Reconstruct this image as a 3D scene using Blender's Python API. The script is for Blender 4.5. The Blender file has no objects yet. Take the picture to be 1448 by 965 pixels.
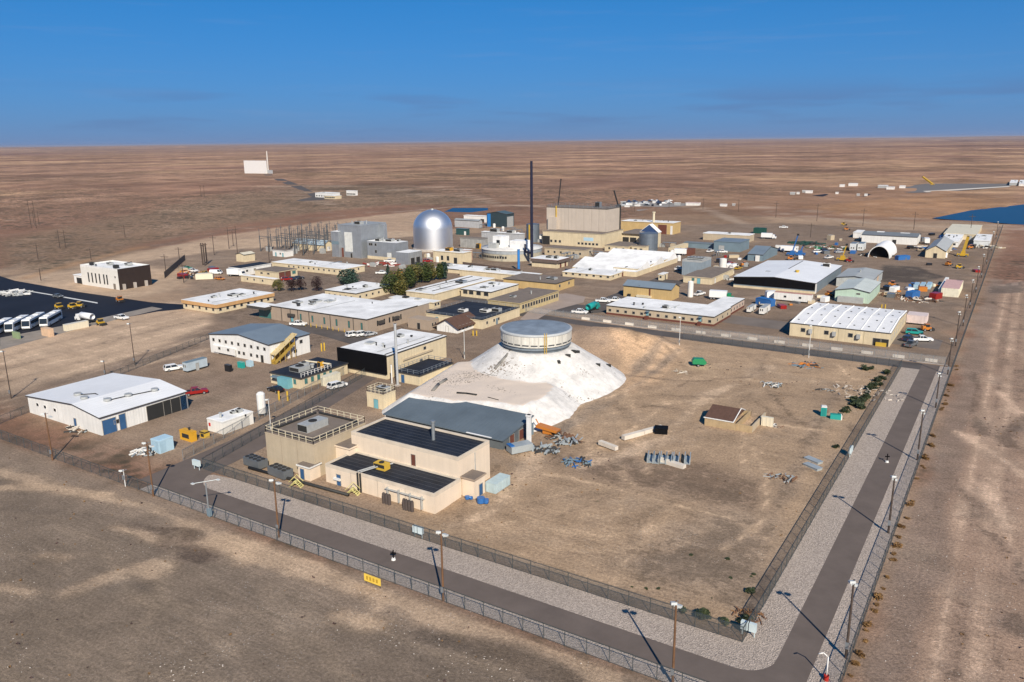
import bpy, math, random
import numpy as np
from mathutils import Vector
random.seed(7)
rng = np.random.default_rng(11)
scene = bpy.context.scene
COL = scene.collection
R = math.radians

# ------------------------------------------------------------------ camera
F_PX, CX, CY, IMW = 1126.0, 724.0, 482.5, 1448.0
PITCH = math.atan((CY - 200.0) / F_PX)
ROLL, YAW, CAM_H = R(0.6), R(32.6), 60.0
def _basis():
    fw = np.array([0, math.cos(PITCH), -math.sin(PITCH)]); rt = np.array([1., 0, 0]); up = np.cross(rt, fw)
    r2 = rt*math.cos(ROLL) - up*math.sin(ROLL); u2 = up*math.cos(ROLL) + rt*math.sin(ROLL)
    c, s = math.cos(YAW), math.sin(YAW); M = np.array([[c, -s, 0], [s, c, 0], [0, 0, 1]])
    return M@fw, M@r2, M@u2
FW, RT, UP = _basis()
CAM = np.array([0, 0, CAM_H])
cam_d = bpy.data.cameras.new('camera'); cam = bpy.data.objects.new('camera', cam_d); COL.objects.link(cam)
cam_d.sensor_width = 36.0; cam_d.lens = F_PX/IMW*36.0; cam_d.clip_start = 1.0; cam_d.clip_end = 200000
from mathutils import Matrix
cam.matrix_world = Matrix(((RT[0], UP[0], -FW[0], 0), (RT[1], UP[1], -FW[1], 0), (RT[2], UP[2], -FW[2], CAM_H), (0, 0, 0, 1)))
scene.camera = cam
# survey helpers: photo pixel -> point on the ground, world point -> pixel
def G(px, py, z=0.0):
    d = FW + RT*(px-CX)/F_PX - UP*(py-CY)/F_PX
    return CAM + d*((z-CAM_H)/d[2])
def P(x, y, z):
    d = np.array([x, y, z], float) - CAM; k = d@FW
    return CX + F_PX*(d@RT)/k, CY - F_PX*(d@UP)/k
def bis(f, a, b):
    fa = f(a)
    for _ in range(60):
        m = (a+b)/2
        if (f(m) > 0) == (fa > 0): a = m
        else: b = m
    return (a+b)/2
def height_at(x, y, py): return bis(lambda h: P(x, y, h)[1]-py, 0, 80)

# ------------------------------------------------------------------ light
SUN_AZ_SHADOW = R(-44.3); SUN_EL = R(34.8)
sdir = Vector((-math.sin(SUN_AZ_SHADOW)*math.cos(SUN_EL), -math.cos(SUN_AZ_SHADOW)*math.cos(SUN_EL), math.sin(SUN_EL)))
sun_d = bpy.data.lights.new('sun', 'SUN'); sun_d.energy = 5.0; sun_d.angle = R(0.55); sun_d.color = (1.0, 0.905, 0.76)
sun = bpy.data.objects.new('sun', sun_d); COL.objects.link(sun); sun.location = sdir*300
sun.rotation_euler = sdir.to_track_quat('Z', 'Y').to_euler()
world = bpy.data.worlds.new('World'); scene.world = world; world.use_nodes = True
wn, wl = world.node_tree.nodes, world.node_tree.links
wn.clear()
sky = wn.new('ShaderNodeTexSky'); sky.sky_type = 'NISHITA'; sky.sun_disc = False
sky.sun_elevation = SUN_EL; sky.sun_rotation = math.atan2(sdir.x, sdir.y)
sky.altitude = 2500; sky.air_density = 0.8; sky.dust_density = 0.0; sky.ozone_density = 5.0
# the photograph's sky is a deep, polarised blue: a tone curve per channel, the same all over the sky
bg = wn.new('ShaderNodeBackground'); bg.inputs['Strength'].default_value = 0.1
wo = wn.new('ShaderNodeOutputWorld'); sep = wn.new('ShaderNodeSeparateColor'); com = wn.new('ShaderNodeCombineColor'); wl.new(sky.outputs[0], sep.inputs[0])
def wmath(op, a, b=None, clamp=False):
    t = wn.new('ShaderNodeMath'); t.operation = op; t.use_clamp = clamp
    for i, v in enumerate((a, b)):
        if v is None: continue
        if isinstance(v, (int, float)): t.inputs[i].default_value = v
        else: wl.new(v, t.inputs[i])
    return t.outputs[0]
for i, (gain, power) in enumerate(((.06, 1.2), (.53, .6), (1.0, .6))):
    wl.new(wmath('MULTIPLY', wmath('POWER', wmath('MULTIPLY', sep.outputs[i], .07), power), gain), com.inputs[i])
wtc = wn.new('ShaderNodeTexCoord'); wsx = wn.new('ShaderNodeSeparateXYZ'); wl.new(wtc.outputs['Generated'], wsx.inputs[0])
band = wmath('EXPONENT', wmath('DIVIDE', wmath('MAXIMUM', wsx.outputs['Z'], 0.0), -.105))       # dusty air low over the horizon, all the way round
wmx = wn.new('ShaderNodeMix'); wmx.data_type = 'RGBA'; wl.new(band, wmx.inputs['Factor']); wl.new(com.outputs[0], wmx.inputs['A']); wmx.inputs['B'].default_value = (.158, .258, .475, 1)
# thin wisps and faint low cloud
wmp = wn.new('ShaderNodeMapping'); wmp.inputs['Scale'].default_value = (5, 5, 95); wl.new(wtc.outputs['Generated'], wmp.inputs['Vector'])
wnz = wn.new('ShaderNodeTexNoise'); wnz.inputs['Scale'].default_value = 1.0; wnz.inputs['Detail'].default_value = 6; wnz.inputs['Roughness'].default_value = .6; wl.new(wmp.outputs[0], wnz.inputs['Vector'])
wmr = wn.new('ShaderNodeMapRange'); wmr.inputs['From Min'].default_value = .56; wmr.inputs['From Max'].default_value = .8; wmr.inputs['To Max'].default_value = .16; wl.new(wnz.outputs['Fac'], wmr.inputs['Value'])
wm2 = wn.new('ShaderNodeMix'); wm2.data_type = 'RGBA'; wl.new(wmr.outputs[0], wm2.inputs['Factor']); wl.new(wmx.outputs['Result'], wm2.inputs['A']); wm2.inputs['B'].default_value = (.28, .36, .55, 1)
wmp3 = wn.new('ShaderNodeMapping'); wmp3.inputs['Scale'].default_value = (4.2, 4.2, 42); wmp3.inputs['Location'].default_value = (1.3, .4, 0); wl.new(wtc.outputs['Generated'], wmp3.inputs['Vector'])
wn3 = wn.new('ShaderNodeTexNoise'); wn3.inputs['Scale'].default_value = 1.0; wn3.inputs['Detail'].default_value = 5; wl.new(wmp3.outputs[0], wn3.inputs['Vector'])
wm4 = wn.new('ShaderNodeMapRange'); wm4.inputs['From Min'].default_value = .52; wm4.inputs['From Max'].default_value = .66; wm4.inputs['To Max'].default_value = .45; wl.new(wn3.outputs['Fac'], wm4.inputs['Value'])
lowb = wmath('EXPONENT', wmath('MULTIPLY', wmath('POWER', wmath('DIVIDE', wmath('SUBTRACT', wsx.outputs['Z'], .035), .022), 2.0), -1.0))
wm5 = wn.new('ShaderNodeMix'); wm5.data_type = 'RGBA'; wl.new(wmath('MULTIPLY', wm4.outputs[0], lowb), wm5.inputs['Factor']); wl.new(wm2.outputs['Result'], wm5.inputs['A']); wm5.inputs['B'].default_value = (.115, .175, .36, 1)
wsc = wn.new('ShaderNodeVectorMath'); wsc.operation = 'SCALE'; wsc.inputs['Scale'].default_value = 8.1; wl.new(wm5.outputs['Result'], wsc.inputs[0])
wl.new(wsc.outputs[0], bg.inputs['Color']); wl.new(bg.outputs[0], wo.inputs['Surface'])
scene.view_settings.view_transform = 'Standard'; scene.view_settings.look = 'None'
scene.view_settings.exposure = 0.3; scene.view_settings.gamma = 1.0; scene.view_settings.use_curve_mapping = False

# ------------------------------------------------------------------ materials
MATS = {}
def M(name, rgb, rough=0.8, var=0.12, scale=0.6, metal=0.0, bump=0.0, stripe=None, spec=0.3, streak=0.0):
    """painted / mineral surface: colour with blotchy wear, optional panel ribs (stripe=(axis, per metre, depth))"""
    if name in MATS: return MATS[name]
    m = bpy.data.materials.new(name); m.use_nodes = True; MATS[name] = m
    n, l = m.node_tree.nodes, m.node_tree.links
    b = n['Principled BSDF']; b.inputs['Roughness'].default_value = rough; b.inputs['Metallic'].default_value = metal
    b.inputs['Specular IOR Level'].default_value = spec
    geo = n.new('ShaderNodeNewGeometry')
    n1 = n.new('ShaderNodeTexNoise'); n1.inputs['Scale'].default_value = scale; n1.inputs['Detail'].default_value = 6
    n1.inputs['Roughness'].default_value = 0.65
    l.new(geo.outputs['Position'], n1.inputs['Vector'])
    mr = n.new('ShaderNodeMapRange'); mr.inputs['From Min'].default_value = 0.3; mr.inputs['From Max'].default_value = 0.7
    mr.inputs['To Min'].default_value = 1-var*1.3; mr.inputs['To Max'].default_value = 1+var*0.7
    l.new(n1.outputs['Fac'], mr.inputs['Value'])
    fac = mr.outputs[0]
    if streak:      # rain streaks: noise stretched down the wall
        mp = n.new('ShaderNodeMapping'); mp.inputs['Scale'].default_value = (1.6, 1.6, 0.09)
        n2 = n.new('ShaderNodeTexNoise'); n2.inputs['Scale'].default_value = 1.0; n2.inputs['Detail'].default_value = 4
        l.new(geo.outputs['Position'], mp.inputs['Vector']); l.new(mp.outputs[0], n2.inputs['Vector'])
        m2 = n.new('ShaderNodeMapRange'); m2.inputs['From Min'].default_value = 0.35; m2.inputs['From Max'].default_value = 0.7
        m2.inputs['To Min'].default_value = 1.0; m2.inputs['To Max'].default_value = 1-streak
        l.new(n2.outputs['Fac'], m2.inputs['Value'])
        mu = n.new('ShaderNodeMath'); mu.operation = 'MULTIPLY'; l.new(fac, mu.inputs[0]); l.new(m2.outputs[0], mu.inputs[1]); fac = mu.outputs[0]
    mix = n.new('ShaderNodeMix'); mix.data_type = 'RGBA'; mix.blend_type = 'MULTIPLY'; mix.inputs['Factor'].default_value = 1
    mix.inputs['A'].default_value = (*rgb, 1)
    l.new(fac, mix.inputs['B']); l.new(mix.outputs['Result'], b.inputs['Base Color'])
    hgt = None
    if stripe:
        ax, per, dep = stripe
        sx = n.new('ShaderNodeSeparateXYZ'); l.new(geo.outputs['Position'], sx.inputs[0])
        if ax == 'W':       # walls: ribs run up whichever way the wall faces
            ad = n.new('ShaderNodeMath'); ad.operation = 'ADD'; l.new(sx.outputs['X'], ad.inputs[0]); l.new(sx.outputs['Y'], ad.inputs[1]); src = ad.outputs[0]
        else: src = sx.outputs[ax]
        a = n.new('ShaderNodeMath'); a.operation = 'MULTIPLY'; a.inputs[1].default_value = per; l.new(src, a.inputs[0])
        f = n.new('ShaderNodeMath'); f.operation = 'PINGPONG'; f.inputs[1].default_value = 0.5; l.new(a.outputs[0], f.inputs[0])
        g = n.new('ShaderNodeMapRange'); g.inputs['From Min'].default_value = 0.0; g.inputs['From Max'].default_value = 0.12; l.new(f.outputs[0], g.inputs['Value'])
        bp = n.new('ShaderNodeBump'); bp.inputs['Distance'].default_value = dep; bp.inputs['Strength'].default_value = 1.0
        l.new(g.outputs[0], bp.inputs['Height']); hgt = bp
    if bump:
        n3 = n.new('ShaderNodeTexNoise'); n3.inputs['Scale'].default_value = 6; n3.inputs['Detail'].default_value = 5
        l.new(geo.outputs['Position'], n3.inputs['Vector'])
        bp2 = n.new('ShaderNodeBump'); bp2.inputs['Distance'].default_value = bump; l.new(n3.outputs['Fac'], bp2.inputs['Height'])
        if hgt: l.new(hgt.outputs[0], bp2.inputs['Normal'])
        hgt = bp2
    if hgt: l.new(hgt.outputs[0], b.inputs['Normal'])
    return m
def glassy(name, rgb=(.02, .025, .03), rough=0.12):
    m = M(name, rgb, rough, 0.0, 1, spec=0.6); return m

# ------------------------------------------------------------------ mesh helpers
class MB:
    def __init__(s): s.v, s.f, s.m, s.sm = [], [], [], []
    def add(s, vs, fs, mi=0, smooth=False):
        o = len(s.v); s.v += [tuple(map(float, v)) for v in vs]
        for f in fs: s.f.append(tuple(i+o for i in f)); s.m.append(mi); s.sm.append(smooth)
        return s
    def box(s, x0, x1, y0, y1, z0, z1, mi=0):
        return s.add([(x0, y0, z0), (x1, y0, z0), (x1, y1, z0), (x0, y1, z0), (x0, y0, z1), (x1, y0, z1), (x1, y1, z1), (x0, y1, z1)],
                     [(0, 3, 2, 1), (4, 5, 6, 7), (0, 1, 5, 4), (1, 2, 6, 5), (2, 3, 7, 6), (3, 0, 4, 7)], mi)
    def cyl(s, c, r, z0, z1, n=16, mi=0, r1=None, cap=True):
        r1 = r if r1 is None else r1
        vs = [(c[0]+r*math.cos(2*math.pi*i/n), c[1]+r*math.sin(2*math.pi*i/n), z0) for i in range(n)] + \
             [(c[0]+r1*math.cos(2*math.pi*i/n), c[1]+r1*math.sin(2*math.pi*i/n), z1) for i in range(n)]
        s.add(vs, [(i, (i+1) % n, n+(i+1) % n, n+i) for i in range(n)], mi, True)
        if cap: s.add(vs, [tuple(range(2*n-1, n-1, -1))[::-1], tuple(range(n))[::-1]], mi)
        return s
    def bar(s, a, b, r, n=6, mi=0):
        a, b = Vector(a), Vector(b); d = (b-a)
        if d.length < 1e-6: return s
        q = d.to_track_quat('Z', 'Y'); ring = [q@Vector((r*math.cos(2*math.pi*i/n), r*math.sin(2*math.pi*i/n), 0)) for i in range(n)]
        vs = [a+k for k in ring]+[b+k for k in ring]
        return s.add(vs, [(i, (i+1) % n, n+(i+1) % n, n+i) for i in range(n)]+[tuple(range(n))[::-1], tuple(range(n, 2*n))], mi, n > 6)
    def lathe(s, c, prof, n=32, mi=0):
        vs = [(c[0]+r*math.cos(2*math.pi*i/n), c[1]+r*math.sin(2*math.pi*i/n), z) for r, z in prof for i in range(n)]
        k = len(prof)
        return s.add(vs, [(j*n+i, j*n+(i+1) % n, (j+1)*n+(i+1) % n, (j+1)*n+i) for j in range(k-1) for i in range(n)], mi, True)
    def prism(s, prof, y0, y1, mi=0, w=None):
        """side outline prof [(x,z)] swept from y0 to y1 (w: per point half-width factor)"""
        n = len(prof); c = (y0+y1)/2; h = (y1-y0)/2; w = w or [1]*n
        vs = [(x, c-h*k, z) for (x, z), k in zip(prof, w)]+[(x, c+h*k, z) for (x, z), k in zip(prof, w)]
        return s.add(vs, [tuple(range(n)), tuple(range(2*n-1, n-1, -1))]+[(i, n+i, n+(i+1) % n, (i+1) % n) for i in range(n)], mi)
    def mesh(s, name, mats):
        me = bpy.data.meshes.new(name); me.from_pydata(s.v, [], s.f)
        for m in (mats if isinstance(mats, (list, tuple)) else [mats]): me.materials.append(m)
        me.polygons.foreach_set('material_index', s.m); me.polygons.foreach_set('use_smooth', s.sm); me.update()
        return me
    def obj(s, name, mats, parent=None, loc=None, rz=0):
        return link(name, s.mesh(name, mats), parent, loc, rz)
def link(name, me, parent=None, loc=None, rz=0):
    o = bpy.data.objects.new(name, me); COL.objects.link(o); o.parent = parent
    if loc is not None: o.location = loc
    if rz: o.rotation_euler = (0, 0, rz)
    return o
def tag(o, label, cat, group=None):
    o['label'] = label; o['category'] = cat
    if group: o['group'] = group
    return o
def thing(name, label, cat, loc, rz=0, group=None): return tag(link(name, None, None, loc, rz), label, cat, group)
def structure(o): o['kind'] = 'structure'; return o
def copy_tree(o, parent=None):
    c = o.copy(); COL.objects.link(c); c.parent = parent
    for ch in o.children: copy_tree(ch, c)
    return c

# ------------------------------------------------------------------ ground: one sheet to the horizon, soil colour kept per vertex
def axis_lines(a, b, step, far):
    core = list(np.arange(a, b+step*.5, step)); lo, hi = [], []
    d = step
    while a-(lo[-1] if lo else a) < far or not lo: d *= 1.13; lo.append((lo[-1] if lo else a)-d)
    d = step
    while (hi[-1] if hi else b)-b < far: d *= 1.13; hi.append((hi[-1] if hi else b)+d)
    # lo distances
    return np.array(sorted(lo)+core+hi)
def lattice(seed):
    g = np.random.default_rng(seed).random((256, 256))
    def f(x, y):
        xi = np.floor(x).astype(int); yi = np.floor(y).astype(int); fx = x-xi; fy = y-yi
        fx = fx*fx*(3-2*fx); fy = fy*fy*(3-2*fy); a, b, c, d = xi % 256, yi % 256, (xi+1) % 256, (yi+1) % 256
        return (g[a, b]*(1-fx)+g[c, b]*fx)*(1-fy)+(g[a, d]*(1-fx)+g[c, d]*fx)*fy
    return f
def fbm(x, y, scale, oct=4, seed=1):
    v = 0; amp = 1; tot = 0
    for o in range(oct):
        v = v+amp*lattice(seed+o)(x/scale*2**o+17.3*o, y/scale*2**o+5.1*o); tot += amp; amp *= .55
    return v/tot
LX = axis_lines(-440, 60, 1.1, 60000); LY = axis_lines(34, 560, 1.1, 60000)
GX, GY = np.meshgrid(LX, LY, indexing='ij'); SH = GX.shape
gx, gy = GX.ravel(), GY.ravel()
DIST = np.hypot(gx, gy)
def smooth(a, b, v): t = np.clip((v-a)/(b-a), 0, 1); return t*t*(3-2*t)
col = np.zeros((gx.size, 3)); scrub = np.zeros(gx.size); stony = np.zeros(gx.size)
def mixin(mask, rgb):
    global col
    col = col*(1-mask[:, None])+np.array(rgb)[None, :]*mask[:, None]
wob = (fbm(gx, gy, 14, 4, 40)-.5)
def poly_mask(px_pts, soft=2.0, world=False, wobble=6.0):
    pts = np.array([(p if world else G(*p)[:2]) for p in px_pts]); n = len(pts)
    lo = pts.min(0)-25; hi = pts.max(0)+25
    idx = np.where((gx > lo[0]) & (gx < hi[0]) & (gy > lo[1]) & (gy < hi[1]))[0]
    m = np.zeros(gx.size)
    if not len(idx): return m
    x, y = gx[idx], gy[idx]; inside = np.zeros(len(idx), bool); dmin = np.full(len(idx), 1e9)
    for i in range(n):
        (x1, y1), (x2, y2) = pts[i], pts[(i+1) % n]
        c = ((y1 > y) != (y2 > y)) & (x < (x2-x1)*(y-y1)/((y2-y1) or 1e-9)+x1); inside ^= c
        dx, dy = x2-x1, y2-y1; t = np.clip(((x-x1)*dx+(y-y1)*dy)/(dx*dx+dy*dy+1e-9), 0, 1)
        dmin = np.minimum(dmin, np.hypot(x-x1-t*dx, y-y1-t*dy))
    sd = np.where(inside, dmin, -dmin)+wob[idx]*wobble
    m[idx] = smooth(-soft, soft, sd); return m
def stroke_mask(px_pts, width, soft=1.5, world=False, wobble=4.0):
    pts = np.array([(p if world else G(*p)[:2]) for p in px_pts]); lo = pts.min(0)-width-20; hi = pts.max(0)+width+20
    idx = np.where((gx > lo[0]) & (gx < hi[0]) & (gy > lo[1]) & (gy < hi[1]))[0]; m = np.zeros(gx.size)
    if not len(idx): return m
    x, y = gx[idx], gy[idx]; dmin = np.full(len(idx), 1e9)
    for (x1, y1), (x2, y2) in zip(pts[:-1], pts[1:]):
        dx, dy = x2-x1, y2-y1; t = np.clip(((x-x1)*dx+(y-y1)*dy)/(dx*dx+dy*dy+1e-9), 0, 1)
        dmin = np.minimum(dmin, np.hypot(x-x1-t*dx, y-y1-t*dy))
    m[idx] = 1-smooth(width/2-soft, width/2+soft, dmin+wob[idx]*wobble); return m
# desert beyond: reddish brown, darker sage flats and pale grass swathes lying in broad bands
col[:] = (.255, .162, .110)
b1 = fbm(gx, gy*1.0, 900, 5, 3); b2 = fbm(gx, gy, 2600, 4, 9); b3 = fbm(gx, gy, 240, 4, 21)
mixin(smooth(.48, .66, b1)*.75, (.36, .235, .158))
mixin(smooth(.52, .68, b2)*.7, (.15, .088, .068))
mixin(smooth(.55, .72, b3)*.5, (.36, .25, .16))
mixin(smooth(.60, .42, b3)*smooth(.45, .6, b1)*.5, (.16, .10, .078))
scrub += smooth(.45, .62, fbm(gx, gy, 420, 3, 77))*.8*smooth(3500, 900, DIST)
DARK, TAN, PALE, ORANGE, GREY = (.135, .108, .09), (.335, .248, .175), (.40, .315, .24), (.33, .20, .11), (.175, .150, .132)
COMP = (.150, .119, .099)
lite = np.zeros(gx.size); dark = np.zeros(gx.size)
def paint(kind, pts, rgb, amt=1.0, width=None, soft=2.0, wobble=6.0, world=False, sc=None):
    m = (poly_mask(pts, soft, world, wobble) if kind == 'p' else stroke_mask(pts, width, soft, world, wobble))*amt
    global scrub, lite, dark
    k = m > .01; up = np.zeros(gx.size, bool); up[k] = col[k].sum(1) < sum(rgb)
    lite = np.where(up, np.maximum(lite, m), lite*(1-m)); dark = np.where(~up & k, np.maximum(dark, m*.9), dark*(1-m))
    mixin(m*(.8 if kind == 's' else .88), rgb)
    scrub = scrub*(1-m)+(sc or 0)*m
# --- site soil, painted from the plan of the place (points surveyed from the photograph)
paint('p', [(-430, 88), (-11, 88), (-9, 660), (-230, 640), (-330, 470), (-440, 330)], (.30, .228, .17), 1, soft=8, world=True, wobble=16)      # graded earth round the site
paint('p', [(0, 395), (130, 372), (300, 335), (470, 312), (600, 298), (640, 330), (470, 345), (330, 372), (240, 410), (120, 440), (0, 440)], PALE, .75, soft=5)
paint('s', [(0, 393), (110, 375), (200, 352), (330, 325), (470, 306), (600, 292)], DARK, .7, width=5, soft=3)
paint('p', [(0, 372), (60, 385), (110, 380), (200, 345), (330, 318), (450, 300), (560, 290), (700, 288), (560, 262), (380, 262), (200, 300), (0, 340)], (.20, .15, .108), .8, soft=12, sc=.9)
paint('s', [(30, 395), (110, 372), (200, 350)], ORANGE, .6, width=7, soft=4)
paint('p', [(1130, 292), (1330, 275), (1448, 285), (1330, 310), (1200, 306)], ORANGE, .55, soft=10, wobble=20)
paint('p', [(890, 298), (1010, 288), (1090, 312), (1060, 322), (960, 318), (900, 312)], (.17, .115, .08), .8, soft=8)
for pts in ([(700, 288), (820, 296), (940, 290), (1030, 290), (1448, 322)], [(960, 290), (1010, 300), (1060, 322)], [(560, 300), (640, 292), (760, 290)], [(380, 255), (450, 285), (470, 290)], [(440, 262), (560, 268), (620, 280)],
            [(600, 262), (640, 270), (700, 288)], [(1086, 300), (1250, 318), (1448, 325)]):
    paint('s', pts, (.36, .30, .25), .7, width=9, soft=4)
paint('p', [(-392, 242), (-14, 240), (-13, 585), (-150, 600), (-250, 520), (-330, 420), (-392, 300)], COMP, .92, soft=5, world=True, wobble=12)   # worn paving and packed earth between the buildings
paint('p', [(-215, 88), (-125, 90), (-118, 240), (-260, 246), (-262, 160)], COMP, .85, soft=4, world=True)
paint('p', [(0, 470), (180, 430), (300, 425), (300, 460), (200, 500), (120, 530), (0, 560)], (.40, .31, .235), .95, soft=3)
lite[:] = 0; dark[:] = 0
for k in range(9):
    y = 470+k*9; paint('s', [(0, y+36), (100, y+10), (190, y-14), (290, y-38)], PALE if k % 2 else (.24, .19, .15), .55, width=2.6, soft=1.6)
paint('s', [(0, 590), (110, 545), (200, 512), (300, 480)], (.19, .15, .125), .7, width=4)
# the open yard in the corner
l0, d0 = lite.copy(), dark.copy()
paint('p', [(-84, 90), (-24, 90), (-24, 227), (-60, 229), (-90, 226), (-95, 140)], (.315, .238, .170), 1, soft=3, world=True)
paint('p', [(-160, 88), (-80, 88), (-80, 128), (-160, 128)], (.25, .195, .152), .9, soft=3, world=True)
lite, dark = l0.copy(), d0.copy()
paint('p', [(820, 465), (900, 475), (975, 490), (930, 540), (880, 560), (870, 510)], (.335, .235, .155), .8, soft=3)
paint('p', [(880, 480), (930, 486), (900, 500), (868, 492)], (.16, .125, .09), .7, soft=3, sc=.6)
paint('p', [(740, 610), (800, 640), (980, 650), (1080, 690), (1060, 720), (900, 690), (780, 660)], (.225, .17, .135), .75, soft=4, sc=.2)
paint('p', [(940, 760), (1010, 730), (1090, 740), (1060, 850), (960, 840), (880, 800)], (.235, .192, .158), .8, soft=5)
c0 = G(832, 712)[:2]
for k, rr in enumerate((5, 8, 11, 13.5, 16)):
    arc = [(c0[0]+rr*1.25*math.cos(t), c0[1]+rr*math.sin(t)) for t in np.linspace(2.2+.2*k, 7.0-.1*k, 26)]
    paint('s', arc, (.46, .35, .25) if k % 2 == 0 else (.23, .17, .12), .38, width=1.3, soft=.9, wobble=1.2, world=True)
for pts, c, w in (([(760, 640), (700, 720), (600, 760)], PALE, 3), ([(1000, 600), (900, 640), (820, 660)], PALE, 3), ([(1090, 520), (1000, 560), (940, 620), (880, 640)], PALE, 4), ([(1180, 560), (1120, 680), (1040, 850)], (.25, .2, .16), 4),
                  ([(1230, 560), (1170, 660), (1060, 870)], (.23, .185, .15), 3), ([(960, 500), (880, 560), (780, 620)], (.2, .18, .165), 2.2), ([(980, 470), (930, 500), (860, 560), (790, 612)], (.215, .19, .17), 2)):
    paint('s', pts, c, .65, width=w, soft=1.3)
l0, d0 = lite.copy(), dark.copy()
# outside the front fence: grey stony soil with pale scraped tracks
paint('p', [(-500, -60), (140, -60), (140, 30), (-11, 74), (-420, 74)], (.172, .143, .115), .95, soft=5, world=True)
paint('p', [(-420, 66), (-12, 66), (-12, 75), (-420, 75)], (.23, .18, .142), .9, soft=1.5, world=True)
lite, dark = l0.copy(), d0.copy()
for pts, w, c in (([(0, 668), (120, 700), (210, 716), (300, 760), (420, 800), (560, 850), (720, 915), (860, 965)], 3.2, TAN), ([(0, 690), (70, 690), (150, 700)], 3, TAN), ([(160, 745), (240, 765), (330, 770), (350, 790)], 2.4, TAN),
                  ([(95, 838), (150, 815), (205, 802), (222, 806)], 3.2, TAN), ([(0, 830), (40, 840)], 3, TAN), ([(60, 785), (92, 790)], 2.2, TAN), ([(480, 870), (540, 880)], 2.5, TAN), ([(540, 850), (520, 880)], 3, TAN),
                  ([(195, 742), (270, 758)], 3, (.14, .105, .085)), ([(240, 770), (290, 790)], 2, (.15, .11, .09)), ([(600, 900), (720, 925), (800, 965)], 2, (.15, .12, .1))):
    paint('s', pts, c, .8, width=w, soft=1.1, wobble=5)
l0, d0 = lite.copy(), dark.copy()
# outside the right fence: pinkish earth, a vehicle track, dark stony patches
paint('p', [(-10, 40), (160, 20), (220, 500), (-8, 380)], (.30, .225, .17), .95, soft=2, world=True)
paint('p', [(-9, 60), (-4, 60), (-4, 400), (-9, 400)], (.185, .15, .125), .8, soft=1.2, world=True)
lite, dark = l0.copy(), d0.copy()
for x, c in ((-2.6, PALE), (-.6, (.22, .17, .135)), (1.4, PALE), (3.4, (.24, .185, .145))):
    paint('s', [(x+.6, 80), (x, 130), (x+.8, 200), (x, 260), (x+1, 400)], c, .6, width=1.3, soft=.9, wobble=2.5, world=True)
for k in range(26):
    a, b_ = random.uniform(5, 40), random.uniform(95, 330); r_ = random.uniform(2, 6)
    paint('p', [(a-r_*1.6, b_-r_*.5), (a+r_, b_-r_), (a+r_*2, b_+r_*.4), (a-r_, b_+r_)], (.185, .148, .122), .75, soft=2, wobble=9, world=True, sc=.25)
paint('p', [(1400, 405), (1448, 398), (1448, 415), (1400, 415)], GREY, .9, soft=1.5)
# vehicle tracks wandering over the bare ground
rt_ = random.Random(404)
def wander(x, y, ang, n, step, turn):
    pts = [(x, y)]
    for _ in range(n): ang += rt_.gauss(0, turn); x += step*math.cos(ang); y += step*math.sin(ang); pts.append((x, y))
    return pts
for k in range(46):
    p0 = (rt_.uniform(-78, -30), rt_.uniform(95, 222)); pts = [q for q in wander(*p0, rt_.uniform(0, 6.28), 9, 5, .22) if -86 < q[0] < -25 and 90 < q[1] < 226]
    if len(pts) > 2: paint('s', pts, (.42, .32, .23) if k % 2 else (.22, .168, .125), rt_.uniform(.4, .8), width=rt_.uniform(.9, 1.8), soft=.8, wobble=1.5, world=True)
for k in range(44):
    pts = wander(rt_.uniform(-190, -20), rt_.uniform(36, 70), rt_.choice((0, math.pi))+rt_.gauss(0, .25), 9, 6, .16); pts = [q for q in pts if q[1] < 71]
    if len(pts) > 2: paint('s', pts, (.30, .235, .175) if k % 3 else (.115, .095, .08), rt_.uniform(.2, .42), width=rt_.uniform(.6, 1.4), soft=.7, wobble=2, world=True)
for k in range(40):
    pts = wander(rt_.uniform(-4, 38), rt_.uniform(85, 330), math.pi/2+rt_.gauss(0, .3), 8, 7, .14); pts = [q for q in pts if q[0] > -8]
    if len(pts) > 2: paint('s', pts, (.40, .31, .235) if k % 2 else (.165, .128, .102), rt_.uniform(.35, .75), width=rt_.uniform(.8, 2.2), soft=.9, wobble=3, world=True)
for k in range(40):
    pts = wander(rt_.uniform(-380, -20), rt_.uniform(246, 420), rt_.choice((0, math.pi/2, .3))+rt_.gauss(0, .15), 8, 8, .1)
    paint('s', pts, (.23, .185, .15) if k % 2 else (.105, .085, .073), rt_.uniform(.3, .6), width=rt_.uniform(1.5, 4), soft=1.2, wobble=3, world=True)
# beaten pale ground and paved strips inside
for pts in ([(880, 450), (1010, 470), (1100, 478)], [(850, 458), (1010, 476)]): paint('s', pts, (.30, .245, .20), .7, width=2.5)
paint('p', [(1250, 375), (1300, 378), (1335, 392), (1290, 400), (1235, 398)], (.075, .068, .066), .85, soft=2)
paint('p', [(260, 395), (420, 380), (560, 385), (700, 420), (620, 470), (480, 480), (430, 500), (300, 450)], (.155, .13, .115), .5, soft=4)
col *= np.array([1.26, 1.18, 1.08])[None, :]
fz_ = smooth(78, 72, gy)[:, None]; col = col*(1-fz_)+col*np.array([.93, .965, 1.0])[None, :]*fz_          # the soil out front is greyer
rz2 = smooth(-12, -8, gx)[:, None]*(1-fz_); col = col*(1-rz2)+col*np.array([1.0, .985, 1.02])[None, :]*rz2
speck = fbm(gx, gy, 5, 3, 90); col *= (1+(speck-.5)*.25*smooth(900, 100, DIST))[:, None]
stony = smooth(.5, .7, fbm(gx, gy, 18, 3, 55))*smooth(260, 120, DIST)
gz = np.zeros(gx.size)
far = smooth(1500, 6000, DIST)
gz += far*(fbm(gx, gy, 2200, 4, 5)-.5)*34+smooth(9000, 30000, DIST)*(fbm(gx, gy, 9000, 3, 6)-.42)*150
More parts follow.
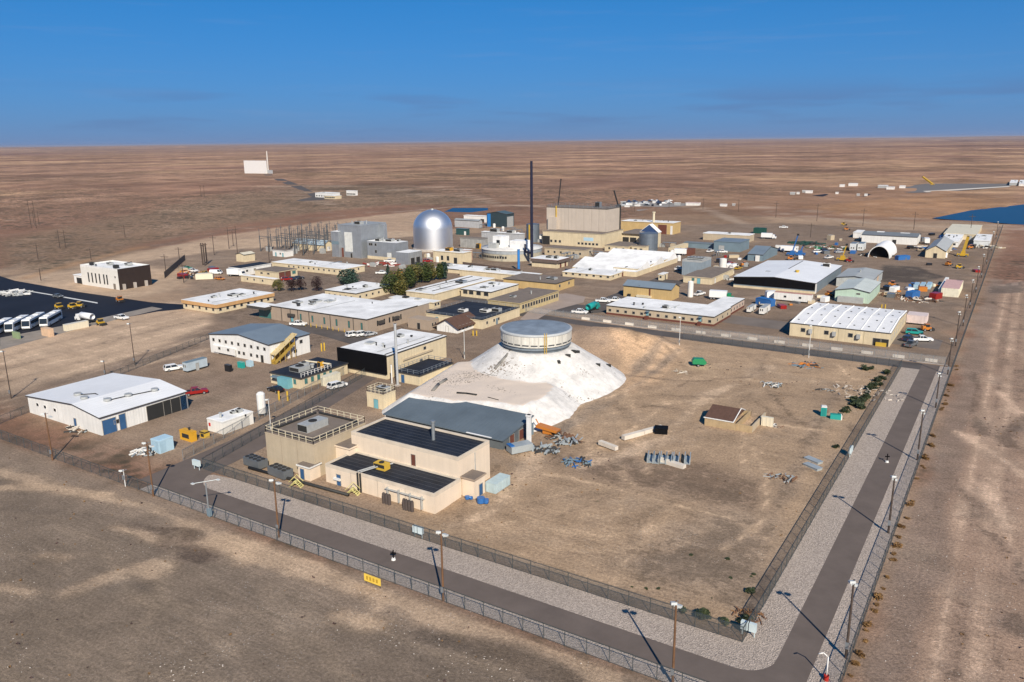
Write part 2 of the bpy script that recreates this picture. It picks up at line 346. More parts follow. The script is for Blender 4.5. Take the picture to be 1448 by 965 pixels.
gz += (fbm(gx, gy, 7, 3, 15)-.5)*.22*smooth(74, 70, gy)+(fbm(gx, gy, 7, 3, 16)-.5)*.25*smooth(-9.5, -5, gx)
gz += (fbm(gx, gy, 60, 3, 18)-.5)*2.0*smooth(620, 800, DIST)*smooth(6000, 1500, DIST)
yard = smooth(-25, -30, gx)*smooth(91, 95, gy)*smooth(226, 220, gy)*smooth(-86, -78, gx)
gz += yard*((fbm(gx, gy, 22, 3, 31)-.45)*.9+(fbm(gx, gy, 3.5, 2, 33)-.5)*.16)
bank = np.exp(-(((gx+101)/15)**2+((gy-209)/11)**2))*6.0+np.exp(-(((gx+88)/7)**2+((gy-213)/6)**2))*2.2
gz += (bank+(fbm(gx, gy, 6, 3, 71)-.5)*1.2*np.clip(bank/3, 0, 1))*smooth(229, 219, gy)          # bare earth bank piled against the back of the mound
# the two ponds are dug in
PONDS = [[G(*p)[:2] for p in ((1318, 308), (1372, 297), (1448, 288.5), (1600, 270), (1620, 330), (1448, 317))], [G(*p)[:2] for p in ((628, 299), (640, 293.5), (690, 293.5), (690, 297), (665, 300))]]
for pd in PONDS: gz -= poly_mask(pd, 4, True, 0)*1.6
nx, ny = SH
me = bpy.data.meshes.new('ground'); me.vertices.add(gx.size)
me.vertices.foreach_set('co', np.stack([gx, gy, gz], 1).ravel())
ii = np.arange(nx*ny).reshape(nx, ny); quads = np.stack([ii[:-1, :-1], ii[1:, :-1], ii[1:, 1:], ii[:-1, 1:]], -1).reshape(-1, 4)
me.loops.add(quads.size); me.loops.foreach_set('vertex_index', quads.ravel()); me.polygons.add(len(quads))
me.polygons.foreach_set('loop_start', np.arange(0, quads.size, 4)); me.polygons.foreach_set('use_smooth', np.ones(len(quads), bool)); me.update(calc_edges=True)
for nm, arr in (('scrub', scrub), ('stony', stony), ('lite', lite), ('dark', dark)):
    a = me.attributes.new(nm, 'FLOAT', 'POINT'); a.data.foreach_set('value', arr)
a = me.attributes.new('soil', 'FLOAT_COLOR', 'POINT'); a.data.foreach_set('color', np.concatenate([col, np.ones((gx.size, 1))], 1).ravel())
def ground_material():
    m = bpy.data.materials.new('desert_soil'); m.use_nodes = True; n, l = m.node_tree.nodes, m.node_tree.links
    b = n['Principled BSDF']; b.inputs['Roughness'].default_value = .95; b.inputs['Specular IOR Level'].default_value = .1
    geo = n.new('ShaderNodeNewGeometry'); at = n.new('ShaderNodeAttribute'); at.attribute_name = 'soil'
    sc = n.new('ShaderNodeAttribute'); sc.attribute_name = 'scrub'; st = n.new('ShaderNodeAttribute'); st.attribute_name = 'stony'
    cur = at.outputs['Color']
    def noise(scale, detail=5, vec=None, rough=.6):
        t = n.new('ShaderNodeTexNoise'); t.inputs['Scale'].default_value = scale; t.inputs['Detail'].default_value = detail; t.inputs['Roughness'].default_value = rough
        l.new(vec or geo.outputs['Position'], t.inputs['Vector']); return t.outputs['Fac']
    def mrange(v, a, b_, c, d):
        t = n.new('ShaderNodeMapRange'); l.new(v, t.inputs['Value'])
        for k, x in zip(('From Min', 'From Max', 'To Min', 'To Max'), (a, b_, c, d)): t.inputs[k].default_value = x
        return t.outputs[0]
    def mul(c_, f):
        t = n.new('ShaderNodeMix'); t.data_type = 'RGBA'; t.blend_type = 'MULTIPLY'; t.inputs['Factor'].default_value = 1; l.new(c_, t.inputs['A']); l.new(f, t.inputs['B']); return t.outputs['Result']
    def blend(c_, f, rgb):
        t = n.new('ShaderNodeMix'); t.data_type = 'RGBA'; l.new(f, t.inputs['Factor']); l.new(c_, t.inputs['A']); t.inputs['B'].default_value = (*rgb, 1); return t.outputs['Result']
    def math_(op, a_, b_):
        t = n.new('ShaderNodeMath'); t.operation = op
        for i, v in enumerate((a_, b_)):
            if isinstance(v, (int, float)): t.inputs[i].default_value = v
            else: l.new(v, t.inputs[i])
        return t.outputs[0]
    fine = noise(2.2, 8, rough=.75); mid = noise(.16, 7, rough=.65); big = noise(.012, 5)
    def aniso(rot, sx, sy, mask_scale, amp, c_):
        mp = n.new('ShaderNodeMapping'); mp.inputs['Rotation'].default_value = (0, 0, R(rot)); mp.inputs['Scale'].default_value = (sx, sy, 1); l.new(geo.outputs['Position'], mp.inputs['Vector'])
        k = noise(1.0, 6, mp.outputs[0], .7); mk = mrange(noise(mask_scale, 4), .46, .62, 0, 1)
        t = n.new('ShaderNodeMix'); t.data_type = 'RGBA'; t.blend_type = 'MULTIPLY'; l.new(mk, t.inputs['Factor']); l.new(c_, t.inputs['A']); l.new(mrange(k, .40, .60, 1-amp, 1+amp), t.inputs['B']); return t.outputs['Result']
    def tint(c_, v, a0, a1, rgb, amt):
        t = n.new('ShaderNodeMix'); t.data_type = 'RGBA'; l.new(mrange(v, a0, a1, 0, amt), t.inputs['Factor']); l.new(c_, t.inputs['A']); t.inputs['B'].default_value = (*rgb, 1); return t.outputs['Result']
    # scraped strips with ragged, broken edges
    rag = noise(.45, 9, rough=.72)
    for nm_, mulv in (('lite', 1.34), ('dark', .68)):
        at_ = n.new('ShaderNodeAttribute'); at_.attribute_name = nm_
        fz = mrange(math_('ADD', at_.outputs['Fac'], math_('MULTIPLY', math_('SUBTRACT', rag, .5), 2.4)), .42, .62, 0, .85)
        t = n.new('ShaderNodeMix'); t.data_type = 'RGBA'; t.blend_type = 'MULTIPLY'; l.new(math_('MULTIPLY', fz, mrange(at_.outputs['Fac'], .05, .25, 0, 1)), t.inputs['Factor']); l.new(cur, t.inputs['A']); t.inputs['B'].default_value = (mulv, mulv, mulv, 1); cur = t.outputs['Result']
    # blotches of scraped tan earth and of grey stony crust
    cur = tint(cur, noise(.055, 9, rough=.68), .53, .66, (.40, .31, .23), .30); cur = tint(cur, noise(.041, 9, rough=.7), .54, .68, (.17, .142, .122), .32)
    cur = mul(cur, mrange(fine, .36, .64, .68, 1.30)); cur = mul(cur, mrange(mid, .34, .66, .87, 1.13)); cur = mul(cur, mrange(big, .3, .7, .84, 1.14))
    cur = aniso(-7, .09, 1.3, .03, .07, cur); cur = aniso(88, .07, 1.2, .027, .08, cur); cur = aniso(-38, .09, 1.0, .035, .08, cur)
    gr = noise(9, 3, rough=.8); cur = mul(cur, mrange(gr, .36, .64, .76, 1.22))
    # broad desert bands seen from afar: grass, bare earth, burnt ground
    dv = n.new('ShaderNodeVectorMath'); dv.operation = 'LENGTH'; l.new(geo.outputs['Position'], dv.inputs[0]); farf = mrange(dv.outputs['Value'], 500, 1100, 0, 1)
    for sc_, lo, hi in ((.0045, .58, 1.40), (.0013, .72, 1.26), (.022, .62, 1.34)):
        t = n.new('ShaderNodeMix'); t.data_type = 'RGBA'; t.blend_type = 'MULTIPLY'; l.new(farf, t.inputs['Factor']); l.new(cur, t.inputs['A']); l.new(mrange(noise(sc_, 9, rough=.62), .33, .67, lo, hi), t.inputs['B']); cur = t.outputs['Result']
    t = n.new('ShaderNodeMix'); t.data_type = 'RGBA'; l.new(math_('MULTIPLY', farf, mrange(noise(.0024, 6), .5, .66, 0, .55)), t.inputs['Factor']); l.new(cur, t.inputs['A']); t.inputs['B'].default_value = (.19, .10, .072, 1); cur = t.outputs['Result']
    # sage scrub: dark little clumps
    vo = n.new('ShaderNodeTexVoronoi'); vo.voronoi_dimensions = '2D'; vo.inputs['Scale'].default_value = .30; l.new(geo.outputs['Position'], vo.inputs['Vector'])
    dots = mrange(vo.outputs['Distance'], .18, .42, 1, 0); f = math_('MULTIPLY', math_('MULTIPLY', dots, sc.outputs['Fac']), mrange(noise(.03, 4), .4, .6, .25, .95))
    cur = blend(cur, f, (.055, .052, .036))
    vb = n.new('ShaderNodeTexVoronoi'); vb.voronoi_dimensions = '2D'; vb.inputs['Scale'].default_value = .085; l.new(geo.outputs['Position'], vb.inputs['Vector'])
    cur = blend(cur, math_('MULTIPLY', math_('MULTIPLY', mrange(vb.outputs['Distance'], .16, .36, .9, 0), sc.outputs['Fac']), mrange(noise(.02, 3), .42, .55, .1, 1)), (.06, .055, .038))
    # pale stones
    v2 = n.new('ShaderNodeTexVoronoi'); v2.voronoi_dimensions = '2D'; v2.inputs['Scale'].default_value = 1.3; v2.inputs['Randomness'].default_value = 1; l.new(geo.outputs['Position'], v2.inputs['Vector'])
    f2 = math_('MULTIPLY', mrange(v2.outputs['Distance'], .06, .11, 1, 0), math_('MULTIPLY', st.outputs['Fac'], mrange(noise(.35, 3), .5, .62, 0, .9)))
    cur = blend(cur, f2, (.50, .46, .42))
    l.new(cur, b.inputs['Base Color'])
    bp = n.new('ShaderNodeBump'); bp.inputs['Distance'].default_value = .22; bp.inputs['Strength'].default_value = .9; l.new(math_('ADD', fine, math_('MULTIPLY', gr, .35)), bp.inputs['Height']); l.new(bp.outputs[0], b.inputs['Normal'])
    return m
me.materials.append(ground_material())
ground = structure(link('ground', me))

# ------------------------------------------------------------------ roads, gravel strips, paving sheets
def sheet(name, pts, mat, z=.02, kerb=0):
    mb = MB(); n = len(pts); mb.add([(*p[:2], z) for p in pts], [tuple(range(n))])
    o = structure(mb.obj(name, mat)); return o
def gravel_material(name, rgb, scale, var):
    m = M(name, rgb, .95, .08, .05); n, l = m.node_tree.nodes, m.node_tree.links; b = n['Principled BSDF']
    geo = n.new('ShaderNodeNewGeometry'); v = n.new('ShaderNodeTexVoronoi'); v.voronoi_dimensions = '2D'; v.inputs['Scale'].default_value = scale; l.new(geo.outputs['Position'], v.inputs['Vector'])
    src = b.inputs['Base Color'].links[0].from_socket
    mr = n.new('ShaderNodeMapRange'); sp = n.new('ShaderNodeSeparateColor'); l.new(v.outputs['Color'], sp.inputs[0]); l.new(sp.outputs[0], mr.inputs['Value']); mr.inputs['To Min'].default_value = 1-var; mr.inputs['To Max'].default_value = 1+var
    mx = n.new('ShaderNodeMix'); mx.data_type = 'RGBA'; mx.blend_type = 'MULTIPLY'; mx.inputs['Factor'].default_value = 1; l.new(src, mx.inputs['A']); l.new(mr.outputs[0], mx.inputs['B']); l.new(mx.outputs['Result'], b.inputs['Base Color'])
    bp = n.new('ShaderNodeBump'); bp.inputs['Distance'].default_value = .08; l.new(v.outputs['Distance'], bp.inputs['Height']); l.new(bp.outputs[0], b.inputs['Normal'])
    return m
M_GRAVEL = gravel_material('washed_gravel', (.40, .335, .285), 7, .3)
M_ROAD = M('patrol_road_asphalt', (.138, .112, .099), .9, .12, .25, bump=.01, spec=.15)
M_ASPH = M('grey_asphalt', (.105, .093, .088), .9, .22, .12, bump=.01, spec=.15)
M_BLACK = M('fresh_black_asphalt', (.012, .014, .022), .75, .25, .08, spec=.25)
M_CONC = M('concrete', (.40, .36, .32), .9, .15, .3)
XI, XO, YI, YO = -22.7, -10.9, 87.3, 75.2
def rounded(cx, cy, r, a0, a1, k=8): return [(cx+r*math.cos(t), cy+r*math.sin(t)) for t in np.linspace(R(a0), R(a1), k)]
sheet('gravel_strip', [(-128, YO+.2), (XO-.2, YO+.2), (XO-.2, 236), (XI, 236), (XI, YI), (-117, YI), (-122, 86.6), (-124.6, 84.5), (-128, 82)], M_GRAVEL, .015)
# patrol road: front run, rounded corner, right-hand run, and the branch into the site at the left
sheet('patrol_road', [(-132, 77.9), (-19, 77.9)]+rounded(-19, 82.6, 4.7, -90, 0)+[(-14.3, 236), (-18.25, 236)]+[(-18.25, 86.5)]+rounded(-22.2, 86, 3.95, 0, -90)[1:]+[(-117, 82.05)]+rounded(-117, 88.05, 6, 270, 180)+[(-124.5, 100), (-141, 160), (-146, 160), (-134, 100), (-132.5, 84)], M_ROAD, .022)
sheet('north_road', [(-14, 229.6), (-14, 236.4), (-122, 237.5), (-150, 240), (-150, 234), (-122, 231.4), (-60, 229.6)], M_ASPH, .019)
sheet('concrete_kerb_strip', [(-12, 237.3), (-12, 238.2), (-122, 239.6), (-122, 238.8)], M_CONC, .03)
sheet('car_park', [G(*p)[:2] for p in ((-60, 372), (20, 397), (110, 413), (215, 428), (262, 431), (262, 437), (222, 441), (120, 460), (0, 490), (-90, 515))], M_BLACK, .02)
sheet('lot_line', [G(*p)[:2] for p in ((30, 409.5), (75, 417), (75, 418.3), (30, 410.8))], M('white_road_paint', (.6, .6, .58), .8), .03); sheet('lot_line', [G(*p)[:2] for p in ((89, 419.5), (138, 428), (138, 429.6), (89, 421))], M('white_road_paint', (.6, .6, .58), .8), .03)
sheet('west_approach', [G(*p)[:2] for p in ((0, 478), (120, 455), (215, 434), (230, 437), (120, 463), (0, 495))], M('kerb_concrete', (.27, .235, .2), .9, .2, .2), .026)
sheet('centre_street', [G(*p)[:2] for p in ((425, 455), (520, 478), (545, 486), (520, 494), (455, 475), (400, 462))], M_ASPH, .018)
sheet('mid_street', [(-190, 246), (-128, 246), (-120, 260), (-120, 330), (-135, 330), (-135, 262), (-190, 258)], M_ASPH, .017)
sheet('east_street', [(-130, 262), (-16, 255), (-16, 268), (-60, 270), (-120, 275)], M('dusty_asphalt', (.165, .138, .12), .9, .2, .1), .016)
sheet('forecourt', [G(*p)[:2] for p in ((735, 452), (770, 420), (800, 415), (828, 420), (825, 428), (780, 440), (755, 455))], M('pink_concrete', (.33, .265, .225), .9, .1, .2), .021)
M_WATER = M('pond_water', (.006, .035, .075), .3, .1, .02, spec=.3)
for i, pd in enumerate(PONDS): sheet('water', pd, M_WATER, -.5)
# ------------------------------------------------------------------ fences
M_GALV = M('galvanised_steel', (.33, .36, .38), .5, .1, 2, metal=.6)
M_DKST = M('weathered_steel', (.07, .085, .09), .6, .15, 2, metal=.3)
def wire_material(name, rgb, cover):
    m = bpy.data.materials.new(name); m.use_nodes = True; n, l = m.node_tree.nodes, m.node_tree.links; b = n['Principled BSDF']
    b.inputs['Base Color'].default_value = (*rgb, 1); b.inputs['Roughness'].default_value = .6; b.inputs['Alpha'].default_value = cover
    return m
M_WIRE = wire_material('chain_link_wire', (.11, .125, .13), .12)
M_WIRE_D = wire_material('shaded_chain_link_wire', (.09, .105, .11), .22)  # inner fences: their own shadow is put into a darker, denser wire
M_WIRE_L = wire_material('bright_chain_link_wire', (.42, .42, .41), .16)
def fence(name, label, a, b, h=2.1, step=3.0, wire=None, steel=None, barb=True, group='chain link perimeter fences'):
    a, b = Vector((*a, 0)), Vector((*b, 0)); d = b-a; L = d.length; n = max(1, round(L/step)); u = d/L
    root = thing(name, label, 'fence', a, math.atan2(d.y, d.x), group); steel = steel or M_DKST
    post = MB().cyl((0, 0), .05, 0, h, 6).bar((0, 0, h), (0, -.22, h+.3), .025, 4).mesh('post', steel)
    for i in range(n+1): link('post', post, root, (L*i/n, 0, 0))
    MB().bar((0, 0, h), (L, 0, h), .035, 5).obj('top_rail', steel, root); MB().bar((0, 0, .12), (L, 0, .12), .025, 4).obj('bottom_rail', steel, root)
    if barb: 
        mb = MB()
        for k in range(3): mb.bar((0, -.07*(k+1), h+.1*(k+1)), (L, -.07*(k+1), h+.1*(k+1)), .012, 3)
        mb.obj('barbed_wire', steel, root)
    MB().box(0, L, -.012, .012, .05, h).obj('chain_link_mesh', wire or M_WIRE, root)
    return root
fence('chain_link_fence', 'long front chain link fence between grey desert soil and gravel strip', (-230, YO), (XO, YO))
fence('chain_link_fence', 'inner front chain link fence below the cream building', (-126, YI), (XI, YI), wire=M_WIRE_D)
fence('chain_link_fence', 'right outer chain link fence with dry weeds along its foot', (XO, YO), (XO, 640))
fence('chain_link_fence', 'right inner chain link fence between the dirt yard and gravel strip', (XI, YI), (XI, 229.2), wire=M_WIRE_D)
fence('chain_link_fence', 'fence along the north edge of the dirt yard', (XI, 229.2), (-84, 229.4), steel=M_DKST)
fence('chain_link_fence', 'pale fence along the road north of the round silo', (-13, 238.6), (-150, 240.2), h=1.9, wire=M_WIRE_L, steel=M_GALV)
fence('chain_link_fence', 'fence beside the branch road left of the tan building', (-126, YI), (-146, 165))
fence('chain_link_fence', 'fence on the far side of the branch road by the white modular', (-133, 88), (-152, 165), steel=M_GALV)
a_, b_ = G(233, 394)[:2], G(262, 368)[:2]
fence('chain_link_fence', 'short dark screened fence right of the black and white office', a_, b_, h=3, wire=wire_material('screen_cloth', (.05, .055, .06), .8), barb=False)
fence('chain_link_fence', 'fence along the left dirt field behind the white warehouse', G(0, 600)[:2], G(300, 478)[:2], h=1.8, barb=False)
# ------------------------------------------------------------------ white-coated mound with the round silo
def mound():
    hm = 8.6; c = G(758, 463, 13.3)[:2]; rt = 9.9
    T = np.array([G(px, py, 4.2)[:2] for px, py in ((578, 556), (648, 512), (690, 508), (735, 522), (784, 546), (772, 560), (738, 573), (690, 567), (640, 566))]); f = lattice(123)
    def hgt(x, y):
        r = math.hypot(x-c[0], y-c[1]); t = math.atan2(y-c[1], x-c[0]); run = 13.4+.5*math.sin(t*3+1)+5.0*math.exp(-((t+.95)/.45)**2)
        hc = hm*(1-max(0, (r-rt)/run)) if r < rt+run else 0
        ins = False; dm = 1e9
        for i in range(len(T)):
            (x1, y1), (x2, y2) = T[i], T[(i+1) % len(T)]
            if (y1 > y) != (y2 > y) and x < (x2-x1)*(y-y1)/(y2-y1)+x1: ins = not ins
            dx, dy = x2-x1, y2-y1; q = min(1, max(0, ((x-x1)*dx+(y-y1)*dy)/(dx*dx+dy*dy))); dm = min(dm, math.hypot(x-x1-q*dx, y-y1-q*dy))
        ht = 4.2 if ins else 4.2*max(0, 1-dm/6.5)
        h = max(hc, ht); return h+(float(f(np.array(x*.45), np.array(y*.45)))-.5)*.2*min(1, h)
    mb = MB(); st_ = .75; xs = np.arange(c[0]-42, c[0]+30, st_); ys = np.arange(c[1]-50, c[1]+30, st_); idx = {}; H_ = {(i, j): hgt(x, y) for i, x in enumerate(xs) for j, y in enumerate(ys)}
    def vid(i, j):
        if (i, j) not in idx: idx[i, j] = len(mb.v); h = H_[i, j]; mb.v.append((xs[i]-c[0], ys[j]-c[1], h-.06 if h > .02 else -.5))
        return idx[i, j]
    for i in range(len(xs)-1):
        for j in range(len(ys)-1):
            if max(H_[i, j], H_[i+1, j], H_[i, j+1], H_[i+1, j+1]) > .02: mb.f.append((vid(i, j), vid(i+1, j), vid(i+1, j+1), vid(i, j+1))); mb.m.append(0); mb.sm.append(True)
    m = M('white_sprayed_coating', (.70, .675, .64), .85, .2, .35, bump=.06, streak=.12)
    n, l = m.node_tree.nodes, m.node_tree.links; b = n['Principled BSDF']; src = b.inputs['Base Color'].links[0].from_socket
    geo = n.new('ShaderNodeNewGeometry'); sx = n.new('ShaderNodeSeparateXYZ'); l.new(geo.outputs['Position'], sx.inputs[0])
    def node(op, a, bb):
        t = n.new('ShaderNodeMath'); t.operation = op
        for i, v in enumerate((a, bb)):
            if isinstance(v, (int, float)): t.inputs[i].default_value = v
            else: l.new(v, t.inputs[i])
        return t.outputs[0]
    # dusty pink terrace: level ground at mid height
    sn = n.new('ShaderNodeSeparateXYZ'); l.new(geo.outputs['True Normal'], sn.inputs[0])
    lev = n.new('ShaderNodeMapRange'); lev.inputs['From Min'].default_value = .955; lev.inputs['From Max'].default_value = .985; l.new(sn.outputs['Z'], lev.inputs['Value'])
    low = n.new('ShaderNodeMapRange'); low.inputs['From Min'].default_value = 6; low.inputs['From Max'].default_value = 5; l.new(sx.outputs['Z'], low.inputs['Value'])
    mx = n.new('ShaderNodeMix'); mx.data_type = 'RGBA'; l.new(node('MULTIPLY', lev.outputs[0], low.outputs[0]), mx.inputs['Factor']); l.new(src, mx.inputs['A']); mx.inputs['B'].default_value = (.64, .54, .45, 1)
    # torn spots where the coating has flaked
    nz = n.new('ShaderNodeTexNoise'); nz.inputs['Scale'].default_value = 1.9; nz.inputs['Detail'].default_value = 5; l.new(geo.outputs['Position'], nz.inputs['Vector'])
    n2 = n.new('ShaderNodeTexNoise'); n2.inputs['Scale'].default_value = .09; n2.inputs['Detail'].default_value = 2; l.new(geo.outputs['Position'], n2.inputs['Vector'])
    fl = n.new('ShaderNodeMapRange'); fl.inputs['From Min'].default_value = 1.23; fl.inputs['From Max'].default_value = 1.27; l.new(node('ADD', nz.outputs['Fac'], n2.outputs['Fac']), fl.inputs['Value'])
    m2 = n.new('ShaderNodeMix'); m2.data_type = 'RGBA'; l.new(fl.outputs[0], m2.inputs['Factor']); l.new(mx.outputs['Result'], m2.inputs['A']); m2.inputs['B'].default_value = (.22, .18, .14, 1)
    l.new(m2.outputs['Result'], b.inputs['Base Color'])
    root = thing('mound', 'white-coated earth mound under the round silo', 'mound', (c[0], c[1], 0))
    mb.obj('slope', m, root)
    dk = M('dark_tar', (.03, .03, .028), .8)
    def onto(px, py):
        for z in np.arange(9, 0, -.05):
            p = G(px, py, z)
            if hgt(p[0], p[1]) >= z: return p
        return G(px, py)
    for (px, py) in ((811, 497), (816, 498), (803, 503), (845, 516), (860, 517), (790, 512)):
        p = onto(px, py); MB().box(-.7, .7, -.35, .35, -.4, .3).obj('vent_cover', dk, root, (p[0]-c[0], p[1]-c[1], p[2]), random.random()*3)
    def run_of(pts, nm, mt, r):
        q = [onto(*p) for p in pts]; mb = MB()
        for a_, b_ in zip(q[:-1], q[1:]): mb.bar((a_[0]-c[0], a_[1]-c[1], a_[2]), (b_[0]-c[0], b_[1]-c[1], b_[2]), r, 8)
        mb.obj(nm, mt, root)
    run_of([(724, 494), (716, 504), (708, 513), (700, 522)], 'drain_channel', M('channel_grey', (.2, .19, .175)), .42)
    run_of([(631, 537), (620, 544), (612, 553)], 'drain_channel', M('channel_grey', (.2, .19, .175)), .42)
    run_of([(646, 556), (660, 557), (674, 559)], 'torn_strip', dk, .3); run_of([(690, 562), (705, 566)], 'torn_strip', dk, .12)
    # silo
    s = thing('round_silo', 'round silo with blue-grey flat roof on top of the white mound', 'silo', (c[0], c[1], hm-.4))
    rs = 9.15
    MB().lathe((0, 0), [(rs-.5, 0), (rs-.5, 1.0), (rs-.1, 1.0), (rs-.1, 1.3), (rs-.4, 1.3), (rs-.4, 1.8), (rs, 1.8)], 64).obj('base_ring', M('dark_blue_ring', (.16, .19, .22), .6, .2, .7), s)
    MB().lathe((0, 0), [(rs, 1.8), (rs, 4.7)], 64).obj('wall', M('silo_panel_white', (.62, .60, .54), .5, .1, .8, streak=.25), s)
    pn = MB().box(-.04, .04, -.05, .05, 1.8, 4.7).mesh('panel_joint', M('joint_grey', (.38, .38, .36)))
    sl = MB().box(-.85, .85, -.03, .03, 0, .32).mesh('vent_slot', M('slot_dark', (.07, .075, .08)))
    for i in range(26):
        t = 2*math.pi*i/26; link('panel_joint', pn, s, (rs*math.cos(t), rs*math.sin(t), 0), t+math.pi/2)
        t += math.pi/26; link('vent_slot', sl, s, ((rs+.01)*math.cos(t), (rs+.01)*math.sin(t), 2.2), t+math.pi/2)
    MB().lathe((0, 0), [(rs+.12, 4.6), (rs+.22, 4.9), (rs+.1, 5.1), (rs-.3, 5.15)], 64).obj('eave_ring', M('eave_grey', (.42, .44, .45), .5), s)
    MB().lathe((0, 0), [(rs-.25, 5.1), (5, 5.35), (.01, 5.45)], 64).obj('roof', M('blue_grey_membrane', (.20, .245, .30), .75, .22, .35), s)
    lt = -2.05+math.pi/3; lad = MB()
    for dx in (-.3, .3): lad.box(dx-.05, dx+.05, -.05, .05, 0, 5.7)
    for k in range(16): lad.box(-.3, .3, -.03, .03, .2+k*.33, .26+k*.33)
    tt = math.atan2(-FW[1], -FW[0])+.22
    lad.obj('ladder', M('safety_yellow', (.55, .36, .05), .6), s, ((rs+.25)*math.cos(tt), (rs+.25)*math.sin(tt), 0), tt+math.pi/2)
mound()
# ------------------------------------------------------------------ buildings
M_WROOF = M('white_roof_membrane', (.78, .78, .77), .7, .2, .16, spec=.2, stripe=('X', .4, .012))
M_SEAMW = M('white_seamed_roof', (.76, .77, .78), .5, .07, .1, stripe=('X', .9, .06), spec=.3)
M_SEAMWY = M('white_seamed_roof_y', (.76, .77, .78), .5, .07, .1, stripe=('Y', .9, .06), spec=.3)
M_EDGE = M('dark_roof_edge', (.06, .055, .05), .7)
M_CREAM = M('cream_panel', (.72, .60, .47), .75, .06, .3, streak=.08)
M_TAN = M('tan_stucco', (.47, .39, .28), .85, .09, .3, streak=.1)
M_YEL = M('pale_yellow_block', (.63, .53, .36), .85, .1, .3, streak=.12, stripe=('W', .7, .02))
M_GOLD = M('gold_siding', (.52, .37, .17), .8, .08, .3, streak=.1, stripe=('W', 1.2, .03))
M_BROWN = M('brown_block', (.36, .285, .22), .85, .08, .4, streak=.08)
M_WHITE = M('white_siding', (.74, .73, .70), .7, .07, .3, streak=.12, stripe=('W', 1.5, .03))
M_BEIGE = M('beige_cladding', (.50, .43, .36), .75, .06, .2, streak=.06, stripe=('W', .22, .05))
M_SILV = M('silver_cladding', (.42, .45, .48), .4, .12, .3, metal=.55, stripe=('W', 1.3, .04), streak=.12)
M_BLUESID = M('blue_grey_siding', (.16, .22, .26), .6, .1, .3, stripe=('W', 1.2, .03))
M_BLUEROOF = M('blue_grey_metal_roof', (.17, .215, .26), .55, .12, .15, stripe=('X', 1.1, .05), spec=.3)
M_BLUEROOFY = M('blue_grey_metal_roof_y', (.17, .215, .26), .55, .12, .15, stripe=('Y', 1.1, .05), spec=.3)
M_GREYROOF = M('grey_metal_roof', (.30, .32, .33), .55, .12, .15, stripe=('Y', 1.1, .05))
M_GREEN = M('pale_green_siding', (.45, .58, .47), .7, .08, .3, stripe=('W', 1.3, .03), streak=.1)
M_DKROOF = M('dark_membrane_roof', (.020, .024, .034), .7, .35, .25, spec=.25)
M_BRROOF = M('brown_gravel_roof', (.185, .152, .128), .95, .15, .4, bump=.04)
M_ROOFBR = M('brown_shingle_roof', (.105, .058, .042), .85, .15, 1.0, stripe=('X', 1.0, .03))
M_BLK = M('black_cladding', (.004, .004, .005), .7, .0, 1, spec=.12)
M_GLASS = glassy('window_glass'); M_GLASST = glassy('teal_glass', (.05, .16, .15), .2)
M_FRAME = M('window_frame', (.30, .28, .25), .6); M_WFRAME = M('white_frame', (.75, .74, .72), .6)
M_DOORB = M('blue_door', (.035, .10, .22), .6); M_DOORT = M('teal_door', (.16, .38, .43), .6); M_DOORBR = M('brown_door', (.14, .05, .035), .6); M_DOORK = M('dark_opening', (.025, .025, .025), .8)
M_HVAC = M('hvac_grey', (.42, .43, .42), .5, .12, 1.2, metal=.2); M_PIPE = M('pipe_black', (.03, .03, .03), .6)
M_SAFETY = M('safety_yellow', (.62, .40, .04), .6); M_RAILC = M('cream_rail', (.62, .55, .40), .6)
_wc = {}
def win_mesh(w, h, glass, frame, deep=.07):
    k = ('w', round(w, 2), round(h, 2), glass.name, frame.name)
    if k not in _wc:
        mb = MB(); t = min(.09, w*.12)
        mb.box(-w/2, w/2, -deep, .02, 0, t, 1).box(-w/2, w/2, -deep, .02, h-t, h, 1).box(-w/2, -w/2+t, -deep, .02, t, h-t, 1).box(w/2-t, w/2, -deep, .02, t, h-t, 1)
        _wc[k] = (mb.mesh('window', [frame, frame]), MB().box(-w/2+t, w/2-t, -deep*.4, .02, t, h-t, 0).mesh('pane', glass))
    return _wc[k]
def door_mesh(w, h, mat):
    k = ('d', round(w, 2), round(h, 2), mat.name)
    if k not in _wc:
        _wc[k] = MB().box(-w/2, w/2, -.05, .02, 0, h, 0).box(-w/2-.08, -w/2, -.09, .02, 0, h+.08, 1).box(w/2, w/2+.08, -.09, .02, 0, h+.08, 1).box(-w/2, w/2, -.09, .02, h, h+.08, 1).mesh('door', [mat, M_FRAME])
    return _wc[k]
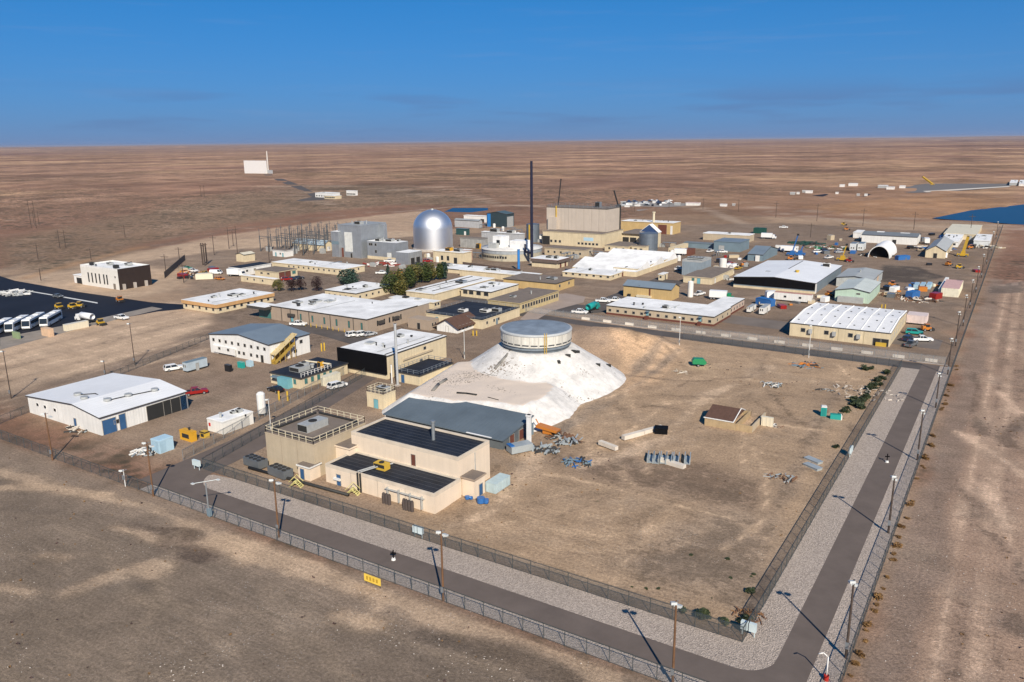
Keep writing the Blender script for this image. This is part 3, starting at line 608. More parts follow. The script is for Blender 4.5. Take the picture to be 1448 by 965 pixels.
class B:
    """an upright block: near = its corner closest to the viewer, lx / rx = where its south and east walls end, top = eave at the near corner"""
    def __init__(s, name, label, near, lx, rx, top, wall, cat='building', parent=None, h=None, z0=0, group=None, D=None, L=None):
        x1, y0 = G(*near)[:2]; s.x, s.y = x1, y0
        s.L = L or x1-bis(lambda x: P(x, y0, 0)[0]-lx, x1-160, x1); s.D = D or bis(lambda y: P(x1, y, 0)[0]-rx, y0, y0+200)-y0
        s.h = h or height_at(x1, y0, top); s.z0 = z0; s.wallmat = wall
        if parent: s.root = parent.root; s.off = (x1-parent.x, y0-parent.y)
        else: s.root = thing(name, label, cat, (x1, y0, 0), 0, group); s.off = (0, 0)
    def put(s, mb, name, mats): return mb.obj(name, mats, s.root, (s.off[0], s.off[1], 0))
    def box(s, name, x0, x1, y0, y1, z0, z1, mat): return s.put(MB().box(x0, x1, y0, y1, z0, z1), name, mat)
    def flat(s, roof=None, edge=None, over=.25, par=0.0):
        L, D, h = s.L, s.D, s.h; roof = roof or M_WROOF; edge = edge or M_EDGE
        top = h-.28 if not par else h-par-.3
        s.box('wall', -L, 0, 0, D, s.z0-.2 if s.z0 == 0 else s.z0, top, s.wallmat)
        if par:
            t = .3; s.box('roof', -L+t, -t, t, D-t, top, h-par, roof)
            s.put(MB().box(-L, 0, 0, t, top, h).box(-L, 0, D-t, D, top, h).box(-L, -L+t, t, D-t, top, h).box(-t, 0, t, D-t, top, h), 'parapet', edge)
        else:
            s.box('roof_edge', -L-over, over, -over, D+over, h-.28, h-.03, edge); s.box('roof', -L-over+.12, over-.12, -over+.12, D+over-.12, h-.03, h+.03, roof)
        if roof is M_WROOF and L*D > 180 and not getattr(s, 'plain', 0):
            rv = random.Random(int(L*D)); 
            for _ in range(min(7, 2+int(L*D/350))): s.vent(rv.uniform(.08, .92), rv.uniform(.08, .92), rv.uniform(.15, .3), rv.uniform(.3, .9), mat=M_HVAC if rv.random() < .6 else M_PIPE)
            s.unit(rv.uniform(.2, .8), rv.uniform(.25, .75), rv.uniform(1.2, 2.6), rv.uniform(1.2, 2), rv.uniform(.5, 1.1)); u_ = rv.uniform(.15, .85); s.pipe([(u_, .06), (u_+.03, rv.uniform(.5, .94))], .07, mat=M_HVAC)
        return s
    def gable(s, axis, rise, roof, frac=.5, over=.3, edge=None):
        L, D, h = s.L, s.D, s.h; t = .26
        if axis == 'Y':
            xr = -L+L*frac
            mb = MB().add([(-L, 0, -.2), (0, 0, -.2), (0, 0, h), (xr, 0, h+rise), (-L, 0, h), (-L, D, -.2), (0, D, -.2), (0, D, h), (xr, D, h+rise), (-L, D, h)],
                          [(0, 1, 2, 3, 4), (9, 8, 7, 6, 5), (1, 6, 7, 2), (5, 0, 4, 9)]); s.put(mb, 'wall', s.wallmat)
            r = MB(); kw = rise/(L*frac)*over; ke = rise/(L*(1-frac))*over
            for za, mi in ((0, 0),):
                V = [(-L-over, -over, h-kw+.01), (xr, -over, h+rise+.01), (over, -over, h-ke+.01), (-L-over, D+over, h-kw+.01), (xr, D+over, h+rise+.01), (over, D+over, h-ke+.01)]
                V += [(x, y, z+t) for x, y, z in V]
                r.add(V, [(6, 7, 10, 9), (7, 8, 11, 10)], 0); r.add(V, [(0, 3, 4, 1), (1, 4, 5, 2), (0, 1, 7, 6), (1, 2, 8, 7), (3, 9, 10, 4), (4, 10, 11, 5), (0, 6, 9, 3), (2, 5, 11, 8)], 1)
            s.put(r, 'roof', [roof, edge or M_EDGE]); s.ridge = (xr, h+rise)
        else:
            yr = D*frac
            mb = MB().add([(0, 0, -.2), (0, D, -.2), (0, D, h), (0, yr, h+rise), (0, 0, h), (-L, 0, -.2), (-L, D, -.2), (-L, D, h), (-L, yr, h+rise), (-L, 0, h)],
                          [(0, 1, 2, 3, 4), (9, 8, 7, 6, 5), (5, 0, 4, 9), (1, 6, 7, 2)]); s.put(mb, 'wall', s.wallmat)
            r = MB(); ks = rise/(D*frac)*over; kn = rise/(D*(1-frac))*over
            V = [(-L-over, -over, h-ks+.01), (-L-over, yr, h+rise+.01), (-L-over, D+over, h-kn+.01), (over, -over, h-ks+.01), (over, yr, h+rise+.01), (over, D+over, h-kn+.01)]
            V += [(x, y, z+t) for x, y, z in V]
            r.add(V, [(6, 9, 10, 7), (7, 10, 11, 8)], 0); r.add(V, [(0, 1, 4, 3), (1, 2, 5, 4), (0, 6, 7, 1), (1, 7, 8, 2), (3, 4, 10, 9), (4, 5, 11, 10), (0, 3, 9, 6), (2, 8, 11, 5)], 1)
            s.put(r, 'roof', [roof, edge or M_EDGE]); s.ridge = (yr, h+rise)
        return s
    def _at(s, face, u, z): return ((-s.L+u*s.L, -.0, z), 0) if face == 'S' else ((0, u*s.D, z), math.pi/2)
    def win(s, face, us, z, w, h, glass=None, frame=None):
        for u in us:
            p, rz = s._at(face, u, z); wm_ = win_mesh(w, h, glass or M_GLASS, frame or M_FRAME); o = link('window', wm_[0], s.root, (p[0]+s.off[0], p[1]+s.off[1], p[2]), rz); link('pane', wm_[1], o)
        return s
    def door(s, face, us, w, h, mat, z=0.0):
        for u in us:
            p, rz = s._at(face, u, z); link('door', door_mesh(w, h, mat), s.root, (p[0]+s.off[0], p[1]+s.off[1], p[2]), rz)
        return s
    def panel(s, name, face, u0, u1, z0, z1, mat, proud=.06):
        if face == 'S': return s.box(name, -s.L+u0*s.L, -s.L+u1*s.L, -proud, .02, z0, z1, mat)
        return s.box(name, -.02, proud, u0*s.D, u1*s.D, z0, z1, mat)
    def unit(s, u, v, w, d, h, name='rooftop_unit', mat=None, dz=0.0):
        x, y, z = -s.L+u*s.L, v*s.D, s.h+dz
        mb = MB().box(x-w/2, x+w/2, y-d/2, y+d/2, z-.3, z+h, 0)
        if h > .5: mb.box(x-w/2+.08, x+w/2-.08, y-d/2-.03, y-d/2, z+.15, z+h-.12, 1).cyl((x, y), min(w, d)*.33, z+h, z+h+.12, 10, 1)
        return s.put(mb, name, [mat or M_HVAC, M_DOORK])
    def vent(s, u, v, r=.25, h=1.0, name='roof_vent', mat=None, dz=0.0):
        x, y, z = -s.L+u*s.L, v*s.D, s.h+dz
        return s.put(MB().cyl((x, y), r, z-.4, z+h, 10).cyl((x, y), r*1.5, z+h, z+h+r*.8, 10), name, mat or M_HVAC)
    def pipe(s, pts, r=.1, name='roof_pipe', mat=None, dz=0.15):
        mb = MB(); q = [(-s.L+u*s.L, v*s.D, s.h+dz) for u, v in pts]
        for a, b in zip(q[:-1], q[1:]): mb.bar(a, b, r, 6)
        return s.put(mb, name, mat or M_PIPE)
    def rail(s, mat=None, h=1.05, step=1.8, inset=.1):
        mb = MB(); L, D, z = s.L-inset*2, s.D-inset*2, s.h; mat = mat or M_RAILC
        def run(a, b):
            d = Vector(b)-Vector(a); n = max(1, round(d.length/step))
            for i in range(n+1): p = Vector(a)+d*i/n; mb.box(p.x-.05, p.x+.05, p.y-.05, p.y+.05, z-.3, z+h)
            for k in (.5, 1): mb.bar((*a[:2], z+h*k), (*b[:2], z+h*k), .05, 4)
        c = [(-inset-L, inset, 0), (-inset, inset, 0), (-inset, inset+D, 0), (-inset-L, inset+D, 0)]
        for i in range(4): run(c[i], c[(i+1) % 4])
        return s.put(mb, 'guard_rail', mat)
def lin(a, b, n): return [a+(b-a)*i/(n-1) for i in range(n)] if n > 1 else [(a+b)/2]
def seams(b, n, axis='Y', mat=None, dz=.05, wd=.07):
    mat = mat or M('seam_pale', (.07, .075, .085), .7)
    for i in range(1, n):
        if axis == 'Y': b.box('roof_seam', -b.L+.3, -.3, b.D*i/n-wd/2, b.D*i/n+wd/2, b.h+dz-.1, b.h+dz, mat)
        else: b.box('roof_seam', -b.L*i/n-wd/2, -b.L*i/n+wd/2, .3, b.D-.3, b.h+dz-.1, b.h+dz, mat)

# --- cream building in front of the mound: tall hall, low front wing, entry lobbies
b = B('cream_building', 'cream two-level building with black roofs in front of the mound', (649.5, 702.7), 499.5, 693, 647.5, M_CREAM)
b.flat(M_DKROOF, M('cream_edge', (.60, .52, .42)), par=.35); seams(b, 8, 'Y', dz=-.33)
tall = b
b.vent(.62, .55, .33, 3.4, 'exhaust_stack', M_GALV, dz=-.3); b.door('S', [.60], .9, 2.1, M_DOORBR, b.h*.5)
b.panel('conduit', 'E', .5, .52, .3, b.h*.9, M_HVAC, .1)
w = B('', '', (615, 727), 461.5, 649.5, 699, M_CREAM, parent=tall); w.D = tall.y-w.y-.01
w.flat(M_DKROOF, M('cream_edge', (.60, .52, .42)), par=.3); seams(w, 6, 'Y', dz=-.28)
for i in range(1, 4): w.panel('wall_joint', 'S', i*.25-.002, i*.25+.002, 0, w.h-.4, M('joint_cream', (.42, .36, .29)), .02)  # panel joints in a darker cream than the wall
w.panel('downpipe', 'S', .315, .325, 0, w.h, M_PIPE, .25); w.panel('downpipe', 'S', .34, .35, 0, w.h, M_PIPE, .25)
w.pipe([(.32, 0), (.36, .45), (.40, .75)], .13, 'roof_duct', M_HVAC, .25); w.pipe([(.345, 0), (.385, .45), (.44, .8)], .13, 'roof_duct', M_HVAC, .25)
w.unit(.40, .55, 2.6, 1.5, .9, 'duct_housing', M_SAFETY); w.unit(.12, 0.0, 1.6, .8, .1, 'canopy', M_WHITE, -2.2); w.door('S', [.13], .95, 2.1, M_DOORB)
for u in (.60, .625, .65, .78, .80, .825, .85):
    p = w._at('S', u, 0)[0]; w.put(MB().cyl((p[0], -1.3), .3, 0, 1.75, 12).cyl((p[0], -1.3), .2, 1.75, 1.95, 10), 'gas_cylinder', M('cylinder_steel', (.12, .10, .095), .4, metal=.4))
for u in (.6, .7, .8, .9): w.panel('pipe_rack', 'S', u-.003, u+.003, .3, 2.6, M_HVAC, .5)
w.panel('pipe_rack', 'S', .58, .92, 2.2, 2.26, M_HVAC, .5)
lob = B('', '', (671, 706), 656, 680, 678, M_CREAM, parent=tall, L=2.6, D=3.2); lob.flat(M_BRROOF, M_BROWN); lob.door('E', [.6], 1.0, 2.1, M_DOORB)
an = B('', '', (496, 668), 472, 510, 634, M_CREAM, parent=tall, L=5.5, D=4); an.flat(M_BRROOF, M_CREAM)
# --- tan block with railed gravel roof
b = B('tan_building', 'tan block with railed gravel roof left of the cream building', (446.5, 677), 379, 519, 629, M_TAN); b.D = min(b.D, 24)
b.flat(M_BRROOF, M_TAN, over=.05); b.rail(M_RAILC, 1.2); b.unit(.5, .45, 2.6, 5.5, 1.5, 'rooftop_unit', M_HVAC); b.pipe([(.1, .06), (.9, .06)], .22, 'roof_duct', M_PIPE, .3); b.pipe([(.93, .1), (.93, .9)], .25, 'roof_duct', M_PIPE, .3); b.pipe([(.1, .93), (.9, .93)], .22, 'roof_duct', M_PIPE, .3); b.pipe([(.06, .1), (.06, .9)], .22, 'roof_duct', M_PIPE, .3)
for u in (.33, .66): b.panel('wall_joint', 'S', u-.004, u+.004, 0, b.h-.4, M('joint_tan', (.33, .27, .2)), .02)
lb = B('', '', (439, 681), 424, 446, 661, M_CREAM, parent=b, L=3, D=2.6); lb.flat(M_BRROOF, M_WHITE); lb.door('S', [.35], .95, 2.0, M_DOORB)
# --- blue-grey shed-roofed building at the foot of the mound
b = B('metal_shed', 'long building with blue-grey sloping roof at the foot of the mound', (711, 637), 546, 752, 623, M('slate_wall', (.11, .125, .135), .7, .15, .4))
L, D, h = b.L, b.D, b.h
b.put(MB().add([(-L, 0, -.2), (0, 0, -.2), (0, D, -.2), (-L, D, -.2), (-L, 0, h), (0, 0, h), (0, D, h+1.6), (-L, D, h+1.6)], [(0, 1, 5, 4), (1, 2, 6, 5), (2, 3, 7, 6), (3, 0, 4, 7)]), 'wall', b.wallmat)
b.put(MB().add([(-L-.4, -.5, h-.05), (.4, -.5, h-.05), (.4, D+.3, h+1.65), (-L-.4, D+.3, h+1.65), (-L-.4, -.5, h+.15), (.4, -.5, h+.15), (.4, D+.3, h+1.85), (-L-.4, D+.3, h+1.85)], [(0, 3, 2, 1), (4, 5, 6, 7), (0, 1, 5, 4), (1, 2, 6, 5), (2, 3, 7, 6), (3, 0, 4, 7)]), 'roof', M('slate_metal_roof', (.115, .145, .17), .6, .15, .12, stripe=('X', 1.0, .03)))
b.box('ridge_flashing', -L*.28, -L*.08, -.6, -.2, h+.16, h+.24, M_WROOF); b.door('E', [.3, .62], 1.6, 2.2, M_DOORBR); b.panel('tank', 'E', .75, .95, 0, 2.6, M_BLUESID, .8)
# --- steel stacks beside the black-screened building
for (bp, tp, r, lab) in (((562.5, 546), 458, .33, 'tall galvanised exhaust stack beside the black-screened building'), ((554.5, 544), 516, .16, 'thin white vent pipe beside the tall galvanised stack')):
    x, y = G(*bp)[:2]; hh = height_at(x, y, tp); rt_ = thing('exhaust_stack', lab, 'stack', (x, y, 0)); mt = M('bright_galvanised', (.55, .57, .58), .4, .08, 1, metal=.4) if r > .3 else M_WHITE
    MB().cyl((0, 0), r, 0, hh, 16).obj('shaft', mt, rt_); MB().cyl((0, 0), r*1.25, hh-.25, hh, 16).obj('collar', mt, rt_); MB().box(-r*1.6, r*1.6, -r*1.6, r*1.6, 0, .4).obj('footing', M_CONC, rt_)
# --- black-screened building
b = B('white_roof_building', 'building with white roof and huge black screen on its front', (547.5, 537), 482, 631.5, 503.5, M_YEL); b.flat(M_WROOF, M_EDGE)
b.panel('black_screen', 'S', -.03, 1.01, b.h*.22, b.h+.15, M_BLK, .5); b.unit(.25, .3, 2.2, 2.2, .5); b.vent(.6, .25); b.vent(.8, .5); b.pipe([(.95, .02), (.95, .98)], .12); b.panel('duct', 'E', .25, .75, b.h*.55, b.h*.62, M_TAN, .35); b.win('E', [.62], b.h*.7, 1.2, .9); b.door('E', [.55], 1.2, 2.2, M_DOORK)
a2 = B('', '', (594, 546), 560, 640, 531, M_YEL, parent=b); a2.flat(M_DKROOF, M_EDGE); a2.rail(M_GALV, 1.0); a2.door('S', [.3], 1, 2.1, M_DOORB)
b = B('pump_house', 'small yellow block with railed roof at the mound corner', (543, 580), 519.5, 560, 558.5, M_YEL); b.flat(M_BRROOF, M_YEL, over=.05); b.rail(M_RAILC, 1.1, 1.2); b.unit(.6, .6, 3, 1.8, 1.0); b.door('S', [.55], 1.3, 2.2, M_DOORT)
# --- left group
b = B('white_warehouse', 'white metal warehouse with black roof pipes, lower left', (144.5, 616.5), 42.5, 264.5, 591.5, M_WHITE); b.gable('Y', 1.3, M_SEAMW, .66, over=.35)
def rz_(u): return b.h+1.3*(u/.66 if u < .66 else (1-u)/.34)+.3
q = [(.45, .22), (.56, .33), (.78, .28), (.80, .50), (.84, .78)]; mb = MB()
for (u, v), (u2, v2) in zip(q[:-1], q[1:]): mb.bar((-b.L+u*b.L, v*b.D, rz_(u)), (-b.L+u2*b.L, v2*b.D, rz_(u2)), .17)
b.put(mb, 'roof_pipe', M_PIPE)
for u, v in q[:1]+q[2:]+[(.62, .16)]: b.vent(u, v, .55, .3, dz=rz_(u)-b.h-.2, mat=M_HVAC)
b.door('E', [.09], 3.0, 3.2, M_DOORB); b.win('E', [.17], 1.6, 1.3, 1.0); b.door('E', [.235], 1.4, 3.4, M_DOORB); b.door('E', [.66, .86], 6.0, 3.4, M_DOORK); b.door('E', [.97], 1.8, 3.4, M_DOORB)
b.door('S', [.66], .9, 2.1, M_DOORB); b.win('S', [.14, .25, .39], 2.2, 1.2, .9, frame=M_WFRAME); b.panel('wall_joint', 'S', .428, .432, 0, b.h, M('joint_white', (.5, .5, .48)), .03); b.panel('wall_joint', 'E', .275, .279, 0, b.h, M('joint_white', (.5, .5, .48)), .03); b.panel('wall_joint', 'E', .535, .539, 0, b.h, M('joint_white', (.5, .5, .48)), .03)
b = B('white_modular', 'plain white modular box right of the white warehouse', (316, 615), 294.5, 359, 597, M('modular_white', (.76, .74, .69), .6, .05, .4, streak=.1)); b.flat(M_WROOF, M_WHITE, over=.08); b.unit(.6, .75, 1.2, 1.2, .8); b.unit(.5, .6, 1, 1, .6); b.vent(.5, .2); b.panel('alarm_box', 'S', .1, .2, 1.2, 1.9, M('red_paint', (.5, .03, .02)), .12); b.panel('wall_light', 'E', .72, .76, 2.4, 2.8, M_DOORK, .2)
b = B('generator', 'orange generator enclosure on a slab near the white modular', (271, 626), 255, 279, 612, M('orange_paint', (.62, .33, .03), .5)); b.flat(b.wallmat, b.wallmat, over=.03); b.vent(.6, .6, .2, .4, mat=M_PIPE); b.panel('louvre', 'S', .2, .8, .6, b.h*.7, M_PIPE, .03)
b = B('generator', 'small yellow compressor beside the orange generator', (290, 621), 283, 297, 612, M_SAFETY); b.flat(b.wallmat, M_PIPE, over=.03); b.panel('louvre', 'S', .2, .8, .3, b.h*.7, M_PIPE, .03)
b = B('equipment_cabinet', 'pale blue steel cabinet near the front left gate', (226.5, 642.5), 215, 246.5, 624, M('pale_blue_paint', (.40, .56, .66), .5, .06)); b.flat(b.wallmat, b.wallmat, over=.04); b.panel('door', 'S', .1, .48, .2, b.h-.3, M('pale_blue_dark', (.33, .48, .58)), .05); b.panel('door', 'S', .52, .9, .2, b.h-.3, M('pale_blue_dark', (.33, .48, .58)), .05); b.panel('door', 'E', .05, .45, .2, b.h-.3, M('pale_blue_dark', (.33, .48, .58)), .05)
b = B('two_storey_office', 'white two-storey building with blue-grey roof and yellow outside stair', (382, 515), 298.5, 439, 488.5, M_WHITE); b.gable('Y', 1.5, M_BLUEROOFY, .52)
b.win('S', lin(.07, .93, 9), b.h*.66, 1.0, 1.0); b.win('S', [.5, .58, .7, .8], b.h*.2, 1.0, 1.0); b.door('S', [.88], 1, 2.1, M_DOORK); b.win('E', [.55, .78], b.h*.62, 1.2, 1.1); b.win('E', [.62], b.h*.2, 1.3, 1.0); b.door('E', [.3], 1.2, 2.2, M_DOORBR)
st = MB()
for k in range(14): st.box(.15, 1.7, b.D*.02+k*.55, b.D*.02+(k+1)*.55+.1, k*.3, k*.3+.12)
for x in (.15, 1.7):
    st.add([(x, b.D*.02, 0), (x+.06, b.D*.02, 0), (x+.06, b.D*.02+7.7, 4.2), (x, b.D*.02+7.7, 4.2), (x, b.D*.02, .9), (x+.06, b.D*.02, .9), (x+.06, b.D*.02+7.7, 5.1), (x, b.D*.02+7.7, 5.1)], [(0, 1, 2, 3), (4, 7, 6, 5), (0, 4, 5, 1), (2, 6, 7, 3), (0, 3, 7, 4), (1, 5, 6, 2)])
    for k in range(5): st.box(x, x+.12, b.D*.02+k*1.9, b.D*.02+k*1.9+.12, 0, k*1.05+3.0)
b.put(st, 'outside_stair', M('stair_ochre', (.42, .28, .06), .6))
b.put(MB().add([(0, b.D*.02, 2.7), (2.1, b.D*.02, 2.6), (2.1, b.D*.02+8.5, 7.0), (0, b.D*.02+8.5, 7.1), (0, b.D*.02, 2.85), (2.1, b.D*.02, 2.75), (2.1, b.D*.02+8.5, 7.15), (0, b.D*.02+8.5, 7.25)], [(0, 3, 2, 1), (4, 5, 6, 7), (0, 1, 5, 4), (1, 2, 6, 5), (2, 3, 7, 6), (3, 0, 4, 7)]), 'stair_roof', M('stair_roof_tan', (.50, .40, .22), .6))
b = B('low_lab', 'low cream building with black railed roof and green windows', (426.5, 551), 383.5, 492, 535, M_YEL); b.flat(M_DKROOF, M_EDGE); b.win('E', lin(.1, .62, 5), 1.0, 1.1, 1.5, M_GLASST); b.win('S', [.1, .8], 1, 1.1, 1.4, M_GLASST)
b.panel('entry_lobby', 'S', .38, .72, 0, 2.6, M_DOORT, 1.6); b.panel('awning', 'S', .15, .37, 2.2, 2.4, M_BLUESID, 1.6); mb = MB()
for k in range(10): mb.box(-.3, -.2, b.D*.02+k*b.D*.07, b.D*.02+k*b.D*.07+.1, b.h, b.h+1.1)
mb.bar((-.25, b.D*.02, b.h+1.1), (-.25, b.D*.66, b.h+1.1), .05, 4).bar((-.25, b.D*.02, b.h+.6), (-.25, b.D*.66, b.h+.6), .05, 4); b.put(mb, 'guard_rail', M_WHITE); b.unit(.5, .3, 3.5, 4, 1.2); b.unit(.45, .42, 2, 2, 1.6); b.vent(.6, .5, .4, .8); b.pipe([(.3, .55), (1.0, .62)], .25, 'yellow_duct', M_RAILC, 1.2); b.unit(.75, .58, 1.2, 1.2, 1.6, 'fan_housing', M('orange_paint', (.62, .33, .03), .5))
# --- brown block-walled long building and its annexes
b = B('brown_long_building', 'long brown building with white roof and row of yellow bollards', (519.5, 473), 384, 590, 451.5, M_BROWN); b.flat(M_WROOF, M_EDGE); L, D = b.L, b.D
b.box('roof_extension', -L*.36, .2, D+.3, D+7, b.h-.3, b.h+.02, M_WROOF); b.box('wall_extension', -L*.36, 0, D+.26, D+6.8, -.2, b.h-.32, M_BROWN)
b.win('S', lin(.33, .95, 6), b.h*.25, .8, b.h*.45, M_GLASST, M_EDGE); mb = MB()
for u in (.12, .22, .30, .42, .64, .87): b.panel('downpipe', 'S', u-.002, u+.002, 0, b.h-.4, M_EDGE, .15)
b.panel('awning', 'S', .20, .27, b.h*.45, b.h*.62, M_EDGE, .8); b.door('S', [.235], 1.2, 2.1, M_DOORT); b.box('entrance_canopy', -L-9, -L+.5, -3, 3, b.h-1.3, b.h-.3, M_EDGE); b.box('canopy_roof', -L-9, -L+.5, -3, 3, b.h-.28, b.h-.2, M_WROOF); b.box('entrance_wall', -L-7, -L-.02, .5, 4, 0, b.h-1.3, M_GLASST)
for u in (.25, .55): b.panel('awning', 'E', u-.05, u+.05, b.h*.5, b.h*.66, M_EDGE, .9)
b.win('E', [.2, .33, .43, .5, .66], b.h*.35, .7, b.h*.35, M_GLASS, M_EDGE); b.unit(.12, .3, 3, 2.4, .7); b.unit(.2, .5, 4, 3, .6); b.unit(.3, .6, 3, 3, .5); b.vent(.22, .15, .5, .6, mat=M_PIPE)
bol = MB().cyl((0, 0), .11, 0, 1.2, 8).mesh('bollard', M_SAFETY)
for i, u in enumerate(lin(.30, .98, 13)):
    o = tag(link('bollard', bol, None, (b.x-L+u*L, b.y-1.6, 0)), 'yellow bollard in the row along the brown building', 'bollard', 'yellow bollards along the brown building')
a2 = B('', '', (608, 468), 577, 621, 454, M_BROWN, parent=b); a2.flat(M_BROWN, M_BROWN, over=.02); a2.door('S', [.5], 1.2, 2.1, M_DOORK); a2.win('E', [.3, .6], 1.2, .8, 1.2)
b = B('orange_band_building', 'low tan building with white roof and orange fascia band', (307, 444), 259.5, 387, 431, M_YEL); b.flat(M_WROOF, M('orange_band', (.52, .31, .14), .7), over=.5); b.panel('fascia', 'S', -.01, 1.01, b.h-1.3, b.h-.3, M('orange_band', (.52, .31, .14), .7), .5); b.panel('fascia', 'E', -.01, 1.01, b.h-1.3, b.h-.3, M('orange_band', (.52, .31, .14), .7), .5)
b.win('E', lin(.06, .9, 8), .8, 1.2, 1.4); b.win('S', lin(.1, .9, 5), .8, 1.2, 1.4); b.unit(.55, .55, 3, 3, .8); b.unit(.65, .65, 2, 2, .6); b.vent(.4, .4)
b = B('garage', 'cream garage with brown roof and dark doors', (393, 395), 361, 421, 385, M_YEL); b.flat(M_BRROOF, M_YEL); b.door('E', [.22, .5], 3.6, 3.2, M_DOORBR); b.win('E', [.82], 1, 2.2, 1.6, M_GLASST); b.win('S', [.3, .6], 1.6, 1.6, .8)
c2 = B('', '', (389, 404), 341, 395, 395, M_YEL, parent=b); c2.flat(M_WROOF, M_YEL); c2.win('S', [.2, .4, .65], 1, .9, 1.0)
b = B('white_shop', 'white shop with dark roof behind the cream garage', (341, 391), 325, 384, 379.5, M_WHITE); b.flat(M_DKROOF, M_WHITE); b.win('S', [.3, .7], 1.6, 1.2, 1.0); b.win('E', [.2, .45], 1.6, 1.2, 1.0)
b = B('storage_shed', 'cream shed beside the pole yard', (346, 371), 334.5, 361, 361, M_YEL); b.gable('Y', .8, M('cream_roof', (.6, .56, .45)), .5)
b = B('long_barrack', 'long cream building with white roof left of the silver plant', (486, 390), 385, 516, 381, M_YEL); b.flat(M_WROOF, M_YEL); b.win('S', lin(.25, .95, 11), 1.3, 1.0, .9); b.win('E', [.2, .7], 1.3, 1, 1); b.door('E', [.45], 1.5, 2.2, M_DOORK)
b = B('switch_house', 'white flat-roofed switch house beside the substation', (404, 364), 386, 415, 355, M_WHITE); b.flat(M_BRROOF, M_WHITE); b.door('S', [.25, .8], 1.0, 2.1, M_DOORT); b.win('S', [.6], 1.2, 1, 1)
b = B('blue_roof_shed', 'cream shed with pale blue roof beside the substation', (458, 356), 415, 472, 347.5, M_YEL); b.gable('X', 2.2, M('pale_blue_roof', (.34, .42, .47), .6), .5); b.door('E', [.5], 2.5, 2.5, M_WHITE)
b = B('visitor_office', 'white and black office building with tall slit windows, far left', (169.5, 410.5), 117, 215, 381, M('office_white', (.66, .64, .59), .7, .05)); b.flat(M_WROOF, M_WHITE, par=.5)
b.panel('dark_facade', 'E', .0, 1.0, 0, b.h-.02, M('dark_bronze', (.035, .025, .022), .4), .15); b.win('E', lin(.1, .62, 4), b.h*.5, 1.6, 1.5, M_GLASS, M_EDGE); b.win('E', [.78], b.h*.5, 2, 1.5, M_WROOF, M_EDGE)
for u in (.2, .30, .40, .50, .62, .70): b.win('S', [u], b.h*.18, .9, b.h*.48, M_GLASS, M_EDGE)
b.win('S', [.92], b.h*.55, .8, .9); b.door('S', [.88], 1.6, 2.4, M('bronze', (.2, .17, .14))); b.unit(.15, .2, 1.6, 1.6, .8, mat=M_PIPE); b.unit(.8, .2, 1.8, 1.8, 1.0, mat=M_PIPE); b.unit(.7, .7, 2.4, 2.4, .8)
for u in (.12, .45, .8): b.panel('entry_pier', 'E', u-.03, u+.03, 0, 2.4, M_CONC, 1.2)
w2 = B('', '', (118, 402), 108, 124, 390, M_WHITE, parent=b, L=7, D=9); w2.flat(M_WROOF, M_WHITE); w2.door('S', [.6], 4, 2.6, M_DOORK)
# --- the plant: silver-clad hall, steel dome, round building, stacks, beige hall
b = B('silver_plant', 'silver metal-clad plant building left of the dome', (512, 366), 480, 548, 319.5, M_SILV); b.flat(M_GREYROOF, M_SILV, over=.1); b.panel('translucent_panel', 'S', .28, .62, b.h*.18, b.h*.78, M('milky_panel', (.62, .63, .60), .4), .05); b.door('S', [.12], 3.2, 5, M_DOORBR); b.door('S', [.55], 1.2, 2.4, M_DOORK); b.vent(.3, .3, .3, 1.2); b.vent(.7, .5, .3, 1.5); b.unit(.6, .3, 4, 3, 1.6)
c2 = B('', '', (561.5, 369.5), 520, 578, 344, M_SILV, parent=b); c2.flat(M_WROOF, M_SILV, over=.05); c2.win('S', [.1, .16, .3], c2.h*.75, 1.4, 1.4); c2.win('S', [.3], c2.h*.35, 1.4, 1.6); c2.door('S', [.75], 3, 4, M('milky_panel', (.62, .63, .60), .4)); c2.unit(.3, .3, 3, 3, 1.4); c2.unit(.6, .5, 4, 3, 1.2); c2.vent(.45, .3, .3, 2); c2.panel('base_band', 'S', 0, 1, 0, 1.6, M_YEL, .1)
c3 = B('', '', (578, 375), 560, 597, 358, M_SILV, parent=b); c3.flat(M_WROOF, M_SILV, over=.05); c3.door('E', [.3, .7], 3, 3.2, M_DOORK)
c4 = B('', '', (480.5, 364), 470, 492, 328, M_SILV, parent=b); c4.flat(M_WROOF, M_SILV, over=.05); c4.panel('green_band', 'S', 0, 1, c4.h*.5, c4.h*.62, M_BLUESID, .06)
c5 = B('', '', (545, 362), 513, 549, 318, M_SILV, parent=b); c5.flat(M_GREYROOF, M_SILV, over=.05); c5.win('S', [.35, .7], c5.h*.85, 1.8, 2.4)
x, y = G(613, 353)[:2]; dome = thing('containment_dome', 'polished silver containment dome', 'dome', (x, y, 0)); rr = 11.2; ht = height_at(x, y, 296.5)
MB().lathe((0, 0), [(rr, 0), (rr, ht-rr*.93)]+[(rr*math.cos(t), ht-rr*.93+rr*.93*math.sin(t)) for t in np.linspace(.06, math.pi/2-.002, 22)], 72).obj('shell', M('brushed_steel_dome', (.82, .83, .85), .5, .04, .1, metal=1.0), dome)
MB().cyl((0, 0), .8, ht-.1, ht+.5, 12).obj('top_hatch', M_HVAC, dome); MB().lathe((0, 0), [(rr+.5, 0), (rr+.5, 1.2), (rr, 1.2)], 48).obj('base_ring', M_CONC, dome)
x, y = G(752, 372)[:2]; ht = height_at(x, y, 228); s = thing('tall_stack', 'tall dark navy exhaust stack', 'stack', (x, y, 0)); M_NAVY = M('navy_steel', (.012, .014, .035), .5, .15, .4)
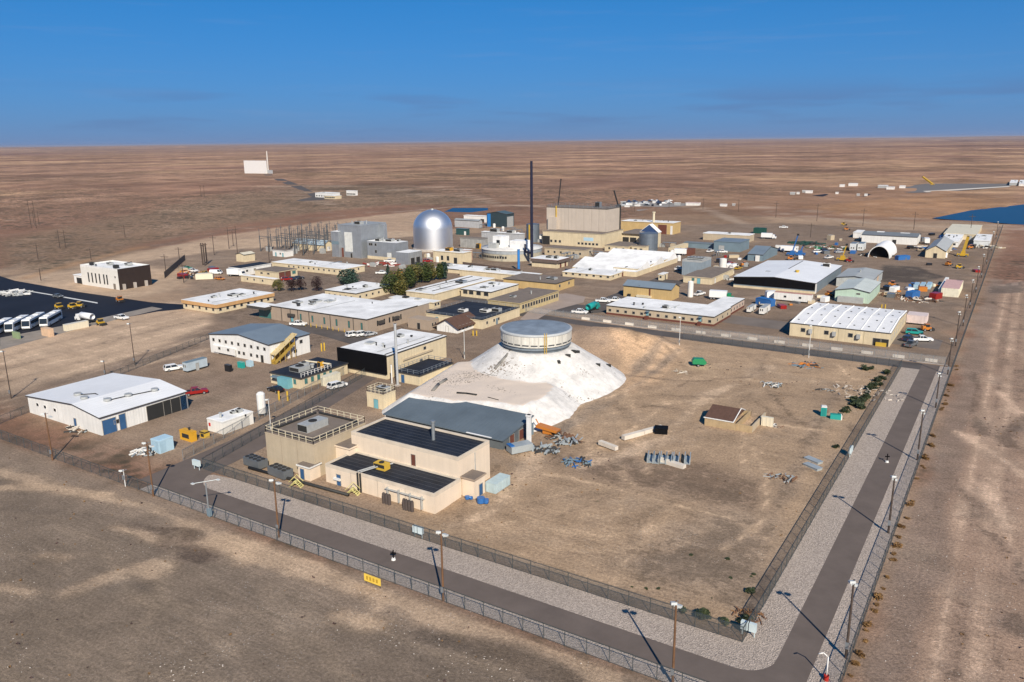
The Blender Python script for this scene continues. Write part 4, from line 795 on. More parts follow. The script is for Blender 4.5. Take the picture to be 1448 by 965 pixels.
MB().cyl((0, 0), .78, 0, ht, 20, r1=.62).obj('shaft', M_NAVY, s); MB().cyl((0, 0), 1.3, 0, 1.2, 16).obj('footing', M_CONC, s)
for k in range(1, 6): MB().cyl((0, 0), .86-.025*k, ht*k/6, ht*k/6+.3, 20).obj('flange', M_NAVY, s)
MB().bar((0, 0, 5), (-5, 2, 5), .6, 10).bar((-5, 2, 5), (-5, 2, 9), .6, 10).obj('breeching_duct', M_NAVY, s)
x, y = G(733.5, 383)[:2]; ht = height_at(x, y, 353); s = thing('blue_stack', 'bright blue vent stack in front of the round building', 'stack', (x, y, 0)); mb_ = M('bright_blue_paint', (.03, .19, .50), .5); MB().cyl((0, 0), .62, 0, ht, 16).obj('shaft', mb_, s); MB().cyl((0, 0), .72, ht-.4, ht, 16).obj('collar', mb_, s); MB().cyl((0, 0), .9, 0, .6, 12).obj('footing', M_PIPE, s)
x, y = G(716, 368)[:2]; x += -3; y += 10; s = thing('round_building', 'low round building with white conical roof', 'building', (x, y, 0)); MB().lathe((0, 0), [(16, 0), (16, 3.6)], 72).obj('wall', M('grey_yellow', (.42, .38, .29), .8, .12), s); MB().lathe((0, 0), [(16.1, 3.6), (16.1, 5.4)], 72).obj('clerestory', M('grey_band', (.34, .37, .39), .6, streak=.2), s); MB().lathe((0, 0), [(16.4, 5.3), (16.4, 5.6), (9, 6.3), (.01, 6.8)], 72).obj('roof', M('offwhite_roof', (.58, .57, .55), .7, .15, .2), s)
MB().box(-6, 1, -9, -4, 5.5, 12).obj('penthouse', M_WROOF, s); MB().box(4, 12, -8, -1, 5.2, 10).obj('penthouse', M_WROOF, s); MB().box(-3.6, -1.6, -9.1, -8.9, 7.5, 10).obj('window', M_GLASS, s); MB().box(-7, -2, -12, -9, 5.3, 8.5).obj('air_handler', M_HVAC, s)
for k in range(16):
    t = -1.2-k*.09; MB().box(-.5, .5, -.06, .1, 1.4, 2.6).obj('window', M_GLASS, s, (16*math.cos(t), 16*math.sin(t), 0), t+math.pi/2)
pf = thing('palisade', 'brown timber palisade in front of the round building', 'fence', (*G(655, 378)[:2], 0)); q = G(736, 389); q0 = G(655, 378); nb = 60; pbm = MB().box(-.3, .3, -.06, .06, 0, 2.6).mesh('board', M('dark_timber', (.12, .085, .07), .85)); an_ = math.atan2(q[1]-q0[1], q[0]-q0[0])
for k in range(nb): link('board', pbm, pf, ((q[0]-q0[0])*k/nb, (q[1]-q0[1])*k/nb, 0), an_)
b = B('grey_plant_block', 'long pale grey flat-roofed block behind the round building', (737, 347), 681, 742, 331, M('pale_grey_panel', (.42, .43, .44), .6, streak=.15)); b.flat(M_WROOF, b.wallmat); b.unit(.3, .5, 5, 3, 2); b.unit(.7, .5, 4, 3, 1.5)
b = B('concrete_block', 'weathered grey concrete block right of the dome', (681, 352), 651, 690, 338, M('weathered_concrete', (.34, .34, .33), .85, .2, .4, streak=.25)); b.flat(M_BRROOF, b.wallmat); b.unit(.9, -.05, 2.5, 2.5, 3, 'tank', M('orange_paint', (.62, .33, .03), .5), dz=-b.h)
b = B('yellow_plant_block', 'yellow plant block with orange fittings at the foot of the dome', (655, 374), 613, 667, 358, M_YEL); b.flat(M_WROOF, M_YEL); b.unit(.4, .5, 3, 3, 1.6, 'fan_housing', M('orange_paint', (.62, .33, .03), .5)); b.unit(.7, .5, 4, 2.5, 1.4); b.win('S', [.3, .5], 1.2, 1.6, 2.4); b.door('S', [.75], 2, 3, M_DOORK)
b = B('brick_block', 'pinkish brick block joining the round building', (664, 369), 653, 668, 354, M('pink_brick', (.48, .30, .22), .85, .12, 1.5)); b.flat(M_WROOF, b.wallmat)
b = B('teal_hall', 'dark teal hall with blue columns behind the plant', (716, 322), 688.5, 727, 303.5, M('dark_teal', (.03, .05, .06), .6)); b.gable('Y', 1.5, M('teal_roof', (.07, .11, .13), .6), .5); b.panel('blue_column', 'S', .08, .2, 0, b.h, M('bright_blue_paint', (.03, .19, .50), .5), 1.2); b.panel('pale_wall', 'E', .1, .9, 0, b.h*.8, M_HVAC, .1)
b = B('grey_warehouse', 'pale grey warehouse right of the dome', (677, 323), 643, 682, 313, M('pale_grey_panel', (.42, .43, .44), .6, streak=.15)); b.gable('X', .8, M_GREYROOF, .5)
b = B('white_shed', 'white flat shed behind the pale grey warehouse', (687, 315), 656, 692, 306, M_WHITE); b.flat(M_WROOF, M_WHITE); b.door('S', [.85], 3, 2.5, M_DOORK)
b = B('green_annex', 'small dark green shed beside the dome', (661, 333), 645, 664, 324, M('dark_green', (.03, .08, .08), .6)); b.flat(M_BLUEROOF, b.wallmat); b.door('S', [.8], 1.5, 2.5, M_WHITE)
x, y = G(753.5, 342)[:2]; ht = height_at(x, y, 317); s = thing('storage_tank', 'grey cylindrical tank behind the tall navy stack', 'tank', (x, y, 0)); M_TANK = M('tank_grey', (.20, .235, .275), .45, .12, .5, metal=.5, streak=.15); MB().cyl((0, 0), 4.0, 0, ht, 40).obj('shell', M_TANK, s); MB().lathe((0, 0), [(4.1, ht), (.01, ht+.7)], 40).obj('roof', M_TANK, s); MB().box(-.4, .4, -4.3, -4.0, 0, ht).obj('ladder', M_SAFETY, s)
b = B('beige_hall', 'huge windowless beige hall above a yellow base', (851, 351), 767.5, 881, 331.5, M_YEL); b.flat(M_BRROOF, M_YEL); b.door('S', [.06], 5, 5, M_DOORK); b.win('S', lin(.15, .3, 3), 1.5, 1.5, 1.5); b.win('S', lin(.62, .92, 6), 1.2, 1.5, 1.3); b.panel('blue_mural_board', 'S', .70, .86, b.h*.45, b.h*.7, M('pale_blue_paint', (.40, .56, .66)), .06)
up = B('', '', (857.5, 347.5), 773, 876, 296, M_BEIGE, parent=b, z0=b.h-.4); up.flat(M_BRROOF, M_EDGE, over=.1); up.rail(M_GALV, 1.3, 3)
up.box('stair_tower', -up.L+2, -up.L+8, -2.2, -.02, b.h-.4, up.h*.72, M_BEIGE); up.panel('yellow_ladder', 'S', .16, .175, up.h*.7, up.h+.8, M_SAFETY, .5); up.unit(.75, .5, 3, 3, 3.2, 'roof_tower', M_GALV); up.panel('pipe_riser', 'E', .95, 1.0, b.h, up.h+1, M_PIPE, .5)
for i in range(1, 8): up.panel('panel_joint', 'S', i/8-.002, i/8+.002, b.h, up.h-.4, M('joint_beige', (.36, .31, .26)), .04)
b = B('tan_plant_block', 'tan flat-roofed block in front of the beige hall', (826, 365), 770, 838, 354, M_TAN); b.flat(M_BRROOF, M_TAN); b.win('S', lin(.1, .9, 6), 1.4, 1.2, 1.2)
b = B('ochre_hall', 'ochre building with white roof right of the beige hall', (951.5, 332), 878, 962, 316, M_GOLD); b.flat(M_WROOF, M_GOLD); b.door('S', [.80], 6, 6, M_DOORBR); b.panel('white_door', 'S', .95, .99, 0, 5.5, M_WHITE); b.vent(.6, .2, .8, 6, 'exhaust_stack', M_RAILC)
b = B('dark_canopy_building', 'brown open-fronted building beside the silo tank', (903, 345), 877, 925, 331, M_YEL); b.flat(M_BRROOF, M_EDGE, over=1.2); b.door('S', [.3, .7], 4, 3.5, M_DOORK)
b = B('gable_house', 'pale building with blue gable behind the steel silo', (930, 350), 905, 934, 329, M_YEL); b.gable('Y', 4.2, M_WROOF, .5, edge=M_WROOF); L = b.L; b.put(MB().add([(-L, -.06, b.h), (0, -.06, b.h), (-L/2, -.06, b.h+4.2)], [(0, 1, 2)]), 'blue_gable', M('navy_gable', (.035, .07, .17), .6))
x, y = G(917.5, 354)[:2]; ht = height_at(x, y-2, 330); s = thing('steel_silo', 'blue-grey steel silo tank in front of the gabled building', 'silo', (x, y-1, 0)); MB().cyl((0, 0), 5.2, 0, ht, 44).obj('shell', M_TANK, s); MB().lathe((0, 0), [(5.3, ht), (.01, ht+.8)], 44).obj('roof', M_TANK, s)
for k in range(1, 5): MB().cyl((0, 0), 5.27, ht*k/5, ht*k/5+.14, 44).obj('hoop', M_TANK, s)
b = B('yellow_annex', 'low yellow building left of the steel silo', (888, 357), 855, 908, 349, M_YEL); b.flat(M_BRROOF, M_YEL); b.win('S', [.2, .5, .8], 1, 1.2, 1.2)
b = B('yellow_annex', 'small yellow shed right in front of the steel silo', (912, 358), 893, 917, 349, M_YEL); b.flat(M_BRROOF, M_YEL); b.door('S', [.3, .7], 1.4, 2.2, M_DOORK)
# sawtooth-roofed white building
b = B('sawtooth_building', 'cream building with stepped white sawtooth roofs', (863, 397), 795.5, 882, 390, M_YEL); b.flat(M_WROOF, M_YEL); b.win('S', lin(.08, .95, 7), 1.0, 1.2, 1.0); b.win('E', [.2, .6], 1, 1.2, 1); L, D = b.L, b.D
b.door('E', [.9], 1.6, 2.4, M_DOORBR); y0 = D
for k in range(3):
    d = 17; L2 = L*(.98-.04*k); b.box('wall', -L2-3-k*1.5, 6, y0+.02, y0+d, -.2, b.h, M_YEL)
    b.put(MB().add([(-L2-3-k*1.5, y0, b.h+.02), (6, y0, b.h+.02), (6, y0+d*.75, b.h+3.4), (-L2-3-k*1.5, y0+d*.75, b.h+3.4), (6, y0+d, b.h+.02), (-L2-3-k*1.5, y0+d, b.h+.02)], [(0, 1, 2, 3), (3, 2, 4, 5), (1, 4, 2), (0, 3, 5), (0, 5, 4, 1)]), 'sawtooth_roof', M_WROOF); y0 += d
c2 = B('', '', (901, 391), 868, 950, 380.5, M_YEL, parent=b); c2.flat(M_WROOF, M_YEL); c2.pipe([(.45, .02), (.45, .98)], .25, mat=M_EDGE); c2.win('E', lin(.05, .35, 3), 1, 1.2, 1.2); c2.door('E', [.6], 2, 2.6, M_DOORK); c2.door('E', [.45, .8], 2, 2.4, M_WHITE); c2.vent(.2, .3); c2.vent(.3, .6)
b = B('blue_box_plant', 'blue-grey windowless block on a cream base', (991, 391), 964, 1005, 369, M('blue_grey_panel', (.25, .30, .34), .5, .1, .3, streak=.15, stripe=('W', .8, .04))); b.flat(M_GREYROOF, M_HVAC, par=.6)
for k in range(5): b.unit(.15+.17*k, .5, 1.6, 4, .6)
c2 = B('', '', (1006, 403), 966, 1037, 393.5, M_YEL, parent=b); c2.flat(M_BRROOF, M_YEL); c2.win('S', [.35], 1, 1.3, 1.3, M_GLASST); c2.door('S', [.55], 1.4, 2.3, M_DOORT); c2.door('E', [.15], 1.4, 2.3, M_WHITE)
b = B('guard_hut', 'tiny cream hut left of the blue-grey block', (937, 397), 931, 944, 388, M_YEL); b.flat(M_WROOF, M_WHITE); b.win('S', [.5], 1, 1, 1); b.door('E', [.5], .9, 2, M_DOORK)
b = B('gold_building', 'gold-sided building with blue-grey roof', (948.5, 426), 881.5, 960, 410.5, M_GOLD); b.gable('X', 1.6, M_BLUEROOFY, .5); b.panel('dark_downpipe', 'S', .555, .575, b.h*.2, b.h*.95, M_DOORBR, .3); b.panel('pipe_bridge', 'S', .3, .6, b.h*.12, b.h*.3, M_RAILC, 1.2); b.panel('wall_duct', 'S', .1, .16, b.h*.1, b.h*.3, M_PIPE, .6); b.box('roof_band', -b.L*.68, -b.L*.66, .2, b.D-.2, b.h+.4, b.h+.5, M_EDGE)
b = B('white_roof_office', 'long tan office with white roof beside the north fence', (1009, 462), 857.5, 1033, 448, M_TAN); b.flat(M_WROOF, M_EDGE); b.win('S', lin(.035, .965, 13), 1.1, 1.1, 1.0); b.win('E', [.2, .5, .8], 1.1, 1.1, 1.0); b.panel('skirt', 'S', 0, 1, 0, .7, M_DOORBR, .05); b.panel('skirt', 'E', 0, 1, 0, .7, M_DOORBR, .05)
for u in (.40, .88): b.panel('entry_steps', 'S', u-.012, u+.012, 0, 1.2, M_DOORBR, 1.8); b.door('S', [u], 1, 2.1, M_DOORT, .7); b.panel('awning', 'S', u-.01, u+.02, 2.6, 2.9, M_BLUESID, 1.0)
c2 = B('', '', (1031, 447), 1001, 1052, 434, M('pinkish_tan', (.50, .39, .32), .8), parent=b); c2.flat(M_WROOF, M_EDGE); c2.win('E', lin(.12, .88, 5), 1.1, 1.0, 1.0); c2.panel('skirt', 'E', 0, 1, 0, .7, M_DOORBR, .05)
# centre cluster between the brown building and the stack
b = B('white_flat_building', 'cream building with plain white roof by the green trees', (504, 427), 460, 556, 415, M_YEL); b.flat(M_WROOF, M_EDGE); b.win('S', lin(.15, .85, 5), 1.2, 1, .8); b.win('E', lin(.1, .6, 4), 1.2, 1, .9); b.unit(.5, .2, 2, 2, .5, mat=M_PIPE); b.pipe([(.45, .1), (.6, .35)], .15); b.vent(.35, .3)
b = B('courtyard_block', 'white-roofed courtyard building with tan light well', (614, 428), 575, 700, 416, M_YEL); b.flat(M_WROOF, M_YEL); b.unit(.3, .1, 3, 3, .6); b.vent(.5, .3); b.unit(.6, .6, 4, 3, 1.0, mat=M_GALV); b.pipe([(.2, .05), (.25, .95)], .15); b.pipe([(.7, .1), (.72, .9)], .12)
c2 = B('', '', (613, 438), 551, 623, 428, M_YEL, parent=b); c2.flat(M_WROOF, M_YEL); c2.win('E', [.3, .7], 1.2, 1.2, 1.0); c2.unit(.3, .5, 2, 2, .6, mat=M_PIPE); c2.unit(.6, .4, 2, 2, .5)
b = B('courtyard_wing', 'white-roofed wing with row of dark windows facing the courtyard', (694, 424), 652, 733, 413, M_YEL); b.flat(M_WROOF, M_EDGE); b.win('S', [.15, .35, .6, .85], 1.2, 2.2, 1.8); b.unit(.5, .3, 3, 2, .6)
b = B('solar_roof_building', 'yellow building with dark panelled roof behind the shelter', (682, 466), 603, 735, 453, M_YEL); b.flat(M_DKROOF, M_YEL, over=.15); seams(b, 9, 'Y'); b.unit(.42, .35, 2.6, 2.6, .9, mat=M_WHITE); b.unit(.72, .5, 3, 3, .9, mat=M_WHITE); b.unit(.85, .6, 3, 2, 1.2); b.win('E', [.12, .3, .42], 1.2, 1, 1); b.door('E', [.37], 1.1, 2.1, M_BLUESID); b.door('S', [.2], 1, 2.1, M_DOORT); b.rail(M_GALV, .8, 3)
b = B('ochre_long_wing', 'ochre flat-roofed wing with dark window row beside the forecourt', (735, 444), 690, 790, 429, M('ochre_block', (.50, .40, .22), .85, streak=.1)); b.flat(M_BRROOF, b.wallmat); b.win('E', lin(.08, .95, 14), 1.4, 1.4, 1.5); b.unit(.4, .3, 2, 2, .6); b.vent(.6, .6)
b = B('gold_flat_building', 'gold flat-roofed building in front of the round building', (786, 413), 712, 812, 401, M_GOLD); b.flat(M_BRROOF, M_EDGE); b.win('E', [.2, .7], 1.4, 1.2, 1.2); b.unit(.75, .5, 4, 3, .8); b.vent(.6, .3)
b = B('white_terrace_building', 'white flat roof in front of the blue vent stack', (752, 400), 650, 766, 391, M_YEL); b.flat(M_WROOF, M_YEL); b.vent(.3, .4); b.vent(.5, .5); b.vent(.8, .5); b.unit(.4, .7, 3, 2, 1)
b = B('white_terrace_building', 'long white-edged roof below the wooden palisade', (668, 389), 615, 690, 383, M_YEL); b.flat(M_WROOF, M_EDGE); b.unit(.15, .5, 3, 3, 1.2)
b = B('dark_fascia_building', 'cream building with brown fascia right of the navy stack', (788, 380), 752, 803, 368, M_YEL); b.flat(M_WROOF, M_DOORBR, over=.8); b.panel('fascia', 'S', -.02, 1.02, b.h-1.6, b.h-.3, M('brown_fascia', (.13, .10, .085)), .8); b.panel('fascia', 'E', -.02, 1.02, b.h-1.6, b.h-.3, M('brown_fascia', (.13, .10, .085)), .8); b.door('E', [.3, .75], 1.6, 3, M_DOORBR); b.unit(.5, .5, 3, 3, 1); b.unit(.8, .4, 2, 2, 1.4)
b = B('shelter', 'white open shelter with brown shingle roof near the silo', (647, 472), 618, 676, 463, M_WHITE); b.gable('Y', 2.2, M_ROOFBR, .5, over=.9, edge=M_ROOFBR); b.win('E', lin(.1, .8, 5), .8, 1.2, 1.6); b.door('S', [.5], 1, 2, M_WHITE)
# right-hand group
b = B('black_front_warehouse', 'large white-roofed warehouse with black south front', (1152, 416), 1037, 1189, 401.5, M('slate_siding', (.16, .20, .235), .6, .08, .3, stripe=('W', .35, .05))); b.gable('Y', 1.2, M_SEAMW, .5); b.panel('black_cladding', 'S', 0, 1, b.h*.34, b.h+.02, M_BLK, .12); b.panel('beige_base', 'S', 0, 1, 0, b.h*.22, M_YEL, .1); b.put(MB().add([(-b.L, -.12, b.h), (0, -.12, b.h), (-b.L/2, -.12, b.h+1.2)], [(0, 1, 2)]), 'black_gable', M_BLK); b.panel('corner_trim', 'E', 0, .05, 0, b.h, M_WHITE, .05)
b.vent(.65, .35, .6, .5, mat=M_SAFETY, dz=1.0); b.unit(.3, .3, 2, 2, .5, dz=.6); b.unit(.85, .85, 3, 2, 2.0, mat=M_WHITE); b.pipe([(.5, .45), (.5, .95)], .12, dz=1.5)
b = B('grey_warehouse', 'grey-roofed warehouse behind the pale green one', (1233, 409), 1182, 1247, 396.5, M('light_grey_siding', (.44, .46, .45), .6, streak=.1, stripe=('W', 1.2, .03))); b.gable('Y', .9, M('light_grey_roof', (.36, .38, .38), .6, .1, .2), .5); b.door('E', [.5], 4, 4, M('peach', (.6, .42, .3))); b.vent(.5, .5, dz=.9)
b = B('green_warehouse', 'pale green metal warehouse', (1228, 430), 1180, 1243.5, 414.5, M_GREEN); b.gable('Y', 1.1, M('pale_green_roof', (.52, .56, .53), .55, .1, .2, stripe=('X', 1, .05)), .52); b.put(MB().box(-b.L*.49, -b.L*.47, .2, b.D-.2, b.h+1.1, b.h+1.35), 'ridge_vent', M_EDGE); b.win('S', [.68], b.h*.75, 1.4, .6); b.panel('rack', 'S', .1, .85, 0, 2.2, M_HVAC, 1.5)
b = B('tan_warehouse', 'tan building with white panelled roof near the right fence', (1257.5, 491), 1116, 1280.5, 472.5, M_YEL); b.gable('X', .9, M('white_panel_roof', (.74, .74, .74), .6, .06, .3), .5, over=.15)
for i in range(8):
    xx = -b.L*i/7+(.25 if i == 7 else -.25 if i == 0 else 0); b.put(MB().bar((xx, -.15, b.h+.33), (xx, b.D/2, b.h+1.24), .2, 4).bar((xx, b.D/2, b.h+1.24), (xx, b.D+.15, b.h+.33), .2, 4), 'roof_rib', M_WROOF)
for i in range(7):
    for v in (.12, .35, .62, .85): b.unit((i+.5+.12*(1 if v in (.35, .85) else -1))/7, v, .5, .5, .1, 'roof_vent', M_PIPE, dz=.32+1.8*(.5-abs(v-.5)))
for i in range(1, 4): b.panel('wall_joint', 'S', i*.25-.003, i*.25+.003, 0, b.h-.2, M('joint_yel', (.36, .30, .19)), .03)
b.win('S', [.14, .38, .62], b.h*.4, 1.4, 1.3)
for u in (.22, .46, .70): b.panel('wall_air_conditioner', 'S', u-.018, u+.018, b.h*.38, b.h*.72, M_HVAC, .8)
b.door('S', [.88, .95], 2.2, b.h*.55, M_DOORK); b.panel('yellow_rail', 'S', .87, .97, 0, 1.1, M_SAFETY, .6); b.win('E', lin(.1, .9, 7), b.h*.35, .9, 1.6, M_WROOF)
# ------------------------------------------------------------------ vehicles
M_TYRE = M('tyre_rubber', (.018, .018, .018), .85); M_RIM = M('wheel_rim', (.35, .35, .36), .4, metal=.5)
M_CHROME = M('lamp_lens', (.6, .6, .58), .2); M_TAILR = M('tail_lamp_red', (.35, .01, .01), .3)
def paint_mat(name, rgb): return M('paint_'+name, rgb, .3, .03, .5, spec=.5)
PAINT = {k: paint_mat(k, v) for k, v in dict(white=(.78, .78, .77), black=(.015, .016, .02), red=(.26, .013, .011), silver=(.42, .44, .46), navy=(.02, .035, .08), grey=(.13, .14, .15), green=(.02, .22, .09), teal=(.02, .30, .27), yellow=(.50, .31, .03), orange=(.50, .18, .03), blue=(.03, .13, .36), tan=(.48, .40, .28), cream=(.68, .62, .48), lightblue=(.38, .52, .60)).items()}
_proto = {}
def wheels(root, xs, half, r=.38, w=.26):
    k = ('wheel', r, w)
    if k not in _proto:
        mb = MB(); n = 14
        ring = lambda y, rr: [(rr*math.cos(2*math.pi*i/n), y, rr*math.sin(2*math.pi*i/n)) for i in range(n)]
        mb.add(ring(-w/2, r)+ring(w/2, r), [(i, (i+1) % n, n+(i+1) % n, n+i) for i in range(n)]+[tuple(range(n))[::-1], tuple(range(n, 2*n))], 0)
        rm = MB().add(ring(-w/2-.012, r*.6)+ring(w/2+.012, r*.6), [tuple(range(n))[::-1], tuple(range(n, 2*n))]+[(i, (i+1) % n, n+(i+1) % n, n+i) for i in range(n)], 0); _proto[k] = (mb.mesh('wheel', M_TYRE), rm.mesh('rim', M_RIM))
    for x in xs:
        for s in (-1, 1): o = link('wheel', _proto[k][0], root, (x, s*half, r)); link('rim', _proto[k][1], o)
def car_parts(root, kind, paint):
    k = (kind, paint.name)
    if k not in _proto:
        if kind == 'pickup': low = [(-2.85, .45), (2.75, .42), (2.88, .62), (2.86, .95), (2.7, 1.08), (1.35, 1.18), (-2.85, 1.18)]; gl = [(1.35, 1.16), (.55, 1.78), (-.85, 1.80), (-1.05, 1.16)]; rf = (.5, -.85, 1.8)
        elif kind == 'suv': low = [(-2.5, .42), (2.45, .40), (2.55, .62), (2.52, .95), (2.35, 1.06), (1.15, 1.14), (-2.52, 1.14)]; gl = [(1.2, 1.12), (.45, 1.74), (-2.15, 1.76), (-2.45, 1.12)]; rf = (.42, -2.15, 1.76)
        elif kind == 'van': low = [(-2.9, .42), (2.7, .40), (2.85, .8), (2.6, 1.2), (-2.9, 1.2)]; gl = [(2.55, 1.18), (1.8, 2.1), (-2.85, 2.15), (-2.9, 1.18)]; rf = (1.75, -2.85, 2.15)
        else: low = [(-2.3, .35), (2.2, .33), (2.32, .5), (2.28, .8), (2.1, .88), (.95, .95), (-2.2, .98), (-2.32, .7)]; gl = [(1.05, .93), (.25, 1.42), (-1.2, 1.43), (-2.0, .95)]; rf = (.22, -1.2, 1.43)
        hw = .97
        bod = MB().prism(low, -hw, hw, w=[.96, .96, .97, 1, 1, 1, 1, 1][:len(low)])
        bod.box(rf[1], rf[0], -hw*.80, hw*.80, rf[2]-.01, rf[2]+.05)
        (x0, z0), (x1, z1), (x2, z2), (x3, z3) = gl
        for s in (-1, 1):      # pillars
            for (xa, za), (xb, zb) in (((x0, z0), (x1, z1)), ((x3, z3), (x2, z2)), (((x1+x2)/2, z0), ((x1+x2)/2, z1))): bod.bar((xa, s*hw*.96, za), (xb, s*hw*.80, zb), .06, 4)
        if kind == 'van':
            bod.prism([(1.0, 1.2), (.8, 2.12), (-2.87, 2.14), (-2.89, 1.2)], -hw*.99, hw*.99, w=[1, .86, .86, 1])
        gm = MB().prism(gl, -hw*.95, hw*.95, w=[1, .83, .83, 1])
        _proto[k] = [('body', bod.mesh('body', paint)), ('windows', gm.mesh('windows', M_GLASS))]
        if kind == 'pickup': _proto[k].append(('cargo_bed', MB().box(-2.75, -1.2, -.82, .82, 1.15, 1.19).mesh('cargo_bed', M_PIPE)))  # flat black panel on the body stands in for the bed's shaded recess
        f = low[3][0]; hl = MB()
        for s in (-1, 1): hl.box(f-.06, f+.03, s*.72-.16, s*.72+.16, .72, .9, 0).box(low[0][0]-.03, low[0][0]+.05, s*.8-.1, s*.8+.1, .75, 1.0, 1)
        _proto[k].append(('lamps', hl.mesh('lamps', [M_CHROME, M_TAILR])))
    for nm, me_ in _proto[k]: link(nm, me_, root)
    wheels(root, {'pickup': (-1.75, 1.85), 'suv': (-1.5, 1.6), 'van': (-1.7, 1.85)}.get(kind, (-1.35, 1.4)), .86)
GRP_CARS = 'cars and pickups parked inside the site'
def car(kind, px, deg, colour, label, group=GRP_CARS):
    x, y = G(*px)[:2]; r = thing({'pickup': 'pickup_truck', 'suv': 'sport_utility_vehicle', 'van': 'van'}.get(kind, 'car'), label, {'pickup': 'pickup', 'suv': 'car'}.get(kind, kind), (x, y, .02), R(deg), group); car_parts(r, kind, PAINT[colour]); return r
# headings: 0 = +X (right, towards the front fence line), 90 = +Y (away to the right)
for args in (
    ('suv', (477, 549), 78, 'white', 'white large SUV driving past the low cream building'), ('car', (390, 554), 175, 'black', 'black car by the low cream building with teal entry'),
    ('pickup', (277, 558), 60, 'red', 'dark red pickup with white top at the warehouse corner'), ('suv', (246, 524), 70, 'white', 'white SUV parked beside the blue-grey trailer'),
    ('pickup', (422, 461), 20, 'white', 'white pickup on the street left of the brown building'), ('suv', (500, 476), 75, 'white', 'leftmost white car in the row behind the white-roofed building'), ('suv', (512, 475.5), 75, 'white', 'middle white car in the row behind the white-roofed building'), ('car', (523, 475), 75, 'silver', 'silver car in the row behind the white-roofed building'),
    ('pickup', (820, 444), 10, 'white', 'white pickup near the forecourt of the ochre wing'), ('pickup', (853, 428), 15, 'white', 'white pickup at the left end of the long tan office'), ('pickup', (870, 427), 15, 'white', 'second white pickup beside the long tan office'),
    ('pickup', (989, 418), 75, 'white', 'white pickup right of the gold-sided building'), ('pickup', (1304, 483), 25, 'white', 'white crew pickup near the right fence'), ('pickup', (1288, 490), 75, 'grey', 'grey pickup beside the tan warehouse corner'), ('suv', (1284, 482), 75, 'navy', 'navy SUV beside the tan warehouse corner'), ('suv', (1292.5, 473), 10, 'teal', 'teal SUV behind the navy one at the tan warehouse'),
    ('van', (1030, 379), 80, 'white', 'white van in the row behind the blue-grey block'), ('van', (1038, 379.5), 80, 'white', 'second white van in the row behind the blue-grey block'), ('car', (1044, 381), 80, 'yellow', 'yellow car at the end of the van row'), ('pickup', (960, 382), 80, 'white', 'white pickup left of the blue-grey block'), ('pickup', (1004, 357), 85, 'white', 'white pickup beside the blue workshop'),
    ('suv', (405, 397), 60, 'red', 'red SUV outside the cream garage'), ('car', (414, 396), 60, 'navy', 'navy car outside the cream garage'), ('car', (423, 395), 60, 'black', 'black car at the right end of the garage'), ('pickup', (551, 371), 30, 'white', 'white pickup in front of the silver plant'), ('pickup', (590, 376), 40, 'black', 'black pickup at the foot of the silver plant'), ('suv', (605, 371), 40, 'red', 'dark red SUV between plant and yellow block'),
    ('pickup', (172, 452), 5, 'white', 'white service pickup with roof rack at the car park edge'), ('car', (82, 421), 5, 'grey', 'grey car on the black car park'), ('pickup', (1021, 358), 20, 'white', 'white pickup in front of the blue workshop'), ('suv', (806, 386), 30, 'black', 'black SUV left of the sawtooth building'), ('car', (560, 391), 20, 'red', 'red car behind the green trees'), ('pickup', (540, 388), 30, 'white', 'white truck left of the small conifer'),
    ('pickup', (1108, 323), 10, 'white', 'white pickup alone on the far dirt road'), ('pickup', (1157, 358), 30, 'white', 'white pickup in the equipment yard'), ('suv', (1166, 356), 50, 'black', 'black SUV in the equipment yard'), ('car', (1186, 358), 40, 'silver', 'silver car in the equipment yard'), ('pickup', (1172, 366), 70, 'white', 'white truck behind the black-fronted warehouse'), ('pickup', (1302, 355), 80, 'tan', 'tan truck beside the white arched hut'), ('suv', (1288, 352), 60, 'black', 'black truck beside the white arched hut'),
    ('pickup', (272, 385), 10, 'white', 'white pickup in the pole yard'), ('car', (265, 381), 20, 'green', 'green machine in the pole yard'), ('suv', (700, 330), 30, 'grey', 'grey vehicle beside the teal hall')): car(*args)
car('pickup', (290, 389), 10, 'yellow', 'yellow truck in the pole yard'); car('car', (262, 386), 40, 'orange', 'orange machine in the pole yard'); car('van', (306, 388), 30, 'white', 'white van in the pole yard'); car('car', (311, 396), 10, 'orange', 'orange skid at the pole yard gate')
def bus(px, label):
    x, y = G(*px)[:2]; L, hw, H = 13.7, 1.28, 3.5; r = thing('coach_bus', label, 'bus', (x, y, .02), R(-48.1), 'coaches parked on the black car park')
    MB().prism([(-L, .45), (-.25, .45), (0, .8), (-.05, 1.4), (-.5, 3.2), (-.9, H), (-L+.2, H), (-L, 3.2)], -hw, hw).obj('body', PAINT['white'], r)
    MB().box(-L+.8, -1.2, -hw-.02, hw+.02, 1.75, 2.85).obj('side_windows', M_GLASS, r); MB().prism([(.02, 1.35), (-.44, 3.1), (-.6, 3.1), (-.2, 1.35)], -hw*.94, hw*.94).obj('windscreen', M_GLASS, r)
    for x_ in (-L*.3, -L*.7): MB().box(x_-.9, x_+.9, -.8, .8, H, H+.22).obj('roof_hatch', M_WHITE, r)
    MB().box(-.02, .04, -1, -.6, .75, .95).box(-.02, .04, .6, 1, .75, .95).obj('headlight', M_CHROME, r); wheels(r, (-2.3, -L+3.4, -L+2.1), hw-.12, .5, .3)
for p, l in (((62, 464), 'coach nearest the tanker, rightmost of the parked coaches'), ((37, 467.5), 'second coach from the right on the black car park'), ((13, 472), 'third coach from the right on the black car park'), ((-12, 476.5), 'coach cut by the left picture edge')): bus(p, l)
